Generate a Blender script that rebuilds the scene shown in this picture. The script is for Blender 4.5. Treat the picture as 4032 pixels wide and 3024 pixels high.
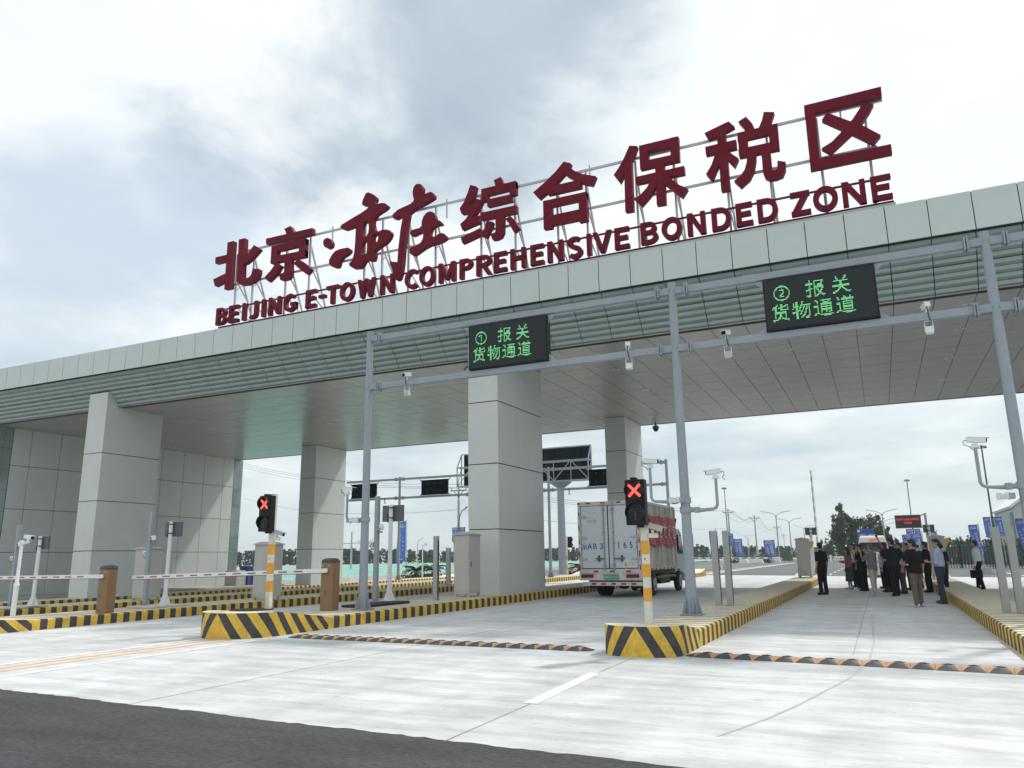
import bpy, bmesh, math, random
from mathutils import Vector, Matrix
from mathutils.geometry import tessellate_polygon
random.seed(7)
PI = math.pi
scene = bpy.context.scene
for _o in list(bpy.data.objects):
    bpy.data.objects.remove(_o)

# ------------------------------------------------------------------ camera
cam_d = bpy.data.cameras.new('camera')
cam = bpy.data.objects.new('camera', cam_d)
scene.collection.objects.link(cam)
cam_d.sensor_width = 36.0
cam_d.lens = 36.0 * 3001.89 / 4032.0
cam_d.clip_start = 0.1
cam_d.clip_end = 6000
_R = Vector((0.9038370705, 0.4276548752, -0.0137788844))
_D = Vector((-0.1065956954, 0.1938659116, -0.9752196501))
_F = Vector((-0.4143861818, 0.8829084415, 0.2208093664))
cam.matrix_world = Matrix(((_R.x, -_D.x, -_F.x, 0), (_R.y, -_D.y, -_F.y, 0), (_R.z, -_D.z, -_F.z, 1.52), (0, 0, 0, 1)))
scene.camera = cam

# ------------------------------------------------------------------ light
SUN = Vector((0.50, 1.0, 1.5)).normalized()
EL = math.asin(SUN.z)
AZ = math.atan2(SUN.x, SUN.y)
sun_d = bpy.data.lights.new('sun', 'SUN')
sun_d.energy = 2.4
sun_d.angle = math.radians(4.0)
sun_d.color = (1.0, 0.955, 0.89)
sun = bpy.data.objects.new('sun', sun_d)
scene.collection.objects.link(sun)
sun.rotation_euler = SUN.to_track_quat('Z', 'Y').to_euler()
scene.view_settings.view_transform = 'Standard'
scene.view_settings.look = 'None'
scene.view_settings.gamma = 1.0
scene.view_settings.exposure = 0.17
scene.cycles.max_bounces = 8
scene.cycles.diffuse_bounces = 4

world = bpy.data.worlds.new('World')
scene.world = world
world.use_nodes = True
wt = world.node_tree
wt.nodes.clear()


def wn(kind, **kw):
    n = wt.nodes.new(kind)
    for k, v in kw.items():
        setattr(n, k, v)
    return n


def wl(a, b):
    wt.links.new(a, b)


def wmath(op, a, b=None, c=None, clamp=False):
    n = wn('ShaderNodeMath', operation=op, use_clamp=clamp)
    for i, q in enumerate((a, b, c)):
        if q is None:
            continue
        if isinstance(q, (int, float)):
            n.inputs[i].default_value = q
        else:
            wl(q, n.inputs[i])
    return n.outputs[0]


w_tc = wn('ShaderNodeTexCoord')
w_norm = wn('ShaderNodeVectorMath', operation='NORMALIZE')
wl(w_tc.outputs['Generated'], w_norm.inputs[0])
w_dir = w_norm.outputs[0]
w_sep = wn('ShaderNodeSeparateXYZ')
wl(w_dir, w_sep.inputs[0])
w_z = wmath('MAXIMUM', w_sep.outputs[2], 0.0)
w_den = wmath('ADD', w_z, 0.22)
w_px = wmath('DIVIDE', w_sep.outputs[0], w_den)
w_py = wmath('DIVIDE', w_sep.outputs[1], w_den)
w_comb = wn('ShaderNodeCombineXYZ')
wl(w_px, w_comb.inputs[0])
wl(w_py, w_comb.inputs[1])


def wnoise(scale, detail, rough, off=(0, 0, 0), stretch=(1, 1, 1), dist=0.0):
    mp = wn('ShaderNodeMapping')
    mp.inputs['Location'].default_value = off
    mp.inputs['Scale'].default_value = stretch
    wl(w_comb.outputs[0], mp.inputs['Vector'])
    n = wn('ShaderNodeTexNoise')
    n.inputs['Scale'].default_value = scale
    n.inputs['Detail'].default_value = detail
    n.inputs['Roughness'].default_value = rough
    n.inputs['Distortion'].default_value = dist
    wl(mp.outputs[0], n.inputs['Vector'])
    return n.outputs['Fac']


def wblob(d, r_in, r_out, wob, amp):
    v = Vector(d).normalized()
    dt = wn('ShaderNodeVectorMath', operation='DISTANCE')
    wl(w_dir, dt.inputs[0])
    dt.inputs[1].default_value = v
    q = wmath('ADD', dt.outputs['Value'], wmath('MULTIPLY', wmath('SUBTRACT', wob, 0.5), amp))
    mr = wn('ShaderNodeMapRange', interpolation_type='SMOOTHSTEP')
    wl(q, mr.inputs['Value'])
    mr.inputs['From Min'].default_value = r_in
    mr.inputs['From Max'].default_value = r_out
    mr.inputs['To Min'].default_value = 1.0
    mr.inputs['To Max'].default_value = 0.0
    return mr.outputs[0]


w_big = wnoise(1.5, 7, 0.55, (3.1, 1.7, 0), dist=0.3)
w_mid = wnoise(3.2, 9, 0.6, (0.4, 5.2, 0), (1.0, 0.8, 1), dist=0.2)
w_fine = wnoise(6.5, 9, 0.6, (9.4, 2.2, 0))
w_wob = wmath('ADD', wmath('MULTIPLY', w_big, 0.65), wmath('MULTIPLY', w_mid, 0.35))


def wmix(fac, a, b):
    n = wn('ShaderNodeMix', data_type='RGBA')
    if isinstance(fac, (int, float)):
        n.inputs['Factor'].default_value = fac
    else:
        wl(fac, n.inputs['Factor'])
    for s, q in (('A', a), ('B', b)):
        i = [x for x in n.inputs if x.name == s and x.type == 'RGBA'][0]
        if isinstance(q, tuple):
            i.default_value = (*q, 1)
        else:
            wl(q, i)
    return [x for x in n.outputs if x.type == 'RGBA'][0]


def wramp(val, stops):
    r = wn('ShaderNodeValToRGB')
    wl(val, r.inputs[0])
    el = r.color_ramp.elements
    while len(el) < len(stops):
        el.new(0.5)
    for e, (p, c) in zip(el, stops):
        e.position = p
        e.color = (*c, 1)
    return r.outputs['Color']


w_col = wramp(wmath('ADD', wmath('MULTIPLY', w_mid, 0.6), wmath('MULTIPLY', w_fine, 0.4)),
              [(0.36, (0.64, 0.745, 0.80)), (0.46, (0.79, 0.875, 0.90)), (0.56, (0.95, 0.98, 0.985))])
# long grey cloud bank, bright breaks and bluish-grey patches at their places in the sky
w_bright = wmath('MAXIMUM', wblob((0.10, 0.84, 0.53), 0.25, 0.55, w_wob, 0.6),
                 wmath('MAXIMUM', wblob((-0.76, 0.44, 0.48), 0.05, 0.24, w_wob, 0.5), wblob((-0.62, 0.58, 0.53), 0.0, 0.16, w_wob, 0.5)))
w_col = wmix(wmath('MULTIPLY', w_bright, 0.85), w_col, (0.93, 0.97, 0.98))
w_grey = wmath('MAXIMUM', wblob((-0.78, 0.53, 0.335), 0.02, 0.17, w_wob, 0.5), wmath('MAXIMUM', wblob((-0.68, 0.62, 0.40), 0.02, 0.15, w_wob, 0.5), wblob((-0.84, 0.50, 0.20), 0.02, 0.14, w_wob, 0.3)))
w_col = wmix(wmath('MULTIPLY', w_grey, 0.85), w_col, (0.56, 0.665, 0.775))
w_d1 = wblob((-0.40, 0.71, 0.575), 0.06, 0.24, w_wob, 0.75)
w_d2 = wblob((-0.55, 0.67, 0.495), 0.02, 0.19, w_wob, 0.75)
w_d3 = wblob((-0.28, 0.71, 0.65), 0.04, 0.19, w_wob, 0.75)
w_dark = wmath('MAXIMUM', wmath('MAXIMUM', w_d1, w_d2), w_d3)
w_shade = wramp(w_mid, [(0.3, (0.40, 0.485, 0.565)), (0.7, (0.53, 0.615, 0.69))])
w_col = wmix(wmath('MULTIPLY', w_dark, 0.95), w_col, w_shade)
# low cloud deck towards the horizon, in flat broken banks
w_band = wn('ShaderNodeMapping')
w_band.inputs['Scale'].default_value = (2.2, 2.2, 9.0)
wl(w_dir, w_band.inputs['Vector'])
w_bn = wn('ShaderNodeTexNoise')
w_bn.inputs['Scale'].default_value = 2.2
w_bn.inputs['Detail'].default_value = 7
w_bn.inputs['Roughness'].default_value = 0.55
wl(w_band.outputs[0], w_bn.inputs['Vector'])
w_deck = wramp(w_bn.outputs['Fac'], [(0.32, (0.50, 0.60, 0.66)), (0.50, (0.66, 0.745, 0.775)), (0.66, (0.84, 0.895, 0.905))])
w_hor = wn('ShaderNodeMapRange', interpolation_type='SMOOTHSTEP')
wl(w_sep.outputs[2], w_hor.inputs['Value'])
w_hor.inputs['From Min'].default_value = 0.10
w_hor.inputs['From Max'].default_value = 0.34
w_hor.inputs['To Min'].default_value = 0.92
w_hor.inputs['To Max'].default_value = 0.0
w_col = wmix(w_hor.outputs[0], w_col, w_deck)
w_hz = wn('ShaderNodeMapRange', interpolation_type='SMOOTHSTEP')
wl(w_sep.outputs[2], w_hz.inputs['Value'])
w_hz.inputs['From Min'].default_value = 0.0
w_hz.inputs['From Max'].default_value = 0.10
w_hz.inputs['To Min'].default_value = 0.85
w_hz.inputs['To Max'].default_value = 0.0
w_col = wmix(w_hz.outputs[0], w_col, (0.68, 0.755, 0.775))
w_sky = wn('ShaderNodeTexSky', sky_type='NISHITA')
w_sky.sun_disc = False
w_sky.sun_elevation = EL
w_sky.sun_rotation = AZ
w_bg1 = wn('ShaderNodeBackground')
wl(w_sky.outputs[0], w_bg1.inputs[0])
w_bg1.inputs[1].default_value = 0.1
w_bg2 = wn('ShaderNodeBackground')
wl(w_col, w_bg2.inputs[0])
w_bg2.inputs[1].default_value = 1.0
w_ms = wn('ShaderNodeMixShader')
w_ms.inputs[0].default_value = 0.92
wl(w_bg1.outputs[0], w_ms.inputs[1])
wl(w_bg2.outputs[0], w_ms.inputs[2])
w_out = wn('ShaderNodeOutputWorld')
wl(w_ms.outputs[0], w_out.inputs[0])


# ------------------------------------------------------------------ helpers
def zg(x):
    """paving falls away gently west of the road's crown"""
    return -0.015 * min(max(0.0, -11.3 - x), 26.0)


class MB:
    def __init__(self):
        self.v, self.f, self.m = [], [], []

    def poly(self, pts, m=0):
        b = len(self.v)
        self.v += [tuple(p) for p in pts]
        self.f.append(tuple(range(b, b + len(pts))))
        self.m.append(m)

    def box(self, x0, x1, y0, y1, z0, z1, m=0):
        b = len(self.v)
        self.v += [(x0, y0, z0), (x1, y0, z0), (x1, y1, z0), (x0, y1, z0), (x0, y0, z1), (x1, y0, z1), (x1, y1, z1), (x0, y1, z1)]
        for q in ((0, 3, 2, 1), (4, 5, 6, 7), (0, 1, 5, 4), (1, 2, 6, 5), (2, 3, 7, 6), (3, 0, 4, 7)):
            self.f.append(tuple(b + i for i in q))
            self.m.append(m)

    def obox(self, c, s, rot=None, m=0):
        rot = rot or Matrix.Identity(3)
        b = len(self.v)
        n = MB()
        n.box(-s[0] / 2, s[0] / 2, -s[1] / 2, s[1] / 2, -s[2] / 2, s[2] / 2)
        self.v += [tuple(rot @ Vector(p) + Vector(c)) for p in n.v]
        self.f += [tuple(b + i for i in q) for q in n.f]
        self.m += [m] * 6

    def bar(self, a, b, w, h=None, m=0):
        """rectangular bar from a to b"""
        h = h or w
        a, b = Vector(a), Vector(b)
        d = b - a
        up = Vector((0, 0, 1)) if abs(d.normalized().z) < 0.98 else Vector((0, 1, 0))
        x = d.cross(up).normalized()
        z = x.cross(d).normalized()
        rot = Matrix((x, d.normalized(), z)).transposed()
        self.obox((a + b) / 2, (w, d.length, h), rot, m)

    def tube(self, path, r, n=10, m=0, cap=True, ell=None):
        path = [Vector(p) for p in path]
        k = len(path)
        rs = r if isinstance(r, (list, tuple)) else [r] * k
        b = len(self.v)
        t0 = (path[1] - path[0]).normalized()
        u = t0.cross(Vector((0, 0, 1)) if abs(t0.z) < 0.95 else Vector((0, 1, 0))).normalized()
        for i, p in enumerate(path):
            if i == 0:
                t = path[1] - path[0]
            elif i == k - 1:
                t = path[-1] - path[-2]
            else:
                t = (path[i + 1] - p).normalized() + (p - path[i - 1]).normalized()
            t.normalize()
            u = (u - t * u.dot(t)).normalized()
            w = t.cross(u)
            e = ell[i] if ell else 1.0
            for j in range(n):
                a = 2 * PI * j / n
                self.v.append(tuple(p + u * (rs[i] * math.cos(a)) + w * (rs[i] * e * math.sin(a))))
        for i in range(k - 1):
            for j in range(n):
                self.f.append((b + i * n + j, b + i * n + (j + 1) % n, b + (i + 1) * n + (j + 1) % n, b + (i + 1) * n + j))
                self.m.append(m)
        if cap:
            self.f.append(tuple(b + j for j in reversed(range(n))))
            self.f.append(tuple(b + (k - 1) * n + j for j in range(n)))
            self.m += [m, m]

    def rings(self, data, n=14, m=0):
        """vertical stack of ellipses: (cx, cy, z, rx, ry)"""
        b = len(self.v)
        for cx, cy, z, rx, ry in data:
            for j in range(n):
                a = 2 * PI * j / n
                self.v.append((cx + rx * math.cos(a), cy + ry * math.sin(a), z))
        k = len(data)
        for i in range(k - 1):
            for j in range(n):
                self.f.append((b + i * n + j, b + i * n + (j + 1) % n, b + (i + 1) * n + (j + 1) % n, b + (i + 1) * n + j))
                self.m.append(m)
        self.f.append(tuple(b + j for j in reversed(range(n))))
        self.f.append(tuple(b + (k - 1) * n + j for j in range(n)))
        self.m += [m, m]

    def ball(self, c, r, n=12, k=8, m=0, rot=None):
        r = r if isinstance(r, (list, tuple)) else (r, r, r)
        rot = rot or Matrix.Identity(3)
        b = len(self.v)
        C = Vector(c)
        for i in range(1, k):
            th = PI * i / k
            for j in range(n):
                a = 2 * PI * j / n
                self.v.append(tuple(C + rot @ Vector((r[0] * math.sin(th) * math.cos(a), r[1] * math.sin(th) * math.sin(a), -r[2] * math.cos(th)))))
        lo = len(self.v)
        self.v.append(tuple(C + rot @ Vector((0, 0, -r[2]))))
        self.v.append(tuple(C + rot @ Vector((0, 0, r[2]))))
        for i in range(k - 2):
            for j in range(n):
                self.f.append((b + i * n + j, b + i * n + (j + 1) % n, b + (i + 1) * n + (j + 1) % n, b + (i + 1) * n + j))
                self.m.append(m)
        for j in range(n):
            self.f.append((lo, b + (j + 1) % n, b + j))
            self.f.append((lo + 1, b + (k - 2) * n + j, b + (k - 2) * n + (j + 1) % n))
            self.m += [m, m]

    def prism(self, pts, vec, m=0, holes=()):
        """extrude a (possibly concave, possibly pierced) outline along vec"""
        vec = Vector(vec)
        loops = [[Vector(p) for p in pts]] + [[Vector(p) for p in h] for h in holes]
        allp = [p for l in loops for p in l]
        b = len(self.v)
        n = len(allp)
        self.v += [tuple(p) for p in allp] + [tuple(p + vec) for p in allp]
        if holes:
            for t in tessellate_polygon(loops):
                self.f.append(tuple(b + i for i in t))
                self.f.append(tuple(b + n + i for i in reversed(t)))
                self.m += [m, m]
        else:
            self.f.append(tuple(b + i for i in range(n)))
            self.f.append(tuple(b + n + i for i in reversed(range(n))))
            self.m += [m, m]
        o = b
        for l in loops:
            k = len(l)
            for i in range(k):
                j = (i + 1) % k
                self.f.append((o + i, o + j, o + n + j, o + n + i))
                self.m.append(m)
            o += k

    def xform(self, M):
        self.v = [tuple(M @ Vector(p)) for p in self.v]
        return self

    def build(self, name, mats, parent=None, smooth=False, bevel=0.0, local=False, fix=True, ang=0.7):
        me = bpy.data.meshes.new(name)
        off = Vector((0, 0, 0))
        if parent is not None and not local:
            p = parent
            while p is not None:
                off += p.location
                p = p.parent
        me.from_pydata([(x - off.x, y - off.y, z - off.z) for x, y, z in self.v], [], self.f)
        mats = mats if isinstance(mats, (list, tuple)) else [mats]
        for q in mats:
            me.materials.append(q)
        me.polygons.foreach_set('material_index', self.m)
        if fix:
            bm = bmesh.new()
            bm.from_mesh(me)
            bmesh.ops.recalc_face_normals(bm, faces=bm.faces)
            bm.to_mesh(me)
            bm.free()
        if smooth:
            me.polygons.foreach_set('use_smooth', [True] * len(me.polygons))
            me.set_sharp_from_angle(angle=ang)
        me.update()
        o = bpy.data.objects.new(name, me)
        scene.collection.objects.link(o)
        if parent is not None:
            o.parent = parent
        if bevel:
            bv = o.modifiers.new('bevel', 'BEVEL')
            bv.width = bevel
            bv.segments = 2
            bv.limit_method = 'ANGLE'
        return o


def tag(o, label=None, cat=None, group=None, kind=None):
    if label:
        o['label'] = label
    if cat:
        o['category'] = cat
    if group:
        o['group'] = group
    if kind:
        o['kind'] = kind
    return o


def thing(name, label, cat, loc=(0, 0, 0), rotz=0.0, group=None):
    o = bpy.data.objects.new(name, None)
    o.empty_display_size = 0.2
    scene.collection.objects.link(o)
    o.location = loc
    o.rotation_euler = (0, 0, rotz)
    return tag(o, label, cat, group)


def dup(root, loc, rotz=None, label=None, group=None, scale=None):
    def cp(o, par):
        c = o.copy()
        scene.collection.objects.link(c)
        c.parent = par
        for ch in list(o.children):
            cp(ch, c)
        return c
    r = cp(root, None)
    r.location = loc
    if rotz is not None:
        r.rotation_euler = (0, 0, rotz)
    if scale:
        r.scale = (scale,) * 3
    if label:
        r['label'] = label
    if group:
        r['group'] = group
    return r


def rotz3(a):
    return Matrix.Rotation(a, 3, 'Z')


def mat(name, col, rough=0.5, metal=0.0, var=0.0, vscale=2.0, bump=0.0, bscale=40.0, spec=0.5, emit=None, es=0.0, stretch=(1, 1, 1), var2=0.0, v2scale=12.0, world_co=False):
    m = bpy.data.materials.new(name)
    m.use_nodes = True
    t = m.node_tree
    p = t.nodes['Principled BSDF']
    p.inputs['Base Color'].default_value = (*col, 1)
    p.inputs['Roughness'].default_value = rough
    p.inputs['Metallic'].default_value = metal
    p.inputs['Specular IOR Level'].default_value = spec
    if emit:
        p.inputs['Emission Color'].default_value = (*emit, 1)
        p.inputs['Emission Strength'].default_value = es
    if var or bump or var2:
        if world_co:
            tc = t.nodes.new('ShaderNodeNewGeometry')
            src = tc.outputs['Position']
        else:
            tc = t.nodes.new('ShaderNodeTexCoord')
            src = tc.outputs['Object']
        mp = t.nodes.new('ShaderNodeMapping')
        mp.inputs['Scale'].default_value = stretch
        t.links.new(src, mp.inputs['Vector'])

        def noise(s, det=6.0):
            n = t.nodes.new('ShaderNodeTexNoise')
            n.inputs['Scale'].default_value = s
            n.inputs['Detail'].default_value = det
            n.inputs['Roughness'].default_value = 0.6
            t.links.new(mp.outputs[0], n.inputs['Vector'])
            return n.outputs['Fac']
        cur = None
        for amt, s in ((var, vscale), (var2, v2scale)):
            if not amt:
                continue
            mr = t.nodes.new('ShaderNodeMapRange')
            t.links.new(noise(s), mr.inputs['Value'])
            mr.inputs['From Min'].default_value = 0.28
            mr.inputs['From Max'].default_value = 0.72
            mr.inputs['To Min'].default_value = 1 - amt
            mr.inputs['To Max'].default_value = 1 + amt
            if cur is None:
                cur = mr.outputs[0]
            else:
                mm = t.nodes.new('ShaderNodeMath')
                mm.operation = 'MULTIPLY'
                t.links.new(cur, mm.inputs[0])
                t.links.new(mr.outputs[0], mm.inputs[1])
                cur = mm.outputs[0]
        if cur is not None:
            vm = t.nodes.new('ShaderNodeVectorMath')
            vm.operation = 'SCALE'
            vm.inputs[0].default_value = col
            t.links.new(cur, vm.inputs['Scale'])
            t.links.new(vm.outputs[0], p.inputs['Base Color'])
        if bump:
            b = t.nodes.new('ShaderNodeBump')
            b.inputs['Strength'].default_value = bump
            b.inputs['Distance'].default_value = 0.02
            t.links.new(noise(bscale, 4.0), b.inputs['Height'])
            t.links.new(b.outputs[0], p.inputs['Normal'])
    return m


_tcache = {}


def glyph(body):
    """flat outline of a text in the built-in face: (triangulated verts, polygons)"""
    if body not in _tcache:
        cu = bpy.data.curves.new('text', 'FONT')
        cu.body = body
        ob = bpy.data.objects.new('text', cu)
        scene.collection.objects.link(ob)
        dg = bpy.context.evaluated_depsgraph_get()
        dg.update()
        me = ob.evaluated_get(dg).to_mesh()
        _tcache[body] = ([tuple(v.co) for v in me.vertices], [tuple(p.vertices) for p in me.polygons])
        ob.evaluated_get(dg).to_mesh_clear()
        bpy.data.objects.remove(ob)
        bpy.data.curves.remove(cu)
    return _tcache[body]


def text3d(body, offset=0.0, extrude=0.0):
    cu = bpy.data.curves.new('text', 'FONT')
    cu.body = body
    cu.offset = offset
    cu.extrude = extrude
    ob = bpy.data.objects.new('text', cu)
    scene.collection.objects.link(ob)
    dg = bpy.context.evaluated_depsgraph_get()
    dg.update()
    me = ob.evaluated_get(dg).to_mesh()
    r = ([Vector(v.co) for v in me.vertices], [tuple(p.vertices) for p in me.polygons])
    ob.evaluated_get(dg).to_mesh_clear()
    bpy.data.objects.remove(ob)
    bpy.data.curves.remove(cu)
    return r


def letter_row(mb, chars, org, ux, uy, size, pitch, m=0, squeeze=1.0, bold=0.0):
    """lay flat characters on a face: origin, axis along text, axis up"""
    org, ux, uy = Vector(org), Vector(ux).normalized(), Vector(uy).normalized()
    nrm = ux.cross(uy)
    for i, ch in enumerate(chars):
        if ch == ' ':
            continue
        vs, fs = text3d(ch, bold) if bold else glyph(ch)
        xs = [v[0] for v in vs]
        c = (min(xs) + max(xs)) / 2
        b = len(mb.v)
        o = org + ux * (pitch * i)
        mb.v += [tuple(o + ux * ((v[0] - c) * size * squeeze) + uy * (v[1] * size)) for v in vs]
        mb.f += [tuple(b + k for k in f) for f in fs]
        mb.m += [m] * len(fs)


def raster(ch, n=16):
    """n x n dot pattern of one character"""
    vs, fs = glyph(ch)
    x0, x1, y0, y1 = (0.02, 0.98, -0.09, 0.85)
    grid = []
    tris = []
    for f in fs:
        for k in range(1, len(f) - 1):
            tris.append((vs[f[0]], vs[f[k]], vs[f[k + 1]]))
    for r in range(n):
        row = []
        for c in range(n):
            hit = False
            for sx in (0.5,):
                for sy in (0.35, 0.65):
                    px = x0 + (x1 - x0) * (c + sx) / n
                    py = y1 - (y1 - y0) * (r + sy) / n
                    for a, b, d in tris:
                        e1 = (b[0] - a[0]) * (py - a[1]) - (b[1] - a[1]) * (px - a[0])
                        e2 = (d[0] - b[0]) * (py - b[1]) - (d[1] - b[1]) * (px - b[0])
                        e3 = (a[0] - d[0]) * (py - d[1]) - (a[1] - d[1]) * (px - d[0])
                        if (e1 >= 0 and e2 >= 0 and e3 >= 0) or (e1 <= 0 and e2 <= 0 and e3 <= 0):
                            hit = True
                            break
                    if hit:
                        break
                if hit:
                    break
            row.append(hit)
        grid.append(row)
    return grid
# ------------------------------------------------------------------ materials
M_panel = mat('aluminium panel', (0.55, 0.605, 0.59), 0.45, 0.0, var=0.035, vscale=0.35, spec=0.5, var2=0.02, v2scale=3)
M_clad = mat('warm grey cladding', (0.585, 0.61, 0.59), 0.5, var=0.04, vscale=0.5, spec=0.4, var2=0.02, v2scale=3)
M_step = mat('grey green sheet', (0.30, 0.365, 0.355), 0.42, 0.0, var=0.04, vscale=0.6)
M_gap = mat('dark joint', (0.03, 0.033, 0.033), 0.9)
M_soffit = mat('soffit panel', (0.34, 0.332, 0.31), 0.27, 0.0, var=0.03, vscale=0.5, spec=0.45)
M_glass = mat('grey green glass', (0.20, 0.27, 0.26), 0.08, 0.0, spec=0.8)
M_glassd = mat('dark tinted glass', (0.02, 0.03, 0.032), 0.06, 0.0, spec=0.7)
M_plinth = mat('plinth stone', (0.38, 0.37, 0.345), 0.85, var=0.12, vscale=4)
M_roof = mat('roof membrane', (0.30, 0.31, 0.31), 0.9, var=0.1)
M_steel = mat('galvanised grey paint', (0.30, 0.335, 0.375), 0.48, 0.15, var=0.05, vscale=3, var2=0.05, v2scale=25)
M_white = mat('white paint', (0.74, 0.76, 0.78), 0.4, var=0.04, vscale=5)
M_cream = mat('cream paint', (0.66, 0.64, 0.57), 0.55, var=0.06, vscale=6, var2=0.05, v2scale=30)
M_black = mat('black plastic', (0.012, 0.0125, 0.014), 0.5, spec=0.22)
M_rubber = mat('black rubber', (0.03, 0.03, 0.032), 0.8, var=0.25, vscale=8)
M_inox = mat('brushed stainless', (0.42, 0.415, 0.40), 0.33, 0.85, var=0.06, vscale=6, stretch=(1, 1, 0.1))
M_red = mat('red lacquered metal', (0.150, 0.0055, 0.0185), 0.5, 0.0, var=0.09, vscale=1.2, spec=0.10, var2=0.04, v2scale=8)
M_yel = mat('kerb yellow paint', (0.68, 0.425, 0.05), 0.66, var=0.2, vscale=3.5, var2=0.2, v2scale=19, bump=0.3, bscale=25)
M_blk = mat('kerb black paint', (0.048, 0.048, 0.049), 0.7, var=0.4, vscale=3.5, var2=0.35, v2scale=22)
M_wyel = mat('worn yellow stripe', (0.70, 0.645, 0.50), 0.75, var=0.12, vscale=5, var2=0.12, v2scale=26)
M_wblk = mat('worn black stripe', (0.32, 0.285, 0.22), 0.8, var=0.25, vscale=5, var2=0.2, v2scale=26)
M_wcon = mat('worn kerb top', (0.56, 0.53, 0.46), 0.8, var=0.12, vscale=4)
M_orange = mat('orange yellow paint', (0.72, 0.33, 0.03), 0.5, var=0.07, vscale=9)
M_brown = mat('brown metallic paint', (0.26, 0.145, 0.07), 0.4, 0.2, var=0.04, vscale=5)
M_cab = mat('warm grey cabinet', (0.47, 0.455, 0.42), 0.5, var=0.03, vscale=2)
M_hood = mat('yellow plastic', (0.72, 0.43, 0.02), 0.4)
M_sred = mat('red reflective tape', (0.42, 0.03, 0.045), 0.4, var=0.08, vscale=20)
M_lens = mat('dark lens', (0.008, 0.008, 0.009), 0.15, spec=0.3)
M_xred = mat('lit red cross', (0.6, 0.05, 0.04), 0.4, emit=(1.0, 0.06, 0.05), es=3.0)
M_gled = mat('lit green diodes', (0.2, 0.6, 0.25), 0.4, emit=(0.25, 1.0, 0.38), es=0.85)
M_rled = mat('lit red diodes', (0.6, 0.05, 0.05), 0.4, emit=(1.0, 0.05, 0.04), es=0.9)
M_screen = mat('matt led screen', (0.022, 0.026, 0.03), 0.6, spec=0.3)
M_dscreen = mat('back of led cabinet', (0.006, 0.010, 0.013), 0.8, spec=0.04)
M_wrap = mat('plastic wrapping', (0.70, 0.72, 0.74), 0.25, var=0.1, vscale=30, bump=0.6, bscale=30)
M_blue = mat('banner blue', (0.085, 0.165, 0.52), 0.6, var=0.12, vscale=1.5)
M_ink = mat('white ink', (0.78, 0.80, 0.84), 0.6)
M_paint = mat('white road paint', (0.80, 0.81, 0.81), 0.6, var=0.07, vscale=6, var2=0.1, v2scale=30)
M_opaint = mat('faded orange road paint', (0.80, 0.50, 0.29), 0.65, var=0.10, vscale=4, var2=0.1, v2scale=24)
M_ypaint = mat('yellow road paint', (0.62, 0.47, 0.25), 0.65, var=0.08, vscale=6)


def concrete_mat():
    m = bpy.data.materials.new('broomed concrete')
    m.use_nodes = True
    t = m.node_tree
    p = t.nodes['Principled BSDF']
    p.inputs['Roughness'].default_value = 0.8
    p.inputs['Specular IOR Level'].default_value = 0.35
    geo = t.nodes.new('ShaderNodeNewGeometry')

    def noise(scale, stretch, detail=7, rough=0.6, off=(0, 0, 0)):
        mp = t.nodes.new('ShaderNodeMapping')
        mp.inputs['Scale'].default_value = stretch
        mp.inputs['Location'].default_value = off
        t.links.new(geo.outputs['Position'], mp.inputs['Vector'])
        n = t.nodes.new('ShaderNodeTexNoise')
        n.inputs['Scale'].default_value = scale
        n.inputs['Detail'].default_value = detail
        n.inputs['Roughness'].default_value = rough
        t.links.new(mp.outputs[0], n.inputs['Vector'])
        return n.outputs['Fac']

    def rng(v, a, b, c, d):
        mr = t.nodes.new('ShaderNodeMapRange')
        t.links.new(v, mr.inputs['Value'])
        for k, q in zip(('From Min', 'From Max', 'To Min', 'To Max'), (a, b, c, d)):
            mr.inputs[k].default_value = q
        return mr.outputs[0]

    def mul(a, b):
        n = t.nodes.new('ShaderNodeMath')
        n.operation = 'MULTIPLY'
        t.links.new(a, n.inputs[0])
        t.links.new(b, n.inputs[1])
        return n.outputs[0]
    streak = rng(noise(1.0, (0.45, 3.2, 1)), 0.3, 0.7, 0.78, 1.15)
    fine = rng(noise(1.0, (2.2, 22.0, 1), 5), 0.3, 0.7, 0.91, 1.08)
    patch = rng(noise(0.22, (1, 1, 1), 4), 0.3, 0.7, 0.93, 1.06)
    cloud = rng(noise(1.6, (1, 1, 1), 8, 0.65, (4, 9, 0)), 0.32, 0.62, 0.86, 1.06)
    track = rng(noise(1.0, (1.15, 0.035, 1), 4, 0.5, (2, 0, 0)), 0.42, 0.66, 1.02, 0.90)
    grain = rng(noise(55, (1, 1, 1), 3), 0.3, 0.7, 0.96, 1.04)
    spots = rng(noise(7.0, (1, 1.5, 1), 3, 0.5, (7, 1, 0)), 0.655, 0.74, 1.0, 0.74)
    val = mul(mul(mul(streak, fine), mul(patch, cloud)), mul(mul(track, grain), spots))
    vm = t.nodes.new('ShaderNodeVectorMath')
    vm.operation = 'SCALE'
    vm.inputs[0].default_value = (0.60, 0.615, 0.62)
    t.links.new(val, vm.inputs['Scale'])
    t.links.new(vm.outputs[0], p.inputs['Base Color'])
    b = t.nodes.new('ShaderNodeBump')
    b.inputs['Strength'].default_value = 0.25
    b.inputs['Distance'].default_value = 0.01
    t.links.new(noise(1.0, (6, 70, 1), 3), b.inputs['Height'])
    t.links.new(b.outputs[0], p.inputs['Normal'])
    return m


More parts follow.
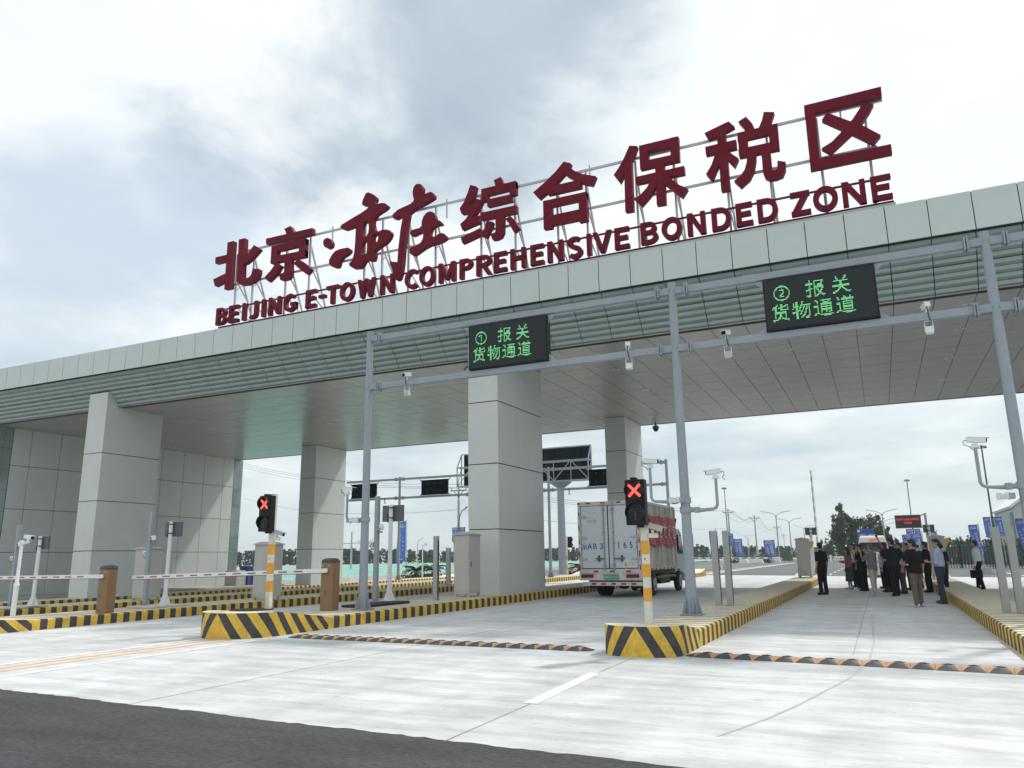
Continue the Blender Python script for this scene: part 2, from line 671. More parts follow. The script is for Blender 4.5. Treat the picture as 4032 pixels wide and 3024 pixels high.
M_conc = concrete_mat()
M_asph = mat('asphalt', (0.078, 0.080, 0.086), 0.85, var=0.32, vscale=1.1, bump=1.0, bscale=80, stretch=(0.45, 1.7, 1), var2=0.5, v2scale=26, world_co=True, spec=0.35)
M_asph2 = mat('worn asphalt', (0.13, 0.134, 0.142), 0.85, var=0.16, vscale=0.5, var2=0.2, v2scale=20, world_co=True, spec=0.3)
M_dirt = mat('pale dirt', (0.40, 0.375, 0.32), 0.95, var=0.15, vscale=0.2, world_co=True)
M_net = mat('green dust net', (0.20, 0.42, 0.35), 0.8, var=0.22, vscale=0.22, world_co=True, var2=0.22, v2scale=1.4, stretch=(1, 0.7, 1))
M_stone = mat('pale stone wall', (0.60, 0.56, 0.50), 0.85, var=0.1, vscale=1.2, world_co=True)
M_leaf = mat('leaves', (0.068, 0.10, 0.055), 0.7, var=0.45, vscale=0.9, spec=0.25)
M_leaf2 = mat('far leaves', (0.042, 0.07, 0.048), 0.8, var=0.4, vscale=0.15, spec=0.15)
M_palm = mat('cycad leaves', (0.035, 0.06, 0.025), 0.6, var=0.2)
M_bark = mat('bark', (0.13, 0.10, 0.075), 0.9, var=0.2)
M_concpole = mat('concrete pole', (0.42, 0.42, 0.40), 0.85, var=0.1)
M_dsteel = mat('dark grey steel', (0.10, 0.11, 0.125), 0.5, 0.2)


# ------------------------------------------------------------------ ground
def sheet(name, outline, m, dz, kind='structure', cut=True):
    """flat outline laid on the paving profile"""
    bm = bmesh.new()
    vs = [bm.verts.new((x, y, 0)) for x, y in outline]
    bm.faces.new(vs)
    if cut:
        for xc in (-11.3, -37.3):
            geom = bm.verts[:] + bm.edges[:] + bm.faces[:]
            bmesh.ops.bisect_plane(bm, geom=geom, plane_co=(xc, 0, 0), plane_no=(1, 0, 0))
    for v in bm.verts:
        v.co.z = zg(v.co.x) + dz
    bmesh.ops.triangulate(bm, faces=[f for f in bm.faces if len(f.verts) > 4])
    bmesh.ops.recalc_face_normals(bm, faces=bm.faces)
    for f in bm.faces:
        if f.normal.z < 0:
            f.normal_flip()
    me = bpy.data.meshes.new(name)
    bm.to_mesh(me)
    bm.free()
    me.materials.append(m)
    o = bpy.data.objects.new(name, me)
    scene.collection.objects.link(o)
    o['kind'] = kind
    return o


def edge_y(x):
    return 5.93 - 0.045 * x


sheet('ground', [(-1200, -300), (1200, -300), (1200, 1500), (-1200, 1500)], M_dirt, -0.03)
_rag = [(-60, edge_y(-60))] + [(x * 0.08, edge_y(x * 0.08) + random.uniform(-0.022, 0.022) + 0.010 * math.sin(x * 0.21)) for x in range(-200, 60)] + [(50, edge_y(50))]
sheet('concrete_apron', _rag + [(50, 40), (7, 51.5), (-12, 58.6), (-38.5, 62), (-60, 62)], M_conc, 0.0)
sheet('asphalt_road', [(-60, -40), (50, -40)] + list(reversed([(x, y - 0.002) for x, y in _rag])), M_asph, 0.003)
sheet('far_asphalt_road', [(-60, 62), (-38.5, 62), (-12, 58.6), (7, 51.5), (50, 40), (140, 40), (140, 104), (14, 104), (7, 117), (-14, 133), (-38, 140), (-38.5, 150), (-60, 150)], M_asph2, -0.004)
sheet('verge', [(-38, 140.2), (-14, 133.2), (7, 117.2), (14, 104.2), (140, 104.2), (140, 240), (-60, 240)], mat('verge grass and soil', (0.13, 0.145, 0.085), 0.95, var=0.3, vscale=0.25, world_co=True), -0.012)

# painted markings
M_joint = mat('sealed joint', (0.33, 0.33, 0.325), 0.85, var=0.3, vscale=3, world_co=True)
sheet('lane_dash', [(-3.61, 7.86), (-3.45, 7.86), (-3.52, 10.12), (-3.68, 10.12)], M_paint, 0.004)
for xa, xb, m_, y1 in ((-12.70, -12.55, M_paint, 12.0), (-12.25, -12.12, M_opaint, 11.9), (-11.90, -11.72, M_opaint, 11.9), (-11.22, -11.06, M_paint, 11.9)):
    sheet('road_line', [(xa, edge_y(xa) + 0.05), (xb, edge_y(xb) + 0.05), (xb, y1), (xa, y1)], m_, 0.004)
for xc, ya, yb in ((-3.52, 6.05, 7.85), (-3.57, 10.13, 11.8), (-7.62, 6.27, 12.4), (-15.5, 6.7, 60), (-7.62, 13.0, 57), (-0.55, 13.2, 54)):
    sheet('paving_joint', [(xc - 0.007, ya), (xc + 0.007, ya), (xc + 0.007, yb), (xc - 0.007, yb)], M_joint, 0.0035)
for ya in (15.5, 20.6, 26, 32, 38, 44.5, 50):
    for xa, xb in ((-2.86, 1.7), (-11.3, -4.15)):
        sheet('paving_joint', [(xa, ya - 0.006), (xb, ya - 0.006), (xb, ya + 0.006), (xa, ya + 0.006)], M_joint, 0.0035)
M_skid = mat('tyre mark', (0.46, 0.465, 0.47), 0.8, var=0.1, vscale=5, world_co=True)
_sk = [(-1.43, 7.08), (-1.14, 7.95), (-0.92, 8.82), (-0.52, 10.81), (-0.32, 12.57), (-0.28, 15.03), (-0.33, 18.3), (-0.38, 21.5)]
sheet('tyre_mark', [(x - 0.016, y) for x, y in _sk] + [(x + 0.016, y) for x, y in reversed(_sk)], M_skid, 0.0034)
# far road: double line bending away, lane dashes
sheet('far_road_line', [(-12.6, 61.5), (-12.2, 61.0), (-11.9, 128), (-12.15, 128)], M_paint, 0.006)
sheet('far_road_line', [(-13.3, 62), (-12.9, 61.8), (-12.35, 128), (-12.6, 128)], M_ypaint, 0.006)
sheet('far_road_line', [(-14.0, 62.2), (-13.7, 62.1), (-12.9, 128), (-13.1, 128)], M_paint, 0.006)
for xc, ys in ((-3.4, (58.6, 64.6, 70.6, 76.6, 82.6)), (7.4, (53, 59.2, 69.2, 74.6, 80.6, 86.3, 92.0, 98))):
    for y in ys:
        sheet('far_lane_dash', [(xc - 0.08, y), (xc + 0.08, y), (xc + 0.08, y + 2.2), (xc - 0.08, y + 2.2)], M_paint, 0.006)
for xa, ya, xb, yb in ((-34, 66, -14.2, 93), (-34, 78, -14.2, 108), (-34, 92, -14.2, 121), (-34, 106, -16, 128)):
    sheet('far_road_line', [(xa, ya), (xb, yb), (xb, yb + 0.9), (xa, ya + 0.9)], M_paint, 0.006)

# ------------------------------------------------------------------ gate building
gate = thing('gate_canopy', 'large grey panelled gate canopy on four square columns spanning the lanes', 'gate building', (-12, 24, 0))
XL, XR = -43.96, 18.74
Z0, NST, DZ, DY, YF0 = 8.82, 8, 0.174, 0.14, 24.59
ZF0 = Z0 + NST * DZ
YF = 23.35
ZT = 11.36
PIT = 1.1
nx = int(round((XR - XL) / PIT))
G = 0.026
mb = MB()
for i in range(nx):
    x0 = XL + i * PIT
    mb.box(x0 + G / 2, x0 + PIT - G / 2, YF, YF + 0.04, ZF0 + 0.008, ZT)
mb.box(XL, XR, YF + 0.042, YF + 0.30, ZF0 + 0.02, ZT - 0.02, 1)
mb.box(XL, XR, YF + 0.30, 23.9, ZF0 + 0.06, ZT - 0.05, 1)
mb.build('fascia', [M_panel, M_gap], gate)
mb = MB()
for k in range(NST):
    z0 = Z0 + k * DZ
    y0 = YF0 - k * DY
    for i in range(nx):
        x0 = XL + i * PIT + G / 2
        x1 = x0 + PIT - G
        zb = z0 + (0.03 if k == 4 else 0.0)
        # lip profile: face leans out towards its top
        zl = z0 + (0.03 if k == 4 else 0.012)
        prof = [(y0 + 0.10, zl), (y0 - 0.045, z0 + 0.062), (y0 - 0.055, z0 + DZ - 0.03), (y0 - 0.055, z0 + DZ - 0.004), (y0 + 0.3, z0 + DZ - 0.004), (y0 + 0.3, zl)]
        mb.prism([(x0, y, z) for y, z in prof], (x1 - x0, 0, 0), 0)
    mb.box(XL + 0.02, XR - 0.02, y0 + 0.12, y0 + 0.36, z0 - 0.004, z0 + DZ - 0.012, 1)
mb.build('stepped_cornice', [M_step, M_gap], gate)
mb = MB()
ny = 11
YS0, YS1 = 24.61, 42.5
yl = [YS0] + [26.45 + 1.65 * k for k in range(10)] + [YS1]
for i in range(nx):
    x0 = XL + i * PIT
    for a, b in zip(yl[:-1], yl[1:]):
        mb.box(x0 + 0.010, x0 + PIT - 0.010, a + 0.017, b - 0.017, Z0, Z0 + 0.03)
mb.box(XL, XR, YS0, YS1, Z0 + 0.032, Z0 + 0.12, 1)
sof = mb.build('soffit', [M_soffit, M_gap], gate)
mb = MB()
for i in range(nx):
    x0 = XL + i * PIT
    mb.box(x0 + G / 2, x0 + PIT - G / 2, YS1 + 0.16, YS1 + 0.20, Z0 - 0.02, ZT)
mb.box(XL, XR, YS1, YS1 + 0.157, Z0 + 0.0, ZT - 0.02, 1)
mb.build('rear_fascia', [M_panel, M_gap], gate)
mb = MB()
mb.box(XL, XR, 23.9, YS1, ZT - 0.6, ZT - 0.25)
mb.build('roof', M_roof, gate)
M_lamp = mat('downlight glass', (0.55, 0.56, 0.53), 0.25)
for dx in (-38.7, -32.2, -26.7, -21.0, -15.5, -8.9, -2.3, 3.2, 9.8):
    for dy in (25.9, 28.85, 33.2, 37.6):
        if dy == 25.9 and dx not in (-2.3, 3.2):
            continue
        d = MB()
        for s in (-0.11, 0.11):
            d.tube([(dx + s, dy, Z0 - 0.012), (dx + s, dy, Z0 + 0.01)], 0.085, 14)
        o = d.build('downlight', M_lamp, sof)

COLJ = (0.27, 2.46, 4.74, 6.98)


def column(x0, x1, y0, y1, zb, ztop, dz):
    mb = MB()
    js = [zb] + [z + dz for z in COLJ if zb + 0.4 < z + dz < ztop - 0.2] + [ztop]
    for a, b in zip(js[:-1], js[1:]):
        mb.box(x0, x1, y0, y1, a + 0.016, b - 0.016)
    mb.box(x0 + 0.02, x1 - 0.02, y0 + 0.02, y1 - 0.02, zb, ztop, 1)
    return mb.build('column', [M_clad, M_gap], gate, bevel=0.006)


column(-13.04, -11.84, 24.0, 28.0, 0.20, 9.50, 0.0)
column(-33.89, -32.61, 24.02, 27.25, -0.40, 9.49, -0.42)
column(-12.88, -11.75, 39.2, 42.42, 0.20, Z0, 0.0)
column(-33.83, -32.60, 39.28, 42.44, -0.40, Z0, -0.30)
column(7.0, 8.2, 24.0, 28.0, -0.05, 9.50, 0.0)
column(7.0, 8.2, 39.2, 42.42, -0.05, Z0, 0.0)

# side building closing the canopy on the west
mb = MB()
zj = [-0.25, 2.12, 4.43, 6.78, Z0 + 0.01]
yj = [25.9, 26.92, 28.66, 30.4, 32.15, 33.95, 35.75, 37.53, 39.32, 41.1, 42.1]
for a, b in zip(zj[:-1], zj[1:]):
    for c, d in zip(yj[:-1], yj[1:]):
        mb.box(-42.55, -42.5, c + 0.016, d - 0.016, a + 0.016, b - 0.016)
mb.box(-52, -42.56, 25.9, 42.1, -0.3, Z0, 1)
mb.build('end_wall', [M_clad, M_gap], gate)
for ya, yb in ((24.7, 25.88), (42.12, 43.0)):
    mb = MB()
    for k in range(8):
        a = -0.3 + k * 1.14
        for c, d in ((ya, ya + (yb - ya) * 0.62), (ya + (yb - ya) * 0.62, yb)):
            mb.box(-42.56, -42.52, c + 0.008, d - 0.008, a + 0.008, min(a + 1.132, Z0))
    mb.box(-52, -42.565, ya, yb, -0.3, Z0, 1)
    mb.build('glass_strip', [M_glass, M_gap], gate)
mb = MB()
mb.box(-44, -38.9, 22.5, 44.0, -0.40, -0.16)
mb.build('plinth', M_plinth, gate)

# ------------------------------------------------------------------ rooftop sign
sign = thing('rooftop_sign', 'dark red raised Chinese and English gate name on a frame along the roof edge', 'rooftop sign', (-12, 23.7, 11.4))
M_frame = mat('pale frame paint', (0.50, 0.53, 0.55), 0.5)
CHARS={
'bei':([[[-25.08,15.47],[-24.71,15.47],[-24.7,13.24],[-25.07,13.24]],[[-25.75,14.88],[-25.01,14.88],[-25.03,14.59],[-25.74,14.58]],[[-25.79,13.83],[-25.02,14.0],[-25.02,13.64],[-25.65,13.49]],[[-24.4,15.47],[-24.04,15.47],[-24.01,14.63],[-24.04,14.18],[-24.02,13.63],[-23.96,13.56],[-23.83,13.54],[-23.67,13.56],[-23.56,13.62],[-23.51,13.74],[-23.47,13.93],[-23.1,13.85],[-23.1,13.64],[-23.2,13.42],[-23.42,13.3],[-23.76,13.25],[-24.08,13.28],[-24.28,13.4],[-24.37,13.51],[-24.37,14.07]],[[-23.48,15.03],[-23.13,14.78],[-23.57,14.42],[-23.92,14.25],[-24.05,14.25],[-24.06,14.59],[-23.79,14.71]]],[]),
'jing':([[[-21.82,15.45],[-21.48,15.52],[-21.35,15.34],[-21.27,15.18],[-21.68,15.19],[-21.74,15.34]],[[-22.81,15.2],[-20.27,15.18],[-20.26,14.89],[-22.79,14.93]],[[-22.47,14.78],[-22.12,14.78],[-22.11,13.98],[-22.47,13.98]],[[-22.47,14.78],[-20.59,14.78],[-20.59,14.5],[-22.46,14.49]],[[-20.95,14.77],[-20.59,14.78],[-20.59,13.95],[-20.93,13.95]],[[-22.47,14.27],[-20.59,14.25],[-20.59,13.95],[-22.47,13.99]],[[-21.69,13.98],[-21.33,13.98],[-21.31,13.41],[-21.34,13.21],[-21.47,13.11],[-21.72,13.1],[-21.87,13.13],[-21.96,13.41],[-21.88,13.44],[-21.74,13.41],[-21.68,13.49]],[[-22.14,13.97],[-21.86,13.78],[-22.13,13.44],[-22.53,13.17],[-22.76,13.39],[-22.43,13.65]],[[-21.18,13.74],[-20.95,13.91],[-20.61,13.67],[-20.23,13.34],[-20.45,13.13],[-20.87,13.46]]],[]),
'dot':([[[-19.21,14.3],[-19.22,14.23],[-19.25,14.17],[-19.3,14.13],[-19.36,14.11],[-19.43,14.11],[-19.5,14.14],[-19.56,14.18],[-19.61,14.24],[-19.65,14.31],[-19.66,14.38],[-19.66,14.45],[-19.63,14.51],[-19.58,14.55],[-19.52,14.57],[-19.45,14.57],[-19.38,14.54],[-19.31,14.5],[-19.26,14.44],[-19.23,14.37]]],[]),
'yi':([[[-17.44,16.17],[-17.19,16.02],[-17.06,15.9],[-17.05,15.81],[-17.09,15.68],[-17.07,15.59],[-16.97,15.55],[-16.76,15.55],[-16.59,15.49],[-16.48,15.39],[-16.51,15.3],[-16.64,15.23],[-16.84,15.16],[-17.0,15.09],[-17.07,15.0],[-17.15,14.94],[-17.16,14.78],[-17.12,14.57],[-17.02,14.39],[-16.91,14.33],[-16.7,14.37],[-16.5,14.34],[-16.33,14.26],[-16.27,14.14],[-16.35,13.95],[-16.51,13.8],[-16.79,13.68],[-16.99,13.59],[-17.08,13.53],[-17.02,13.42],[-17.04,13.27],[-17.09,13.15],[-17.24,13.15],[-17.41,13.22],[-17.53,13.18],[-17.61,13.04],[-17.78,12.94],[-18.08,12.98],[-18.26,13.11],[-18.3,13.22],[-18.18,13.3],[-18.1,13.44],[-18.05,13.66],[-18.02,14.07],[-18.01,14.75],[-18.03,14.82],[-18.33,14.78],[-18.57,14.76],[-18.76,14.85],[-18.81,14.93],[-18.73,15.01],[-18.2,15.19],[-17.78,15.32],[-17.49,15.44],[-17.41,15.53],[-17.53,15.62],[-17.72,15.67],[-17.74,15.74],[-17.71,15.88],[-17.63,16.04],[-17.54,16.16]],[[-18.37,13.93],[-18.28,13.85],[-18.29,13.74],[-18.43,13.65],[-18.64,13.57],[-18.77,13.44],[-18.81,13.26],[-18.89,13.17],[-19.05,13.2],[-19.2,13.27],[-19.31,13.41],[-19.31,13.56],[-19.19,13.75],[-19.02,13.9],[-18.75,13.94]]],[[[-17.49,14.91],[-17.39,14.78],[-17.36,14.62],[-17.38,14.39],[-17.45,14.25],[-17.57,14.23],[-17.66,14.31],[-17.69,14.53],[-17.69,14.74],[-17.6,14.88]],[[-17.53,14.1],[-17.43,14.0],[-17.42,13.7],[-17.44,13.5],[-17.57,13.47],[-17.69,13.48],[-17.72,13.58],[-17.71,13.86],[-17.65,14.03]],[[-17.01,14.26],[-16.91,14.19],[-16.89,14.03],[-16.93,13.9],[-17.06,13.9],[-17.14,13.98],[-17.14,14.16],[-17.1,14.23]]]),
'zhuang':([[[-15.03,15.99],[-14.9,15.93],[-14.83,15.79],[-14.84,15.64],[-14.9,15.51],[-14.76,15.47],[-14.59,15.5],[-14.46,15.51],[-14.35,15.44],[-14.3,15.34],[-14.32,15.23],[-14.51,15.15],[-14.81,15.06],[-15.11,14.98],[-15.27,14.91],[-15.44,14.82],[-15.55,14.19],[-15.65,13.46],[-15.69,12.84],[-15.75,12.38],[-15.83,12.15],[-15.95,12.1],[-16.08,12.17],[-16.12,12.33],[-16.16,12.53],[-16.23,12.72],[-16.29,12.82],[-16.29,12.95],[-16.15,12.9],[-15.95,12.85],[-15.92,13.41],[-15.84,14.15],[-15.74,14.72],[-15.73,14.75],[-15.89,14.77],[-16.05,14.71],[-16.2,14.76],[-16.24,14.89],[-16.17,14.96],[-15.98,15.08],[-15.7,15.14],[-15.39,15.2],[-15.25,15.29],[-15.23,15.37],[-15.28,15.53],[-15.3,15.72],[-15.25,15.89],[-15.15,15.99]],[[-14.48,14.69],[-14.34,14.62],[-14.26,14.48],[-14.22,14.32],[-14.1,14.23],[-14.03,14.2],[-13.96,14.1],[-13.97,14.04],[-14.12,14.05],[-14.25,14.04],[-14.39,13.98],[-14.47,13.82],[-14.46,13.67],[-14.36,13.59],[-14.22,13.59],[-14.09,13.66],[-13.96,13.68],[-13.83,13.62],[-13.76,13.51],[-13.77,13.41],[-13.93,13.34],[-14.19,13.3],[-14.49,13.28],[-14.73,13.21],[-15.0,13.08],[-15.21,12.99],[-15.32,13.05],[-15.39,13.13],[-15.4,13.28],[-15.33,13.35],[-15.11,13.37],[-14.89,13.46],[-14.79,13.61],[-14.76,13.89],[-14.9,13.91],[-15.09,13.87],[-15.23,13.83],[-15.34,13.85],[-15.39,13.96],[-15.35,14.05],[-15.18,14.08],[-14.96,14.08],[-14.86,14.15],[-14.85,14.35],[-14.77,14.54],[-14.64,14.66]]],[]),
'zong':([[[-12.7,15.39],[-12.44,15.27],[-12.56,14.84],[-12.82,14.52],[-13.08,14.28],[-13.16,14.52],[-12.98,14.73],[-12.82,15.08]],[[-13.16,14.52],[-12.81,14.59],[-12.59,14.58],[-12.65,14.26],[-13.08,14.28]],[[-12.47,14.78],[-12.23,14.65],[-12.2,14.57],[-12.44,14.2],[-12.65,14.02],[-13.05,13.63],[-13.13,13.87],[-12.9,14.02],[-12.71,14.26],[-12.59,14.55]],[[-13.13,13.86],[-12.65,14.02],[-12.29,14.04],[-12.31,13.78],[-13.05,13.62]],[[-13.11,13.31],[-12.28,13.53],[-12.28,13.26],[-13.04,13.07]],[[-11.69,15.34],[-11.4,15.41],[-11.28,15.08],[-11.61,15.06]],[[-12.22,15.1],[-10.78,15.1],[-10.78,14.82],[-12.21,14.8]],[[-12.22,15.1],[-11.94,15.09],[-11.96,14.59],[-12.22,14.59]],[[-11.04,15.1],[-10.78,15.1],[-10.78,14.57],[-11.04,14.57]],[[-11.97,14.61],[-10.99,14.6],[-10.95,14.34],[-11.97,14.33]],[[-12.22,14.13],[-10.77,14.12],[-10.77,13.84],[-12.22,13.84]],[[-11.63,13.94],[-11.29,13.94],[-11.32,13.17],[-11.41,13.0],[-11.56,12.95],[-11.76,12.95],[-11.85,13.2],[-11.67,13.21],[-11.62,13.28]],[[-11.99,13.75],[-11.74,13.66],[-11.8,13.48],[-12.03,13.08],[-12.23,13.21],[-12.1,13.47]],[[-11.23,13.66],[-11.02,13.74],[-10.85,13.55],[-10.67,13.2],[-10.89,13.08],[-11.08,13.46]]],[]),
'he':([[[-8.87,15.41],[-8.6,15.28],[-8.68,15.09],[-9.02,14.79],[-9.36,14.48],[-9.88,14.18],[-10.1,14.48],[-9.63,14.77],[-9.2,15.09]],[[-8.73,15.2],[-8.62,15.09],[-8.41,14.9],[-8.15,14.74],[-7.68,14.55],[-7.83,14.25],[-8.14,14.37],[-8.45,14.57],[-8.8,14.85],[-8.87,15.01]],[[-9.36,14.56],[-8.26,14.56],[-8.24,14.26],[-9.52,14.26],[-9.57,14.33]],[[-9.71,14.05],[-9.39,14.04],[-9.39,12.95],[-9.71,12.96]],[[-9.71,14.05],[-8.05,14.04],[-8.05,13.78],[-9.71,13.78]],[[-8.35,14.04],[-8.05,14.04],[-8.05,12.96],[-8.36,12.95]],[[-9.71,13.42],[-8.05,13.43],[-8.06,13.05],[-9.7,13.05]]],[]),
'bao':([[[-6.42,15.41],[-6.14,15.32],[-6.28,14.97],[-6.38,14.8],[-6.68,14.35],[-6.83,14.1],[-7.03,14.44],[-6.81,14.71],[-6.61,15.03]],[[-6.64,14.81],[-6.37,14.82],[-6.4,12.97],[-6.68,12.98]],[[-6.08,15.31],[-5.77,15.31],[-5.78,14.42],[-6.08,14.43]],[[-6.08,15.31],[-4.71,15.31],[-4.72,15.01],[-6.08,15.03]],[[-4.99,15.32],[-4.71,15.31],[-4.73,14.43],[-5.02,14.42]],[[-6.08,14.7],[-4.73,14.68],[-4.73,14.42],[-6.08,14.42]],[[-5.56,14.56],[-5.25,14.56],[-5.28,12.97],[-5.58,12.98]],[[-6.25,14.17],[-4.59,14.18],[-4.59,13.9],[-6.25,13.92]],[[-5.71,13.94],[-5.5,14.01],[-5.52,13.73],[-5.7,13.47],[-5.88,13.28],[-6.11,13.07],[-6.34,13.35],[-6.12,13.48],[-5.9,13.67]],[[-5.4,14.01],[-5.09,13.92],[-4.99,13.76],[-4.8,13.54],[-4.52,13.34],[-4.72,13.07],[-4.92,13.27],[-5.15,13.54],[-5.34,13.75]]],[]),
'shui':([[[-3.84,15.2],[-3.04,15.41],[-2.87,15.18],[-2.9,15.16],[-3.15,15.07],[-3.47,15.0],[-3.74,14.95]],[[-3.85,14.69],[-2.86,14.7],[-2.86,14.4],[-3.85,14.4]],[[-3.45,15.13],[-3.17,15.09],[-3.17,13.0],[-3.45,13.01]],[[-3.53,14.41],[-3.23,14.39],[-3.46,13.94],[-3.72,13.43],[-3.89,13.71],[-3.69,14.0]],[[-3.15,14.37],[-2.99,14.19],[-2.83,14.02],[-2.98,13.75],[-3.16,14.04],[-3.25,14.18]],[[-2.73,15.31],[-2.48,15.42],[-2.31,15.13],[-2.24,14.9],[-2.53,14.9],[-2.6,15.09]],[[-1.92,15.43],[-1.61,15.34],[-1.78,14.91],[-2.13,14.89],[-2.0,15.16]],[[-2.79,14.91],[-2.49,14.91],[-2.52,14.05],[-2.79,14.06]],[[-2.79,14.91],[-1.55,14.92],[-1.56,14.63],[-2.81,14.63]],[[-1.83,14.92],[-1.55,14.92],[-1.56,14.03],[-1.84,14.03]],[[-2.81,14.33],[-1.56,14.31],[-1.56,14.02],[-2.8,14.05]],[[-2.55,14.1],[-2.27,14.1],[-2.3,13.81],[-2.38,13.47],[-2.53,13.21],[-2.83,12.99],[-3.02,13.25],[-2.8,13.4],[-2.67,13.56],[-2.58,13.82]],[[-2.12,14.05],[-1.84,14.05],[-1.84,13.69],[-1.84,13.34],[-1.73,13.32],[-1.68,13.37],[-1.65,13.63],[-1.42,13.53],[-1.44,13.28],[-1.54,13.08],[-1.74,13.03],[-1.94,13.05],[-2.07,13.14],[-2.12,13.33],[-2.11,13.74]]],[]),
'qu':([[[-0.71,15.32],[1.5,15.33],[1.49,15.01],[-0.72,15.0]],[[-0.71,15.32],[-0.4,15.32],[-0.43,13.12],[-0.72,13.1]],[[-0.72,13.41],[1.56,13.38],[1.56,13.09],[-0.72,13.09]],[[0.94,14.95],[1.24,14.82],[1.11,14.6],[0.83,14.24],[0.53,13.99],[0.23,13.76],[-0.1,13.5],[-0.34,13.73],[-0.03,13.87],[0.31,14.17],[0.62,14.47],[0.84,14.76]],[[-0.06,14.88],[0.54,14.42],[0.93,14.13],[1.32,13.74],[1.1,13.51],[0.57,13.99],[0.31,14.21],[-0.24,14.68],[-0.16,14.79]]],[]),
}
for key, (polys, holes) in CHARS.items():
    mb = MB()
    for i, pl in enumerate(polys):
        e = 0.0022 * i
        hs = [[(x, 23.55 - e, z) for x, z in h] for h in holes] if (holes and i == 0) else ()
        mb.prism([(x, 23.55 - e, z) for x, z in pl], (0, 0.22, 0), 0, hs)
    mb.build('chinese_character' if key != 'dot' else 'separator_dot', M_red, sign, bevel=0.0)
LAT = [('B', -25.46, -24.87), ('E', -24.71, -24.18), ('I', -23.96, -23.75), ('J', -23.62, -23.1), ('I', -22.86, -22.66), ('N', -22.46, -21.82), ('G', -21.64, -20.96), ('E', -20.46, -19.94), ('-', -19.79, -19.46), ('T', -19.4, -18.79), ('O', -18.71, -18.02), ('W', -17.84, -17.0), ('N', -16.75, -16.12), ('C', -15.6, -14.96), ('O', -14.94, -14.26), ('M', -14.08, -13.36), ('P', -13.17, -12.62), ('R', -12.46, -11.83), ('E', -11.73, -11.22), ('H', -11.06, -10.46), ('E', -10.26, -9.75), ('N', -9.6, -9.0), ('S', -8.85, -8.29), ('I', -8.14, -7.94), ('V', -7.9, -7.22), ('E', -7.11, -6.6), ('B', -6.19, -5.61), ('O', -5.48, -4.80), ('N', -4.62, -4.03), ('D', -3.83, -3.22), ('E', -3.06, -2.55), ('D', -2.4, -1.78), ('Z', -1.40, -0.83), ('O', -0.75, -0.04), ('N', 0.08, 0.73), ('E', 0.88, 1.43)]
def ribbon(pts, w):
    """outline of a stroke of constant width with mitred corners"""
    pts = [Vector((x, z)) for x, z in pts]
    L, R_ = [], []
    for i, p in enumerate(pts):
        d0 = (p - pts[i - 1]).normalized() if i else (pts[1] - p).normalized()
        d1 = (pts[i + 1] - p).normalized() if i < len(pts) - 1 else d0
        n0, n1 = Vector((-d0.y, d0.x)), Vector((-d1.y, d1.x))
        m_ = (n0 + n1).normalized()
        k = min(2.2, 1.0 / max(0.3, m_.dot(n0)))
        L.append(p + m_ * (w / 2 * k))
        R_.append(p - m_ * (w / 2 * k))
    return [(q.x, q.y) for q in L + R_[::-1]]


def arc(cx, cz, rx, rz, a0, a1, n=18):
    return [(cx + rx * math.cos(math.radians(a0 + (a1 - a0) * i / n)), cz + rz * math.sin(math.radians(a0 + (a1 - a0) * i / n))) for i in range(n + 1)]


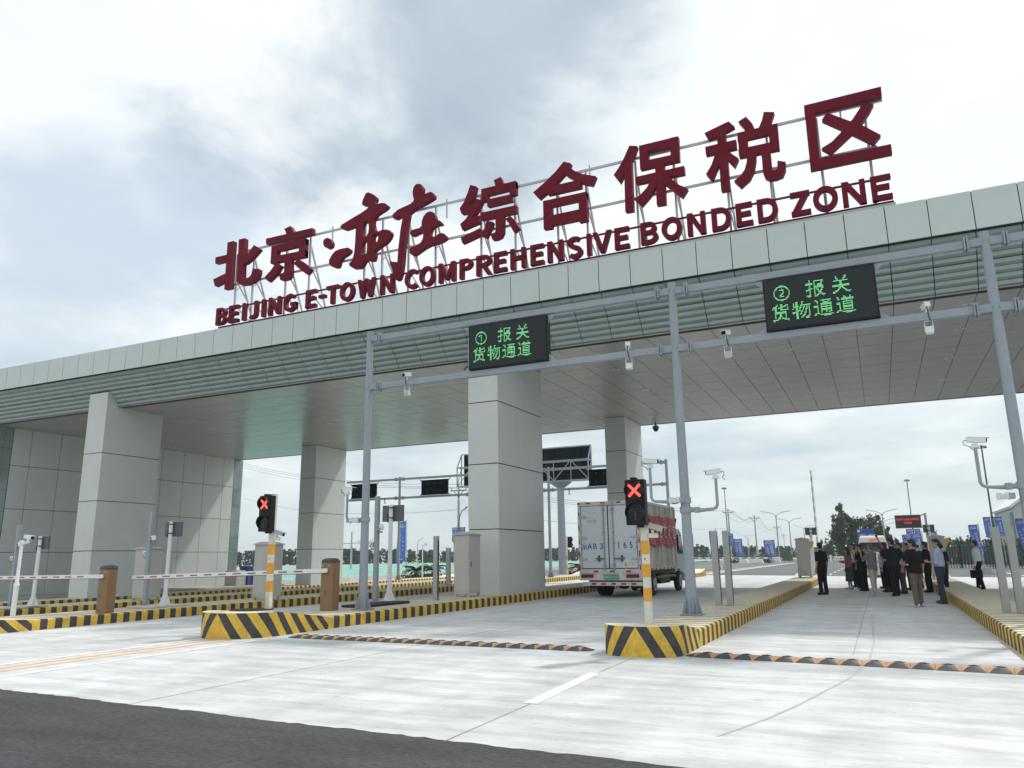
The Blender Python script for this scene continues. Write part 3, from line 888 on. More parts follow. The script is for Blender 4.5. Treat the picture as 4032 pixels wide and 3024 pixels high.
def letter_strokes(ch, w, h, t):
    """strokes of a bold capital in a box w x h: list of (outline, holes)"""
    q = t / 2
    S = lambda *p: (ribbon(p, t), ())
    V_ = (ribbon([(q, 0), (q, h)], t), ())
    bar = lambda z, x0=0.0, x1=None: (ribbon([(x0, z), (w if x1 is None else x1, z)], t * 0.92), ())
    hh = t * 0.46
    if ch == 'I':
        return [(ribbon([(w / 2, 0), (w / 2, h)], min(w, t)), ())]
    if ch == 'E':
        return [V_, bar(h - hh), bar(h * 0.52, 0, w * 0.9), bar(hh)]
    if ch == 'T':
        return [(ribbon([(w / 2, 0), (w / 2, h)], t), ()), bar(h - hh)]
    if ch == 'H':
        return [V_, (ribbon([(w - q, 0), (w - q, h)], t), ()), bar(h * 0.53)]
    if ch == 'N':
        return [V_, (ribbon([(w - q, 0), (w - q, h)], t), ()), ([(0, h), (t * 1.15, h), (w, 0), (w - t * 1.15, 0)], ())]
    if ch == 'M':
        c = w / 2
        return [V_, (ribbon([(w - q, 0), (w - q, h)], t), ()), ([(0, h), (t * 1.05, h), (c + t * 0.45, h * 0.12), (c - t * 0.45, h * 0.12)], ()), ([(w, h), (w - t * 1.05, h), (c - t * 0.45, h * 0.12), (c + t * 0.45, h * 0.12)], ())]
    if ch == 'V':
        c = w / 2
        return [([(0, h), (t * 1.08, h), (c + t * 0.5, 0), (c - t * 0.5, 0)], ()), ([(w, h), (w - t * 1.08, h), (c - t * 0.5, 0), (c + t * 0.5, 0)], ())]
    if ch == 'W':
        o = []
        for x0, x1 in ((q, w * 0.27), (w * 0.5, w * 0.27), (w * 0.5, w * 0.73), (w - q, w * 0.73)):
            u = t * 0.9 / 2
            o.append(([(x0 - u, h), (x0 + u, h), (x1 + u, 0), (x1 - u, 0)], ()))
        return o
    if ch == 'Z':
        return [bar(h - hh), bar(hh), ([(w - t * 1.3, h - t * 0.5), (w, h - t * 0.5), (t * 1.3, t * 0.5), (0, t * 0.5)], ())]
    if ch == 'O':
        return [(arc(w / 2, h / 2, w / 2, h / 2 + 0.012, 0, 345, 23), [arc(w / 2, h / 2, w / 2 - t * 1.02, h / 2 - t * 0.92, 0, 345, 23)])]
    if ch == 'D':
        out = [(0, 0), (w * 0.45, 0)] + arc(w * 0.45, h / 2, w * 0.55, h / 2, -90, 90) + [(0, h)]
        hol = [(t, t * 0.9), (w * 0.45, t * 0.9)] + arc(w * 0.45, h / 2, w * 0.55 - t, h / 2 - t * 0.9, -88, 88) + [(t, h - t * 0.9)]
        return [(out, [hol])]
    if ch in 'PR':
        m_ = h * 0.44
        r = (h - m_) / 2
        out = [(0, m_), (w * 0.5, m_)] + arc(w * 0.5, h - r, w * 0.48, r, -88, 88) + [(w * 0.5, h), (0, h)]
        hol = [(t, m_ + t * 0.8), (w * 0.5, m_ + t * 0.8)] + arc(w * 0.5, h - r, w * 0.48 - t, r - t * 0.85, -80, 80) + [(t, h - t * 0.88)]
        o = [(out, [hol]), (ribbon([(q, 0), (q, m_ + 0.02)], t), ())]
        if ch == 'R':
            o.append(([(w * 0.32, m_ + 0.03), (w * 0.62, m_ + 0.03), (w + 0.01, 0), (w - t * 1.2, 0)], ()))
        return o
    if ch == 'B':
        m_ = h * 0.52
        o = []
        for z0, z1, wf in ((m_ - t * 0.42, h, 0.93), (0, m_ + t * 0.42, 1.0)):
            r = (z1 - z0) / 2
            ww = w * wf
            out = [(0, z0), (ww * 0.5, z0)] + arc(ww * 0.5, z0 + r, ww * 0.5, r, -88, 88) + [(ww * 0.5, z1), (0, z1)]
            hol = [(t, z0 + t * 0.85), (ww * 0.5, z0 + t * 0.85)] + arc(ww * 0.5, z0 + r, ww * 0.5 - t, r - t * 0.85, -80, 80) + [(t, z1 - t * 0.85)]
            o.append((out, [hol]))
        return o
    if ch == 'C':
        return [(ribbon(arc(w * 0.54, h / 2, w * 0.54 - q, h / 2 - q * 0.9, 48, 312, 24), t), ())]
    if ch == 'G':
        return [(ribbon(arc(w * 0.5, h / 2, w * 0.5 - q, h / 2 - q * 0.9, 48, 335, 26), t), ()), ([(w - t, h * 0.18), (w, h * 0.10), (w, h * 0.50), (w - t, h * 0.50)], ()), ([(w * 0.55, h * 0.50 - t * 0.85), (w, h * 0.50 - t * 0.85), (w, h * 0.50), (w * 0.55, h * 0.50)], ())]
    if ch == 'J':
        r = w * 0.5
        return [(ribbon([(w - q, h), (w - q, r * 0.9)] + arc(w - q - (w - t) * 0.52, r * 0.78, (w - t) * 0.52, r * 0.78 - q * 0.9, 0, -130, 12)[1:], t), ())]
    if ch == 'S':
        up = arc(w / 2, h * 0.735, w / 2 - q, h * 0.265 - q * 0.9, 35, 270, 18)
        lo = arc(w / 2, h * 0.265, w / 2 - q, h * 0.265 - q * 0.9 + 0.02, 90, -145, 18)
        return [(ribbon(up[:-2] + [(w * 0.5, h * 0.5)] + lo[2:], t), ())]
    return [(ribbon([(0, h * 0.5), (w, h * 0.5)], t), ())]


for ch, xa, xb in LAT:
    zb = 11.635 + 0.055 * (xa + 25.5) / 27.0
    mb = MB()
    if ch == '-':
        mb.box(xa, xb, 23.55, 23.73, 11.98, 12.11)
    else:
        for i, (out, hol) in enumerate(letter_strokes(ch, xb - xa, 0.775, 0.158)):
            e = 0.0022 * i
            mb.prism([(xa + x, 23.55 - e, zb + z) for x, z in out], (0, 0.18, 0), 0, [[(xa + x, 23.55 - e, zb + z) for x, z in hh_] for hh_ in hol])
    mb.build('letter', M_red, sign)
mb = MB()
for z in (11.60, 12.40):
    mb.bar((-25.5, 23.80, z), (1.45, 23.80, z + 0.06), 0.07, 0.05)
mb.build('letter_rail', M_red, sign)
PX = [-24.85, -23.85, -21.98, -20.7, -17.85, -16.98, -15.72, -14.47, -12.46, -11.03, -9.33, -8.2, -6.36, -5.02, -3.3, -1.95, -0.41, 0.98]
mb = MB()
for i, x in enumerate(PX):
    mb.bar((x, 24.0, 11.40), (x, 24.0, 15.02), 0.07)
    mb.bar((x, 24.05, 14.6), (x + 0.02, 25.5, 11.3), 0.06)
    mb.bar((x, 24.03, 12.6), (x + 0.01, 24.85, 12.75), 0.045)
    mb.bar((x, 24.03, 12.62), (x + 0.01, 25.2, 11.95), 0.04)
    mb.bar((x, 24.03, 13.75), (x + 0.01, 24.75, 12.98), 0.045)
    mb.bar((x, 24.03, 13.3), (x + 0.01, 24.45, 13.72), 0.04)
for z, x1 in ((15.02, 1.5), (13.52, 1.2)):
    mb.bar((-25.3 if z < 14 else -24.4, 23.90, z), (x1, 23.90, z + 0.05), 0.07, 0.08)
mb.bar((-25.55, 23.72, 11.45), (1.48, 23.72, 11.52), 0.16, 0.10)
for x in (-19.43, -8.0, -13.9, 0.3):
    mb.bar((x, 23.86, 14.4), (x, 23.86, 15.2), 0.05)
mb.build('support_frame', M_frame, sign)
# ------------------------------------------------------------------ traffic islands
def island(label, x0, x1, ys, y0, y1, h, nh, ny_, lean, pn, end_nose=True, group='striped concrete islands between the lanes'):
    """raised strip with painted kerbs; a taller round nose (front at y0) that slopes down to the kerb at ny_"""
    zb = zg((x0 + x1) / 2)
    t = thing('traffic_island', label, 'traffic island', ((x0 + x1) / 2, (y0 + y1) / 2, zb), group=group)
    c = 0.03
    st = 0.2
    mb = MB()
    n = int((y1 - ys) / st)
    for k in range(n):
        ya, yb = ys + k * st, ys + (k + 1) * st
        s = k % 2
        a, b, d, e = (x1, ya, zb), (x1, yb, zb), (x1, yb, zb + h - c), (x1, ya, zb + h - c)
        mb.poly([a, b, d, e], s)
        mb.poly([e, d, (x1 - c, yb, zb + h), (x1 - c, ya, zb + h)], s)
        mb.poly([(x1 - c, ya, zb + h), (x1 - c, yb, zb + h), (x0 + c, yb, zb + h), (x0 + c, ya, zb + h)], 2 + s)
        mb.poly([(x0 + c, ya, zb + h), (x0 + c, yb, zb + h), (x0, yb, zb + h - c), (x0, ya, zb + h - c)], s)
        mb.poly([(x0, ya, zb + h - c), (x0, yb, zb + h - c), (x0, yb, zb), (x0, ya, zb)], s)
    yb = ys + n * st
    mb.poly([(x0, yb, zb), (x1, yb, zb), (x1, yb, zb + h - c), (x1 - c, yb, zb + h), (x0 + c, yb, zb + h), (x0, yb, zb + h - c)], 1)
    mb.poly([(x0, ys, zb), (x1, ys, zb), (x1, ys, zb + h), (x0, ys, zb + h)], 1)
    mb.build('kerb', [M_yel, M_blk, M_wyel, M_wblk], t)

    def nose(yf, ye, flip):
        """yf: tip, ye: where it meets the kerb"""
        sgn = -1 if flip else 1
        r = (x1 - x0) / 2
        xc = (x0 + x1) / 2
        yc = yf + sgn * r * 0.8
        # outline from tip along right side
        pts = []
        for i in range(25):
            a = PI / 2 * i / 24
            pts.append((r * math.sin(a), yf + sgn * 0.8 * r * (1 - math.cos(a))))
        k = 12
        for i in range(1, k + 1):
            pts.append((r, yc + (ye - yc) * i / k))
        cum = [0]
        for p, q in zip(pts[:-1], pts[1:]):
            cum.append(cum[-1] + math.hypot(q[0] - p[0], q[1] - p[1]))
        S = cum[-1]

        def at(s, v):
            s_ = min(abs(s), S)
            i = 0
            while i < len(cum) - 2 and cum[i + 1] < s_:
                i += 1
            f = (s_ - cum[i]) / max(1e-9, cum[i + 1] - cum[i])
            x = pts[i][0] + (pts[i + 1][0] - pts[i][0]) * f
            y = pts[i][1] + (pts[i + 1][1] - pts[i][1]) * f
            u = min(1, max(0, s_ - cum[24]) / max(0.01, S - cum[24]))
            hh = nh + (h - nh) * u
            return (xc + (x if s >= 0 else -x), y, zb + hh * v)
        mb = MB()
        R, Cn = 8, 4
        for side in (1, -1):
            b0, idx = 0.0, 0
            first = True
            while b0 - lean < S:
                b1 = b0 + (lean if first else pn)
                for i in range(R):
                    for j in range(Cn):
                        q = []
                        for (jj, ii) in ((j, i), (j + 1, i), (j + 1, i + 1), (j, i + 1)):
                            v = ii / R
                            l0 = 0.0 if first else b0 - lean * v
                            l1 = b1 - lean * v
                            l0, l1 = max(0, min(S, l0)), max(0, min(S, l1))
                            q.append(at(side * (l0 + (l1 - l0) * jj / Cn), v))
                        if (Vector(q[0]) - Vector(q[2])).length > 0.004 and (Vector(q[1]) - Vector(q[3])).length > 0.004:
                            mb.poly(q, idx % 2)
                b0 = b1
                idx += 1
                first = False
        # top
        m_ = 30
        for i in range(m_):
            sa, sb = S * i / m_, S * (i + 1) / m_
            if i == 0:
                mb.poly([at(0, 1), at(sb, 1), at(-sb, 1)], 2)
            else:
                mb.poly([at(-sa, 1), at(sa, 1), at(sb, 1), at(-sb, 1)], 2)
        bmn = mb.build('nose', [M_yel, M_blk, M_wyel], t, smooth=True, ang=0.9)
        return bmn
    nose(y0, ys, False)
    if end_nose:
        nose(y1 + 2.2, ys + n * st, True)
    return t


isl_truck = island('long striped kerb island left of the truck with a dark ring on its nose', -13.15, -11.36, 14.35, 11.95, 54.5, 0.28, 0.50, 14.4, 0.36, 0.21)
isl_mid = island('chevron nosed striped island between the truck lane and the lane of people', -4.16, -2.90, 13.45, 11.82, 42.0, 0.29, 0.45, 13.5, 0.28, 0.18)
isl_right = island('striped kerb island on the right edge, beside the crowd', 1.72, 2.84, 13.0, 11.2, 42.0, 0.28, 0.45, 13.1, 0.30, 0.22)
isl_w1 = island('striped kerb island carrying the brown barrier cabinet nearest the left edge', -21.45, -19.43, 12.9, 9.3, 56.0, 0.28, 0.47, 13.0, 0.42, 0.27)
isl_w2 = island('striped kerb island behind the left barrier, second from the panelled end wall', -28.1, -26.05, 12.5, 10.4, 57.0, 0.28, 0.47, 13.0, 0.42, 0.27)
isl_w3 = island('farthest striped kerb island, carrying the left canopy columns', -34.4, -32.58, 12.5, 10.4, 58.0, 0.28, 0.47, 13.0, 0.42, 0.27)
mb = MB()
ring = [(-12.3 + 0.46 * math.cos(a * PI / 16), 12.95 + 0.46 * math.sin(a * PI / 16)) for a in range(32)]
rin = [(-12.3 + 0.40 * math.cos(a * PI / 16), 12.95 + 0.40 * math.sin(a * PI / 16)) for a in range(32)]
mb.prism([(x, y, zg(-12.3) + 0.502) for x, y in ring], (0, 0, 0.012))
pit = mb.build('pit_ring', M_black, isl_truck)

# ------------------------------------------------------------------ speed bumps
def bump(label, p0, p1, n):
    a, b = Vector((*p0, 0.0)), Vector((*p1, 0.0))
    d = (b - a).normalized()
    t_ = Vector((-d.y, d.x, 0))
    L = (b - a).length / n
    root = thing('speed_bump', label, 'speed bump', ((a + b) / 2), group='rubber speed bumps across the lanes')
    prof = [(-0.19, 0.006), (-0.15, 0.022), (-0.07, 0.045), (0.0, 0.052), (0.07, 0.045), (0.15, 0.022), (0.19, 0.006)]
    mo, mk = MB(), MB()
    for i in range(n):
        s0 = a + d * (L * i)
        mo.prism([s0 + t_ * u + Vector((0, 0, z)) for u, z in prof] + [s0 + t_ * 0.19, s0 - t_ * 0.19], d * (L - 0.004))
        # raised half-moon rubber cleats on both slopes
        for sg in (-1, 1):
            rim, top = [], []
            for k in range(9):
                f = k / 8
                u = -0.205 * sg + sg * 0.185 * math.sin(PI * f)
                x = L * (0.04 + 0.92 * f)
                au = abs(u)
                zs = 0.004 + 0.055 * max(0, math.cos(min(1, au / 0.205) * PI / 2))
                rim.append(s0 + d * x + t_ * u + Vector((0, 0, zs)))
            c0 = s0 + d * (L * 0.5) - t_ * (0.13 * sg) + Vector((0, 0, 0.056))
            base = s0 + d * (L * 0.5) - t_ * (0.215 * sg) + Vector((0, 0, 0.003))
            for k in range(8):
                mk.poly([rim[k], rim[k + 1], c0])
            mk.poly([rim[0], c0, base])
            mk.poly([rim[8], c0, base])
    for e, sg in ((a, -1), (b, 1)):
        arc = [e + t_ * (0.19 * math.cos(PI * k / 10)) + d * (sg * 0.17 * math.sin(PI * k / 10)) + Vector((0, 0, 0.004)) for k in range(11)]
        c0 = e + Vector((0, 0, 0.05))
        for k in range(10):
            mk.poly([arc[k], arc[k + 1], c0])
    mo.build('orange_block', mat('faded orange rubber', (0.52, 0.27, 0.13), 0.75, var=0.15, vscale=9), root)
    mk.build('black_cleat', mat('grey black rubber', (0.055, 0.056, 0.06), 0.6, var=0.25, vscale=9), root, smooth=True, ang=0.5)


bump('black and orange rubber bump across the lane where the truck stands', (-10.8, 12.68), (-4.6, 12.47), 23)
bump('black and orange rubber bump in front of the lane full of people', (-2.72, 12.33), (1.66, 11.94), 15)


# ------------------------------------------------------------------ front gantry
def clamp(mb, x, y, z, m=0, sides=(-1, 1)):
    """flanged beam joint round a post"""
    for s in sides:
        mb.prism([(x + s * 0.06, y - 0.06, z - 0.012), (x + s * 0.52, y - 0.02, z - 0.012), (x + s * 0.52, y + 0.02, z - 0.012), (x + s * 0.06, y + 0.13, z - 0.012), (x + s * 0.05, y - 0.13, z - 0.012)], (0, 0, 0.02), m)
        mb.prism([(x + s * 0.05, y - 0.01, z - 0.12), (x + s * 0.62, y - 0.01, z - 0.03), (x + s * 0.62, y - 0.01, z + 0.03), (x + s * 0.05, y - 0.01, z + 0.12)], (0, 0.02, 0), m)
        mb.box(x + s * 0.33 - 0.035, x + s * 0.33 - 0.012, y - 0.13, y + 0.13, z - 0.13, z + 0.13, m)
        mb.box(x + s * 0.33 + 0.012, x + s * 0.33 + 0.035, y - 0.13, y + 0.13, z - 0.13, z + 0.13, m)
        for yy in (-0.1, 0.1):
            for zz in (-0.1, 0.1):
                mb.tube([(x + s * 0.33 - 0.05, y + yy, z + zz), (x + s * 0.33 + 0.05, y + yy, z + zz)], 0.014, 6, m)


def gantry(label, xs, y, ends, zbase, zt, zu, zl, group='steel lane gantries'):
    t = thing('overhead_gantry', label, 'gantry', (xs[0], y, zbase[0]), group=group)
    for x, z0 in zip(xs, zbase):
        mb = MB()
        mb.tube([(x, y, z0 + 0.01), (x, y, 2.5), (x, y, zt)], [0.115, 0.10, 0.088], 20)
        mb.build('post', M_steel, t, smooth=True)
        mb = MB()
        mb.box(x - 0.21, x + 0.21, y - 0.21, y + 0.21, z0 + 0.006, z0 + 0.03)
        for a in range(8):
            d = Vector((math.cos(a * PI / 4), math.sin(a * PI / 4), 0))
            c = Vector((x, y, z0 + 0.03))
            w = Vector((-d.y, d.x, 0)) * 0.006
            mb.prism([c + d * 0.09 - w, c + d * 0.2 - w, c + d * 0.2 - w + Vector((0, 0, 0.05)), c + d * 0.115 - w + Vector((0, 0, 0.36)), c + d * 0.09 - w + Vector((0, 0, 0.36))], w * 2)
        mb.build('base_plate', M_steel, t)
    for zz, nm in ((zu, 'upper_beam'), (zl, 'lower_beam')):
        mb = MB()
        mb.bar((ends[0], y, zz), (ends[1], y, zz), 0.13, 0.155)
        for x in xs:
            if not min(ends) < x + 1.7 < max(ends) - 0.3:
                continue
            mb.box(x + 1.55, x + 1.85, y - 0.072, y + 0.072, zz - 0.085, zz + 0.085)
        mb.build(nm, M_steel, t, bevel=0.008)
        for x in xs:
            mb = MB()
            clamp(mb, x, y, zz, 0, [q for q in (-1, 1) if min(ends) - 0.01 <= x + q * 0.5 <= max(ends) + 0.01])
            mb.build('beam_clamp', M_steel, t)
    return t


GY = 16.4
gantry('tall steel gantry in front of the gate carrying two lit lane signs', [-11.93, -3.66, 2.45, 10.6], GY, (-11.93, 10.6), [0.27, 0.29, 0.28, 0.28], 7.53, 7.325, 5.985)


def led_sign(label, x0, x1, z0, z1, y, num):
    t = thing('lane_sign', label, 'led sign', ((x0 + x1) / 2, y, z0), group='lit lane signs on the front gantry')
    mb = MB()
    mb.box(x0, x1, y - 0.11, y + 0.11, z0, z1)
    mb.build('housing', M_black, t, bevel=0.01)
    mb = MB()
    mb.box(x0 + 0.035, x1 - 0.035, y - 0.116, y - 0.111, z0 + 0.035, z1 - 0.035)
    mb.build('screen', M_screen, t)
    for sx, xx in ((-1, x0), (1, x1)):
        for sz, zz in ((1, z1), (-1, z0)):
            b = MB()
            b.prism([(xx, y - 0.02, zz), (xx + sx * 0.2, y - 0.02, zz + sz * 0.03), (xx, y - 0.02, zz - sz * 0.17)], (0, 0.04, 0))
            b.build('bracket', M_steel, t)
    W, H = x1 - x0, z1 - z0
    p = W * 0.0106

    def put(ch, cx, ztop, skip=()):
        mb = MB()
        g = raster(ch, 16)
        for r in range(16):
            if r in skip:
                continue
            c = 0
            while c < 16:
                if g[r][c]:
                    e = c
                    while e < 15 and g[r][e + 1]:
                        e += 1
                    xa = cx + (c - 8) * p
                    xb = cx + (e + 1 - 8) * p - p * 0.12
                    zt_ = ztop - r * p * 1.02
                    mb.poly([(xa, y - 0.119, zt_ - p * 0.42), (xb, y - 0.119, zt_ - p * 0.42), (xb, y - 0.119, zt_), (xa, y - 0.119, zt_)])
                    c = e + 1
                else:
                    c += 1
        mb.build('lit_character', M_gled, t, fix=False)
    zr1, zr2 = z1 - 0.14 * H, z1 - 0.52 * H
    put(num, x0 + 0.17 * W, zr1)
    put('报', x0 + 0.475 * W, zr1)
    put('关', x0 + 0.70 * W, zr1)
    for i, ch in enumerate('货物通道'):
        put(ch, x0 + (0.145 + 0.192 * i) * W, zr2)


led_sign('lit green lane sign reading one above the truck lane', -8.83, -6.69, 6.07, 7.20, GY - 0.02, '①')
led_sign('lit green lane sign reading two above the lane full of people', -1.69, 0.485, 6.07, 7.21, GY - 0.02, '②')


# ------------------------------------------------------------------ cameras
def camera_parts(t, c, yaw, pitch, L=0.30, W=0.10, m=None):
    """bullet camera: housing along its own x axis, dark front at +x"""
    R = Matrix.Rotation(yaw, 3, 'Z') @ Matrix.Rotation(pitch, 3, 'Y')
    c = Vector(c)
    m = m or M_white
    mb = MB()
    mb.obox(c, (L, W, W * 0.85), R)
    mb.obox(c + R @ Vector((0.03, 0, W * 0.47)), (L * 1.16, W * 1.18, 0.012), R)
    h = mb.build('housing', m, t, bevel=0.012)
    mb = MB()
    mb.obox(c + R @ Vector((L / 2 + 0.006, 0, -0.002)), (0.014, W * 0.9, W * 0.75), R)
    mb.tube([c + R @ Vector((L / 2 + 0.01, 0, 0)), c + R @ Vector((L / 2 + 0.02, 0, 0))], W * 0.3, 12)
    mb.build('lens', M_lens, t)
    return R


def arm_camera(label, post, zc, yarm, xe, zt, yaw, group='bullet cameras on elbow arms'):
    """camera on an elbow pipe clamped to a gantry post"""
    t = thing('security_camera', label, 'camera', (post, yarm, zc), group=group)
    sg = 1 if xe > post else -1
    mb = MB()
    path = [(post + sg * 0.05, yarm, zc), (post + sg * 0.35, yarm, zc - 0.02), (xe - sg * 0.09, yarm, zc), (xe - sg * 0.03, yarm, zc + 0.025), (xe, yarm, zc + 0.09), (xe, yarm, zt)]
    mb.tube(path, [0.06, 0.042, 0.032, 0.032, 0.032, 0.03], 14)
    mb.build('arm_pipe', M_steel, t, smooth=True)
    mb = MB()
    mb.tube([(post, yarm, zc - 0.06), (post, yarm, zc + 0.06)], 0.125, 18)
    mb.obox((post + sg * 0.24, yarm, zc - 0.01), (0.10, 0.12, 0.12))
    mb.build('clamp', M_steel, t, smooth=True)
    mb = MB()
    mb.box(xe - 0.07, xe + 0.07, yarm - 0.035, yarm + 0.035, zt, zt + 0.05)
    mb.box(xe - 0.045, xe + 0.045, yarm - 0.03, yarm + 0.03, zt + 0.05, zt + 0.085)
    mb.build('mount', M_white, t, bevel=0.005)
    camera_parts(t, (xe + math.cos(yaw) * 0.03, yarm, zt + 0.145), yaw, 0.10, 0.31, 0.105)
    b = MB()
    o = Vector((xe - math.cos(yaw) * 0.12, yarm - 0.02, zt + 0.15))
    b.tube([o, o + Vector((-math.cos(yaw) * 0.06, 0, -0.01)), o + Vector((-math.cos(yaw) * 0.06, 0, -0.08)), o + Vector((0.02, 0, -0.12)), o + Vector((0.08, 0, -0.19))], 0.007, 6)
    b.build('cable', M_black, t, smooth=True)
    return t


arm_camera('white bullet camera left of the middle gantry post, above the truck roof', -3.66, 2.64, GY, -4.39, 3.37, 0.0)
arm_camera('white bullet camera right of the middle gantry post, against the open sky', -3.66, 2.44, GY, -2.99, 3.06, PI)
arm_camera('white bullet camera on the right gantry post near the picture edge', 2.45, 2.65, GY, 1.78, 3.37, 0.0)
arm_camera('white bullet camera on the left gantry post', -11.93, 2.50, GY, -12.52, 3.17, 0.0)


def wrapped(label, c, s, yaw):
    t = thing('sensor_box', label, 'sensor', c, group='wrapped sensors on the gantry posts')
    mb = MB()
    R = rotz3(yaw)
    C = Vector(c)
    for i in range(5):
        f = i / 4
        mb.obox(C + R @ Vector(((f - 0.5) * s, 0, 0.012 * math.sin(i * 2.3))), (s * 0.3, 0.105 + 0.02 * math.sin(i * 1.9), 0.115 + 0.025 * math.cos(i * 1.7)), R @ Matrix.Rotation(0.25 * math.sin(i * 3.1), 3, 'X'))
    mb.build('wrapping', M_wrap, t, bevel=0.02)
    mb = MB()
    mb.obox(C + R @ Vector((-s * 0.72, 0, 0)), (0.10, 0.11, 0.11), R)
    mb.build('bracket', M_steel, t, bevel=0.01)


wrapped('plastic wrapped sensor on the left side of the middle gantry post', (-3.84, GY - 0.13, 2.64), 0.20, PI)
wrapped('plastic wrapped sensor on the left gantry post', (-12.2, GY - 0.12, 2.49), 0.22, 0.0)
wrapped('plastic wrapped sensor on the right gantry post', (2.10, GY - 0.12, 2.46), 0.17, PI)


def beam_camera(label, x, front):
    yb = GY
    t = thing('security_camera', label, 'camera', (x, yb, 6.06), group='small cameras on the gantry beam')
    yaw = -PI / 2 - 0.35 if front else PI / 2 + 0.3
    mb = MB()
    mb.tube([(x, yb, 6.06), (x, yb, 6.14)], 0.02, 10)
    mb.box(x - 0.05, x + 0.05, yb - 0.05, yb + 0.05, 6.062, 6.07)
    mb.build('mount', M_white, t)
    camera_parts(t, (x, yb, 6.20), yaw, 0.2, 0.22, 0.105)
    b = MB()
    b.tube([(x + 0.01, yb - 0.075, 6.18), (x + 0.015, yb - 0.095, 6.08), (x + 0.03, yb - 0.095, 5.92), (x + 0.06, yb - 0.08, 5.86)], 0.009, 6)
    b.build('cable', M_black, t, smooth=True)
    f = thing('floodlight', label.replace('camera', 'floodlight').replace('on top of', 'hanging under'), 'floodlight', (x + 0.01, yb, 5.88), group='small floodlights under the gantry beam')
    mb = MB()
    sgn = -1 if front else 1
    mb.bar((x - 0.06, yb, 5.90), (x - 0.065, yb, 5.70), 0.014)
    mb.bar((x + 0.08, yb, 5.90), (x + 0.085, yb, 5.70), 0.014)
    mb.bar((x - 0.065, yb, 5.90), (x + 0.085, yb, 5.90), 0.014)
    mb.build('yoke', M_white, f)
    mb = MB()
    mb.obox((x + 0.01, yb, 5.71), (0.14, 0.10, 0.14), Matrix.Rotation(0.25 * -sgn, 3, 'X'))
    mb.build('lamp_body', M_white, f, bevel=0.01)
    mb = MB()
    R = Matrix.Rotation(0.25 * -sgn, 3, 'X')
    for i in range(3):
        for j in range(3):
            mb.obox(Vector((x + 0.01, yb, 5.71)) + R @ Vector(((i - 1) * 0.042, sgn * 0.052, (j - 1) * 0.042)), (0.03, 0.008, 0.03), R)
    mb.build('lamp_face', mat('floodlight cells', (0.45, 0.46, 0.47), 0.3), f)


beam_camera('small white camera on top of the lower gantry beam nearest its left post', -10.73, True)
beam_camera('small white camera on top of the lower gantry beam just left of the middle post', -4.75, False)
beam_camera('small white camera on top of the lower gantry beam just right of the middle post', -2.54, True)
beam_camera('small white camera on top of the lower gantry beam near its right post', 1.30, False)


def dome(label, x, y, z):
    t = thing('dome_camera', label, 'camera', (x, y, z), group='dome cameras')
    mb = MB()
    mb.tube([(x, y, z), (x, y, z - 0.17)], 0.045, 12)
    mb.rings([(x, y, z - 0.36, 0.17, 0.17), (x, y, z - 0.30, 0.20, 0.20), (x, y, z - 0.23, 0.16, 0.16), (x, y, z - 0.16, 0.06, 0.06)], 18)
    mb.build('housing', M_dsteel, t, smooth=True)
    mb = MB()
    mb.ball((x, y, z - 0.38), 0.15, 16, 10)
    mb.build('glass_dome', M_lens, t, smooth=True)


dome('dark dome camera hanging under the rear edge of the soffit', -10.78, 42.0, Z0)
dome('dark dome camera under the soffit beside the left lit lane sign', -13.5, 24.9, Z0)


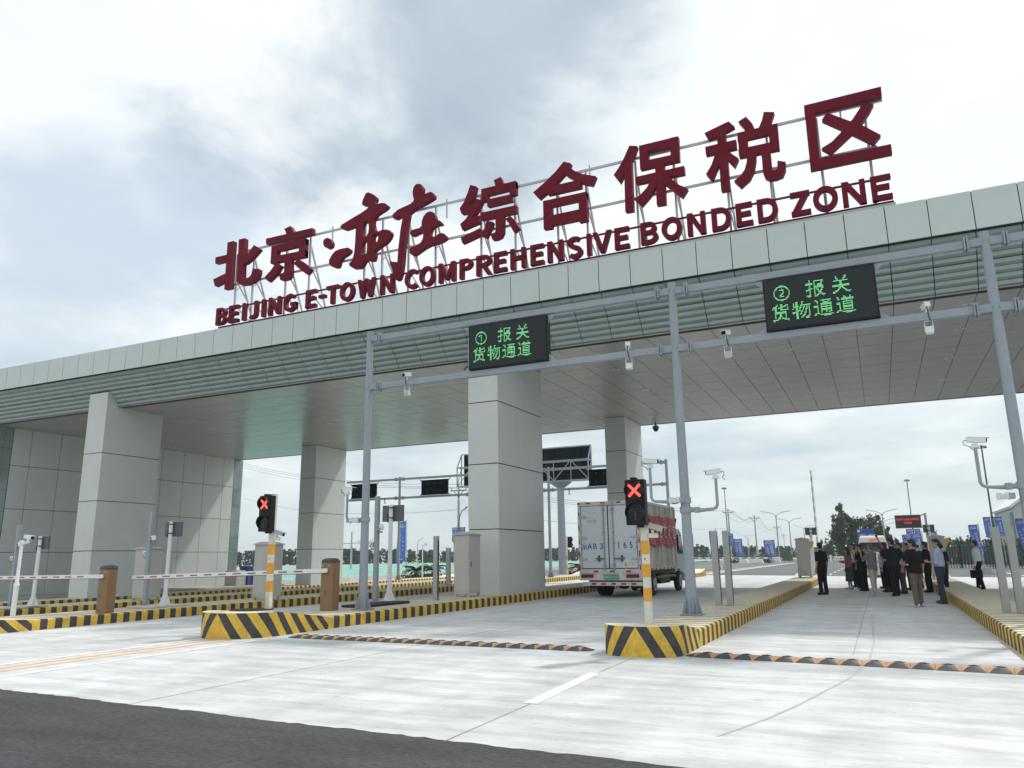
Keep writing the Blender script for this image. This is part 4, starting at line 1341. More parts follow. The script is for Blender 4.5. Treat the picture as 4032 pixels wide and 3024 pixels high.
# ------------------------------------------------------------------ lane signals
def signal(label, x, y, zb, ztop, hx, z1, z2, zh0, zh1, bands, cam_z):
    t = thing('traffic_light', label, 'traffic light', (x, y, zb), group='red cross lane signals')
    w = 0.055
    mb = MB()
    cuts = sorted([zb, ztop] + [v for b in bands for v in b])
    for a, b in zip(cuts[:-1], cuts[1:]):
        isb = any(abs(a - q[0]) < 1e-6 for q in bands)
        e = 0.002 if isb else 0.0
        mb.box(x - w - e, x + w + e, y - w - e, y + w + e, a, b, 1 if isb else 0)
    mb.build('pole', [M_cream, M_orange], t, bevel=0.008)
    hy = y - w - 0.09
    mb = MB()
    mb.box(hx - 0.165, hx + 0.165, hy - 0.08, hy + 0.08, zh0, zh1)
    mb.box(hx - 0.08, hx + 0.02, hy - 0.05, hy + 0.10, zh1, zh1 + 0.04)
    mb.box(hx + 0.0, hx + 0.09, hy - 0.05, hy + 0.10, zh0 - 0.04, zh0)
    mb.build('signal_head', M_black, t, bevel=0.012)
    for zc in (z1, z2):
        mb = MB()
        n = 28
        ro, ri = 0.155, 0.147
        for k in range(n):
            a0 = -PI * 0.28 + PI * 1.56 * k / n
            a1 = -PI * 0.28 + PI * 1.56 * (k + 1) / n

            def dep(a):
                return 0.035 + 0.075 * max(0.0, math.sin(min(max(a, 0.0), PI)) * 0.35 + 0.65) * (1 if 0 <= a <= PI else max(0, 1 - (abs(a) if a < 0 else a - PI) / (PI * 0.28)))
            q = [(ro, 0, a0), (ro, 0, a1), (ro, dep(a1), a1), (ro, dep(a0), a0)]
            pt = lambda r, d, a: (hx + r * math.cos(a), hy - 0.08 - d, zc + r * math.sin(a))
            mb.poly([pt(*s) for s in q])
            mb.poly([pt(ri, s[1], s[2]) for s in q])
            mb.poly([pt(ro, dep(a0), a0), pt(ro, dep(a1), a1), pt(ri, dep(a1), a1), pt(ri, dep(a0), a0)])
        mb.build('visor', M_black, t, fix=False)
        mb = MB()
        mb.tube([(hx, hy - 0.081, zc), (hx, hy - 0.094, zc)], 0.142, 28)
        mb.build('lens', M_lens, t)
    mb = MB()
    for sg in (-1, 1):
        for k in range(-7, 8):
            if sg > 0 and abs(k) < 1:
                continue
            cx, cz = hx + k * 0.0128, z1 + sg * k * 0.0128
            mb.obox((cx, hy - 0.099, cz), (0.0135, 0.006, 0.038), Matrix.Rotation(-sg * PI / 4, 3, 'Y'))
    mb.build('red_cross', M_xred, t)
    mb = MB()
    for k in range(7):
        mb.box(hx - 0.015, hx + 0.015, hy - 0.098, hy - 0.095, z2 - 0.11 + k * 0.02, z2 - 0.10 + k * 0.02)
    for k in range(1, 7):
        for sg in (-1, 1):
            mb.box(hx + sg * (0.012 + k * 0.016), hx + sg * (0.022 + k * 0.016), hy - 0.098, hy - 0.095, z2 + 0.075 - k * 0.012, z2 + 0.095 - k * 0.012)
    mb.build('unlit_arrow', mat('unlit diodes', (0.06, 0.07, 0.075), 0.4), t)
    mb = MB()
    mb.tube([(x, y - w - 0.001, bands[1][1] + 0.085), (x, y - w - 0.004, bands[1][1] + 0.085)], 0.012, 12)
    mb.build('cable_hole', M_black, t)
    # its own camera on a short bracket is a separate thing
    c = thing('security_camera', 'grey camera bracketed to ' + ('the red cross signal pole on the left' if x < -8 else 'the red cross signal pole in front of the truck'), 'camera', (x, y, cam_z), group='cameras on the signal poles')
    mb = MB()
    mb.box(x + w + 0.004, x + w + 0.16, y - 0.035, y + 0.035, cam_z - 0.165, cam_z - 0.095)
    mb.box(x + w + 0.06, x + w + 0.10, y - 0.02, y + 0.02, cam_z - 0.095, cam_z - 0.04)
    mb.build('bracket', M_cream, c, bevel=0.005)
    camera_parts(c, (x + w + 0.12, y, cam_z), 0.25, 0.30, 0.25, 0.09, mat('camera grey', (0.42, 0.43, 0.44), 0.4))


signal('red cross signal on an orange banded pole by the left barrier', -12.12, 13.25, zg(-12.12) + 0.50, 2.96, -12.17, 2.72, 2.31, 2.13, 2.91, [(0.85, 1.07), (1.23, 1.46), (1.64, 1.86)], 2.10)
signal('red cross signal on an orange banded pole in front of the truck', -3.45, 12.35, 0.45, 2.70, -3.52, 2.54, 2.18, 1.99, 2.72, [(0.80, 1.0), (1.17, 1.37), (1.53, 1.74)], 1.95)


# ------------------------------------------------------------------ barrier gates
def barrier(label, x, y, zb, L, droop, sg=-1, up=False, cabm=None, dark=False):
    t = thing('barrier_gate', label, 'barrier', (x, y, zb), group='lane barriers')
    w = 0.185
    mb = MB()
    c = 0.05
    out = [(-w, -w + c), (-w + c, -w), (w - c, -w), (w, -w + c), (w, w - c), (w - c, w), (-w + c, w), (-w, w - c)]
    mb.prism([(x + a, y + b, zb) for a, b in out], (0, 0, 1.16))
    mb.build('cabinet', cabm or M_brown, t)
    mb = MB()
    for k, (f, z0) in enumerate(((1.0, 1.163), (1.0, 1.21), (0.9, 1.25), (0.6, 1.275), (0.2, 1.285))):
        pass
    lv = [(1.0, 1.163), (1.0, 1.215), (0.9, 1.25), (0.55, 1.28), (0.1, 1.285)]
    for (f0, a), (f1, b) in zip(lv[:-1], lv[1:]):
        n = len(out)
        for k in range(n):
            p, q = out[k], out[(k + 1) % n]
            mb.poly([(x + p[0] * f0, y + p[1] * f0, zb + a), (x + q[0] * f0, y + q[1] * f0, zb + a), (x + q[0] * f1, y + q[1] * f1, zb + b), (x + p[0] * f1, y + p[1] * f1, zb + b)])
    mb.build('cap', mat('dark grey cap', (0.05, 0.052, 0.055), 0.5), t, smooth=True, ang=0.5)
    yb = y - w - 0.055
    zc = zb + 0.98
    p0 = Vector((x - sg * 0.08, yb, zc))
    p1 = p0 + (Vector((0.03, 0, L)) if up else Vector((sg * L, 0, -droop)))
    d = (p1 - p0).normalized()
    mb = MB()
    mb.bar(p0, p1, 0.045, 0.105)
    o = mb.build('boom', M_white, t, bevel=0.008)
    mb = MB()
    n = int(L / 0.52)
    side = Vector((0, -1, 0))
    up_ = d.cross(side)
    for k in range(n):
        c0 = p0 + d * (0.75 + k * 0.52)
        if (c0 - p0).length > L - 0.4:
            break
        for sd in (-1, 1):
            q = c0 + Vector((0, sd * 0.0245, 0))
            mb.obox(q + d * 0.14 + up_ * (-0.0), (0.28, 0.003, 0.032 if not dark else 0.065), Matrix((d, Vector((0, 1, 0)), Vector((d.cross(Vector((0, 1, 0)))))) ).transposed())
    mb.build('reflective_strip', M_dsteel if dark else M_sred, o)
    mb = MB()
    mb.bar(p0 + Vector((0, 0.01, -0.06)), p1 + Vector((0, 0.01, -0.06)), 0.03, 0.012) if not up else mb.bar(p0 + Vector((0.06, 0.01, 0)), p1 + Vector((0.06, 0.01, 0)), 0.012, 0.03)
    mb.build('rubber_edge', M_rubber, o)
    mb = MB()
    mb.tube([(x - sg * 0.02, y - w - 0.03, zc), (x - sg * 0.02, y - w + 0.005, zc)], 0.05, 14)
    for dx in (-0.1, 0.1):
        mb.tube([(x + dx, y - w - 0.005, zb + 1.1), (x + dx, y - w + 0.002, zb + 1.1)], 0.013, 8)
    mb.build('hub', M_white, t)
    mb = MB()
    mb.box(x - 0.03, x + 0.025, y - w - 0.006, y - w + 0.002, zb + 0.40, zb + 0.50)
    for dx, dz, fx in ((0.06, 0.80, 0),):
        mb.tube([(x + dx, y - w - 0.004, zb + dz), (x + dx, y - w + 0.002, zb + dz)], 0.018, 10)
    mb.tube([(x + w - 0.002, y, zb + 0.62), (x + w + 0.004, y, zb + 0.62)], 0.018, 10)
    mb.build('lock', M_dsteel, t)
    return t


barrier('brown barrier cabinet with its boom lowered to the left, behind the red cross signal', -12.66, 16.0, zg(-12.7) + 0.285, 6.95, 0.16)
barrier('brown barrier cabinet with its boom lowered past the left picture edge', -19.72, 15.12, zg(-19.7) + 0.285, 7.4, 0.05)
barrier('far barrier with its dark striped boom lowered behind the truck', -11.9, 52.0, 0.28, 6.2, 0.05, sg=1, cabm=M_white, dark=True)
barrier('barrier with its striped boom raised upright, behind the grey cabinet', -3.05, 43.6, 0.29, 4.5, 0, sg=-1, up=True, cabm=M_cab, dark=True)


# ------------------------------------------------------------------ control cabinets
def cabinet(label, x0, x1, y0, y1, zb, h, hood):
    t = thing('control_cabinet', label, 'cabinet', ((x0 + x1) / 2, (y0 + y1) / 2, zb), group='grey control cabinets on the islands')
    mb = MB()
    mb.box(x0, x1, y0, y1, zb + 0.09, zb + h)
    mb.build('body', M_cab, t, bevel=0.008)
    e = 0.05
    xc = (x0 + x1) / 2
    mb = MB()
    mb.prism([(x0 - e, y0 - e, zb + h + 0.002), (x1 + e, y0 - e, zb + h + 0.002), (x1 + e, y0 - e, zb + h + 0.03), (xc, y0 - e, zb + h + 0.11), (x0 - e, y0 - e, zb + h + 0.03)], (0, y1 - y0 + 2 * e, 0))
    mb.build('roof', M_cab, t, bevel=0.004)
    mb = MB()
    mb.box(x1 + 0.002, x1 + 0.012, y0 + 0.05, y1 - 0.04, zb + 0.16, zb + h - 0.05)
    d = mb.build('door', M_cab, t, bevel=0.003)
    mb = MB()
    mb.box(x1 + 0.013, x1 + 0.03, y0 + 0.10, y0 + 0.13, zb + 0.95, zb + 1.10)
    mb.build('handle', M_black, d)
    mb = MB()
    mb.box(x0 + 0.05, x1 - 0.05, y0 - 0.008, y0 - 0.002, zb + 0.16, zb + h - 0.05)
    mb.build('front_panel', M_cab, t, bevel=0.003)
    for xx in (x0 + 0.01, x1 - 0.09):
        for yy in (y0 + 0.01, y1 - 0.09):
            mb = MB()
            mb.box(xx, xx + 0.08, yy, yy + 0.08, zb + 0.004, zb + 0.088)
            mb.build('foot', M_cab, t)
    mb = MB()
    xs = x0 if hood < 0 else x1
    for k in range(8):
        f0, f1 = k / 8, (k + 1) / 8
        w0, w1 = 0.20 * (1 - f0 ** 2 * 0.75), 0.20 * (1 - f1 ** 2 * 0.75)
        za, zb_ = zb + h - 0.10 - 0.36 * f0, zb + h - 0.10 - 0.36 * f1
        yc = (y0 + y1) / 2
        a = xs + hood * 0.003
        mb.poly([(a, yc - 0.17, za), (a + hood * w0, yc - 0.15, za), (a + hood * w1, yc - 0.15, zb_), (a, yc - 0.17, zb_)])
        mb.poly([(a, yc + 0.17, za), (a + hood * w0, yc + 0.15, za), (a + hood * w1, yc + 0.15, zb_), (a, yc + 0.17, zb_)])
        mb.poly([(a + hood * w0, yc - 0.15, za), (a + hood * w0, yc + 0.15, za), (a + hood * w1, yc + 0.15, zb_), (a + hood * w1, yc - 0.15, zb_)])
    zt_ = zb + h - 0.10
    mb.poly([(xs + hood * 0.003, yc - 0.17, zt_), (xs + hood * 0.203, yc - 0.15, zt_), (xs + hood * 0.203, yc + 0.15, zt_), (xs + hood * 0.003, yc + 0.17, zt_)])
    mb.build('telephone_hood', M_hood, t)
    return t


cabinet('grey control cabinet in front of the large centre column', -12.70, -12.15, 22.4, 23.2, 0.27, 1.97, -1)
cabinet('grey control cabinet behind the left red cross signal', -20.25, -19.66, 21.3, 22.1, zg(-20) + 0.282, 1.90, -1)
cabinet('grey control cabinet behind the left white sign pole, beside the left column', -26.85, -26.2, 21.7, 22.5, zg(-26.5) + 0.282, 1.95, -1)
cabinet('grey control cabinet at the far end of the middle island, beside the man in black', -3.85, -3.22, 41.3, 42.1, 0.30, 1.85, 1)
cabinet('grey control cabinet at the far end of the right island, behind the crowd', 1.98, 2.62, 40.0, 40.9, 0.29, 1.83, 1)


# ------------------------------------------------------------------ posts on the islands
def inox(label, x, y, zb, h, w=0.15):
    t = thing('scanner_post', label, 'post', (x, y, zb), group='stainless scanner posts')
    mb = MB()
    mb.box(x - w / 2, x + w / 2, y - w / 2, y + w / 2, zb + 0.012, zb + h)
    mb.box(x - w * 0.64, x + w * 0.64, y - w * 0.64, y + w * 0.64, zb + 0.002, zb + 0.013)
    mb.build('casing', M_inox, t, bevel=0.006)
    mb = MB()
    mb.box(x + w / 2 + 0.001, x + w / 2 + 0.006, y - 0.018, y + 0.022, zb + 0.08, zb + h - 0.12)
    mb.build('sensor_window', M_lens, t)
    return t


inox('stainless post beside the grey cabinet at the centre column', -12.38, 20.72, 0.27, 1.9, 0.14)
inox('small far stainless post half hidden behind the grey cabinet', -20.3, 35.2, 0.16, 1.85, 0.2)
inox('left one of the two stainless posts beside the middle gantry post', -3.73, 19.68, 0.29, 1.78)
inox('right one of the two stainless posts beside the middle gantry post', -3.42, 19.53, 0.29, 1.78)
inox('left one of the two stainless posts on the right island', 2.16, 18.7, 0.28, 1.70, 0.14)
inox('right one of the two stainless posts on the right island', 2.40, 18.66, 0.28, 1.70, 0.14)


def square_post(label, x, y, zb, h, where):
    t = thing('grey_post', label, 'post', (x, y, zb), group='square grey posts')
    w = 0.06
    mb = MB()
    mb.box(x - w, x + w, y - w, y + w, zb + 0.01, zb + h)
    mb.build('shaft', M_steel, t, bevel=0.01)
    mb = MB()
    mb.box(x - 0.12, x + 0.12, y - 0.12, y + 0.12, zb + 0.002, zb + 0.014)
    for a in range(4):
        d = Vector((math.cos(a * PI / 2), math.sin(a * PI / 2), 0))
        s = Vector((-d.y, d.x, 0)) * 0.005
        c = Vector((x, y, zb + 0.014))
        mb.prism([c + d * 0.06 - s, c + d * 0.115 - s, c + d * 0.06 - s + Vector((0, 0, 0.1))], s * 2)
    mb.build('foot', M_steel, t)
    mb = MB()
    for z in (0.9, h - 0.25, h - 0.6):
        mb.tube([(x + w + 0.0005, y, zb + z), (x + w + 0.003, y, zb + z)], 0.012, 8)
    mb.build('cable_hole', M_black, t)
    for k, (sx, dz) in enumerate(((1, 2.05), (-1, 1.58))):
        b = thing('spotlight', ('upper' if k == 0 else 'lower') + ' white spotlight on ' + where, 'spotlight', (x + sx * 0.13, y, zb + dz), group='white spotlights on the grey posts')
        mb = MB()
        mb.obox((x + sx * 0.15, y - 0.02, zb + dz), (0.13, 0.12, 0.15), Matrix.Rotation(-0.2 * sx, 3, 'Y'))
        mb.build('lamp_body', M_white, b, bevel=0.02)
        mb = MB()
        mb.bar((x + sx * (w + 0.002), y, zb + dz - 0.13), (x + sx * 0.19, y, zb + dz - 0.13), 0.05, 0.05)
        mb.build('arm', M_steel, b, bevel=0.01)
        mb = MB()
        mb.tube([(x + sx * 0.1, y - 0.085, zb + dz + 0.04), (x + sx * 0.16, y - 0.10, zb + dz - 0.06), (x + sx * 0.09, y - 0.08, zb + dz - 0.12)], 0.008, 6)
        mb.build('cable', M_black, b, smooth=True)


def sign_pole(label, x, y, zb, h, pw=0.72, ph=0.47):
    t = thing('display_pole', label, 'display pole', (x, y, zb), group='white poles with small display panels')
    mb = MB()
    mb.tube([(x, y, zb + 0.01), (x, y, zb + h)], [0.066, 0.058], 18)
    mb.build('pole', M_white, t, smooth=True)
    mb = MB()
    mb.box(x - 0.16, x + 0.16, y - 0.16, y + 0.16, zb + 0.002, zb + 0.018)
    for a in range(4):
        d = Vector((math.cos(a * PI / 2 + PI / 4), math.sin(a * PI / 2 + PI / 4), 0))
        s = Vector((-d.y, d.x, 0)) * 0.006
        c = Vector((x, y, zb + 0.018))
        mb.prism([c + d * 0.05 - s, c + d * 0.17 - s, c + d * 0.055 - s + Vector((0, 0, 0.33))], s * 2)
    mb.build('foot', M_white, t)
    zp = zb + h - 0.01
    mb = MB()
    mb.box(x - pw / 2, x + pw / 2, y + 0.085, y + 0.16, zp - ph, zp)
    mb.build('display_panel', mat('dark grey back', (0.115, 0.12, 0.13), 0.5), t, bevel=0.006)
    mb = MB()
    for z in (zp - 0.08, zp - ph + 0.10):
        mb.box(x - 0.075, x + 0.075, y - 0.072, y + 0.083, z - 0.018, z + 0.018)
        mb.tube([(x - 0.1, y - 0.02, z), (x + 0.1, y - 0.02, z)], 0.009, 8)
    mb.build('clamp', M_dsteel, t)
    mb = MB()
    mb.tube([(x - 0.08, y + 0.06, zp - 0.22), (x - 0.10, y - 0.02, zp - 0.30), (x - 0.085, y - 0.03, zp - 0.42), (x - 0.06, y - 0.05, zp - 0.5)], 0.018, 8)
    mb.build('cable', M_black, t, smooth=True)
    return t


def slab(label, x0, x1, y0, y1, zb, h, m):
    mb = MB()
    mb.box(x0, x1, y0, y1, zb + 0.003, zb + h)
    tag(mb.build('mounting_slab', m, bevel=0.01), label, 'slab')


slab('black rubber slab under the posts left of the grey cabinet', -13.06, -12.3, 17.0, 19.15, 0.268, 0.065, M_rubber)
slab('pale concrete slab under the posts by the nearer brown cabinet', -21.1, -20.0, 16.9, 18.3, zg(-20.5) + 0.28, 0.06, M_wcon)
slab('pale concrete slab under the leftmost posts', -27.3, -26.2, 16.4, 17.9, zg(-26.5) + 0.28, 0.06, M_wcon)
square_post('square grey post left of the centre column', -12.93, 18.35, 0.335, 2.93, 'the square grey post left of the centre column')
square_post('square grey post standing in front of the left column', -20.85, 17.35, zg(-20.9) + 0.34, 2.84, 'the square grey post in front of the left column')
square_post('square grey post close to the left picture edge', -26.9, 17.0, zg(-26.9) + 0.34, 2.72, 'the square grey post at the left picture edge')
sign_pole('white display pole left of the centre column', -12.88, 18.96, 0.335, 2.72)
sign_pole('white display pole in front of the left column and end wall', -20.62, 17.9, zg(-20.6) + 0.34, 2.58)
sign_pole('white display pole close to the left picture edge', -26.25, 17.35, zg(-26.2) + 0.34, 2.32, 0.62, 0.43)
sign_pole('small display pole behind the grey cabinet of the middle island', -3.2, 43.0, 0.29, 2.5, 0.57, 0.38)
sign_pole('small display pole behind the crowd on the right island', 2.22, 43.0, 0.28, 2.5, 0.5, 0.38)


def cam_pole(label, x, y, zb, zk, zt):
    t = thing('camera_pole', label, 'camera pole', (x, y, zb), group='white camera poles')
    mb = MB()
    mb.tube([(x, y, zb), (x, y, zk - 0.06), (x, y, zk - 0.05), (x, y, zk + 0.0), (x, y, zk + 0.06), (x, y, zt)], [0.062, 0.062, 0.07, 0.07, 0.042, 0.04], 16)
    mb.box(x - 0.05, x + 0.05, y - 0.05, y + 0.05, zt - 0.12, zt - 0.02)
    mb.bar((x, y, zt - 0.07), (x + 0.30, y, zt - 0.07), 0.04)
    mb.build('pole', M_white, t, smooth=True)
    c = thing('security_camera', 'white camera on ' + label, 'camera', (x + 0.26, y, zt + 0.05))
    camera_parts(c, (x + 0.26, y, zt + 0.07), 0.2, 0.12, 0.24, 0.10)
    mb = MB()
    mb.box(x + 0.22, x + 0.30, y - 0.03, y + 0.03, zt - 0.048, zt + 0.02)
    mb.build('mount', M_white, c, bevel=0.005)


cam_pole('the stepped white pole at the left picture edge', -20.72, 13.2, zg(-20.7) + 0.27, 0.99, 2.13)
cam_pole('the thin white pole by the cycads, left of the centre column', -33.3, 53.6, zg(-33) + 0.28, 1.15, 2.54)

# ticket machine by the end wall
kt = thing('ticket_kiosk', 'grey and blue self service kiosk at the foot of the end wall', 'kiosk', (-40.6, 41.3, -0.16))
mb = MB()
mb.box(-41.3, -40.2, 40.7, 41.6, -0.155, 0.86)
mb.build('counter', M_cab, kt, bevel=0.02)
mb = MB()
mb.box(-40.9, -40.1, 41.65, 42.15, -0.155, 1.05)
mb.box(-41.0, -40.0, 41.62, 42.2, 1.05, 1.14)
mb.build('blue_machine', mat('kiosk blue', (0.03, 0.08, 0.28), 0.4), kt, bevel=0.02)
mb = MB()
mb.box(-40.5, -39.9, 42.25, 42.7, -0.155, 0.98)
mb.build('white_machine', M_white, kt, bevel=0.02)
mb = MB()
mb.box(-39.9 + 0.002, -39.88, 42.35, 42.5, 0.4, 0.62)
mb.build('screen', M_lens, kt)

# ------------------------------------------------------------------ rear gantry
rg = gantry('steel gantry behind the gate with dark sign backs', [-11.9, -20.1, -26.1, -32.2], 48.5, (-37.1, -11.9), [0.27, 0.15, 0.06, -0.03], 7.5, 7.32, 5.92)
for i, (xa, xb, lab) in enumerate(((-36.5, -34.25, 'dark sign back at the left end of the rear gantry'), (-30.2, -27.98, 'dark sign back left of the centre column on the rear gantry'), (-23.9, -21.7, 'dark sign back hidden behind the centre column'), (-17.12, -15.0, 'dark sign back beside the rear column on the rear gantry'))):
    t = thing('lane_sign', lab, 'led sign', ((xa + xb) / 2, 48.5, 6.02), group='signs on the rear gantry seen from behind')
    mb = MB()
    mb.box(xa, xb, 48.32, 48.5, 6.02, 7.12)
    mb.build('housing', M_dscreen, t, bevel=0.01)
    mb = MB()
    for u in (0.25, 0.5, 0.75):
        for w in (0.25, 0.75):
            x, z = xa + (xb - xa) * u, 6.02 + 1.1 * w
            mb.box(x - 0.03, x + 0.03, 48.30, 48.318, z - 0.03, z + 0.03)
    mb.build('latch', M_dsteel, t)
    for sx, xx in ((-1, xa), (1, xb)):
        for sz, zz in ((1, 7.12), (-1, 6.02)):
            b = MB()
            b.prism([(xx, 48.4, zz), (xx + sx * 0.25, 48.4, zz + sz * 0.1), (xx, 48.4, zz - sz * 0.17)], (0, 0.04, 0))
            b.build('bracket', M_steel, t)
for x, lab in ((-33.5, 'far left'), (-27.1, 'centre left'), (-24.4, 'centre'), (-18.6, 'right')):
    t = thing('floodlight', 'tiny floodlight under the %s part of the rear gantry' % lab, 'floodlight', (x, 48.5, 5.7), group='small floodlights under the rear gantry')
    mb = MB()
    mb.obox((x, 48.5, 5.62), (0.15, 0.12, 0.15), Matrix.Rotation(0.3, 3, 'X'))
    mb.build('lamp_body', M_white, t, bevel=0.01)
    mb = MB()
    mb.tube([(x, 48.4, 5.98), (x + 0.03, 48.36, 5.85), (x, 48.42, 5.7)], 0.02, 6)
    mb.bar((x, 48.5, 5.84), (x, 48.5, 5.70), 0.02)
    mb.build('cable', M_black, t, smooth=True)
tl = thing('traffic_light', 'small far lane signal seen from behind, right of the centre column', 'traffic light', (-20.9, 53.6, 0.15))
mb = MB()
for k in range(8):
    mb.box(-20.95, -20.85, 53.55, 53.65, 0.15 + k * 0.35, 0.5 + k * 0.35, k % 2 if k < 5 else 0)
mb.build('pole', [M_cream, M_orange], tl)
mb = MB()
mb.box(-20.84, -20.55, 53.66, 53.85, 2.1, 2.9)
for z in (2.3, 2.7):
    mb.tube([(-20.69, 53.85, z), (-20.69, 54.05, z)], 0.14, 14)
mb.build('signal_head', M_black, tl)
# ------------------------------------------------------------------ box truck
M_tw = mat('truck white', (0.60, 0.635, 0.66), 0.4, var=0.06, vscale=1.2, var2=0.06, v2scale=7)
M_tside = mat('weathered box side', (0.50, 0.49, 0.46), 0.5, var=0.14, vscale=1.5, var2=0.1, v2scale=9)
M_tdirty = mat('dirty white frame', (0.58, 0.56, 0.53), 0.55, var=0.2, vscale=5)
M_chas = mat('chassis black', (0.014, 0.014, 0.014), 0.7)
M_tyre = mat('tyre', (0.02, 0.02, 0.021), 0.85, var=0.2, vscale=10)
M_rim = mat('steel rim', (0.38, 0.38, 0.37), 0.45, 0.5, var=0.15, vscale=10)
M_tail = mat('tail light red', (0.16, 0.008, 0.012), 0.25)
M_tgrey = mat('reversing light', (0.45, 0.43, 0.45), 0.3)
M_tblue = mat('stencil blue', (0.03, 0.12, 0.36), 0.6, var=0.25, vscale=25)
M_plate = mat('plate green', (0.06, 0.30, 0.19), 0.4)
M_bann = mat('red banner cloth', (0.40, 0.018, 0.028), 0.55, var=0.14, vscale=3)
M_hinge = mat('hinge grey', (0.45, 0.46, 0.46), 0.5, var=0.2, vscale=20)
M_cabp = mat('truck cab paint', (0.36, 0.52, 0.49), 0.35, var=0.1, vscale=3)
TX0, TX1, TY0, TY1, TZ0, TZ1 = -10.28, -7.90, 27.6, 33.15, 0.98, 3.50
truck = thing('box_truck', 'white box truck seen from behind with blue stencilled number and red cloth on its side', 'truck', (-9.1, 30.5, 0))
mb = MB()
mb.box(TX0 + 0.03, TX1 - 0.03, TY0 + 0.05, TY1, TZ0, TZ1 - 0.03)
body = mb.build('cargo_box', M_tside, truck, bevel=0.01)
mb = MB()
# frame round the rear doors and corner posts, top rails
for x0, x1 in ((TX0, TX0 + 0.10), (TX1 - 0.10, TX1)):
    mb.box(x0, x1, TY0, TY0 + 0.12, 0.62, TZ1)
mb.box(TX0 + 0.102, TX1 - 0.102, TY0 + 0.002, TY0 + 0.12, TZ1 - 0.15, TZ1)
mb.box(TX0 + 0.102, TX1 - 0.102, TY0 + 0.002, TY0 + 0.12, 0.88, 1.03)
mb.box(TX0 + 0.102, TX1 - 0.102, TY0 + 0.012, TY0 + 0.10, 0.62, 0.878)
mb.build('rear_frame', M_tdirty, body, bevel=0.006)
mb = MB()
mb.box(TX1 - 0.028, TX1 + 0.012, TY0 + 0.13, TY1 + 0.02, TZ1 - 0.10, TZ1)
mb.box(TX0 - 0.012, TX0 + 0.028, TY0 + 0.13, TY1 + 0.02, TZ1 - 0.10, TZ1)
mb.box(TX1 - 0.028, TX1 + 0.006, TY0 + 0.13, TY1 + 0.02, TZ0 - 0.03, TZ0 + 0.07)
mb.box(TX1 - 0.028, TX1 + 0.016, TY1 - 0.07, TY1 + 0.022, TZ0 + 0.075, TZ1 - 0.105)
mb.build('side_rail', M_tdirty, body, bevel=0.006)
xm = -9.10
for x0, x1, s in ((TX0 + 0.125, xm - 0.022, -1), (xm + 0.022, TX1 - 0.125, 1)):
    mb = MB()
    mb.box(x0, x1, TY0 + 0.010, TY0 + 0.06, 1.06, TZ1 - 0.17)
    door = mb.build('rear_door', M_tw, truck, bevel=0.006)
    xr = xm + s * 0.20 if s > 0 else xm - 0.16
    mb = MB()
    mb.tube([(xr, TY0 - 0.03, 0.99), (xr, TY0 - 0.03, TZ1 - 0.05)], 0.022, 10)
    for z in (1.02, 1.20, 1.95, 2.35, 3.18, TZ1 - 0.07):
        mb.box(xr - 0.035, xr + 0.035, TY0 - 0.055, TY0 + 0.009, z - 0.03, z + 0.03)
    for z in (1.16, 3.2):
        mb.tube([(xr, TY0 - 0.06, z), (xr, TY0 - 0.005, z)], 0.055, 14)
    mb.build('lock_rod', M_steel, door, smooth=True)
    mb = MB()
    xh = xr + s * 0.30 if s > 0 else xr - 0.22
    mb.bar((xr, TY0 - 0.05, 1.40), (xh + s * 0.12, TY0 - 0.05, 1.40), 0.025, 0.04)
    mb.box(xh - 0.035, xh + 0.035, TY0 - 0.06, TY0 + 0.009, 1.30, 1.52)
    mb.build('handle', M_dsteel, door)
    xe = TX0 if s < 0 else TX1
    for z in (1.38, 2.16, 2.93):
        mb = MB()
        mb.prism([(xe - s * 0.02, TY0 - 0.012, z - 0.06), (xe - s * 0.28, TY0 - 0.012, z - 0.05), (xe - s * 0.36, TY0 - 0.012, z - 0.015), (xe - s * 0.36, TY0 - 0.012, z + 0.015), (xe - s * 0.28, TY0 - 0.012, z + 0.05), (xe - s * 0.02, TY0 - 0.012, z + 0.06)], (0, 0.022, 0))
        mb.tube([(xe - s * 0.03, TY0 - 0.015, z - 0.08), (xe - s * 0.03, TY0 - 0.015, z + 0.08)], 0.022, 8)
        mb.build('hinge', M_hinge, door)
mb = MB()
mb.box(TX0 + 0.11, TX1 - 0.11, TY0 + 0.03, TY0 + 0.07, 1.035, TZ1 - 0.155)
mb.build('door_seal', M_black, truck)
mb = MB()
for i, ch in enumerate('京AB3'):
    letter_row(mb, ch, (-10.05 + (0, 0.21, 0.42, 0.665)[i], TY0 + 0.008, 1.75), (1, 0, 0), (0, 0, 1), 0.30 if i else 0.255, 0, squeeze=0.95, bold=0.02)
for i, ch in enumerate('1657'):
    letter_row(mb, ch, (-8.71 + 0.235 * i, TY0 + 0.008, 1.77), (1, 0, 0), (0, 0, 1), 0.31, 0, squeeze=0.85, bold=0.025)
mb.build('stencilled_number', M_tblue, truck, fix=False)
mb = MB()
for k in range(36):
    a, b = 2 * PI * k / 36, 2 * PI * (k + 1) / 36
    r0, r1 = 0.145, 0.166
    mb.poly([(-9.72 + r * math.cos(t), TY0 + 0.0085, 2.78 + 0.72 * r * math.sin(t)) for r, t in ((r0, a), (r1, a), (r1, b), (r0, b))])
mb.box(-9.93, -9.51, TY0 + 0.0045, TY0 + 0.0075, 2.75, 2.81)
mb.build('faded_emblem', mat('faded gold', (0.50, 0.47, 0.37), 0.6), truck, fix=False)
mb = MB()
mb.box(-8.60, -7.98 - 0.05, TY0 + 0.006, TY0 + 0.009, 1.09, 1.36)
mb.prism([(-8.57, TY0 + 0.004, 1.13), (-8.39, TY0 + 0.004, 1.13), (-8.48, TY0 + 0.004, 1.29)], (0, 0.0015, 0), 1)
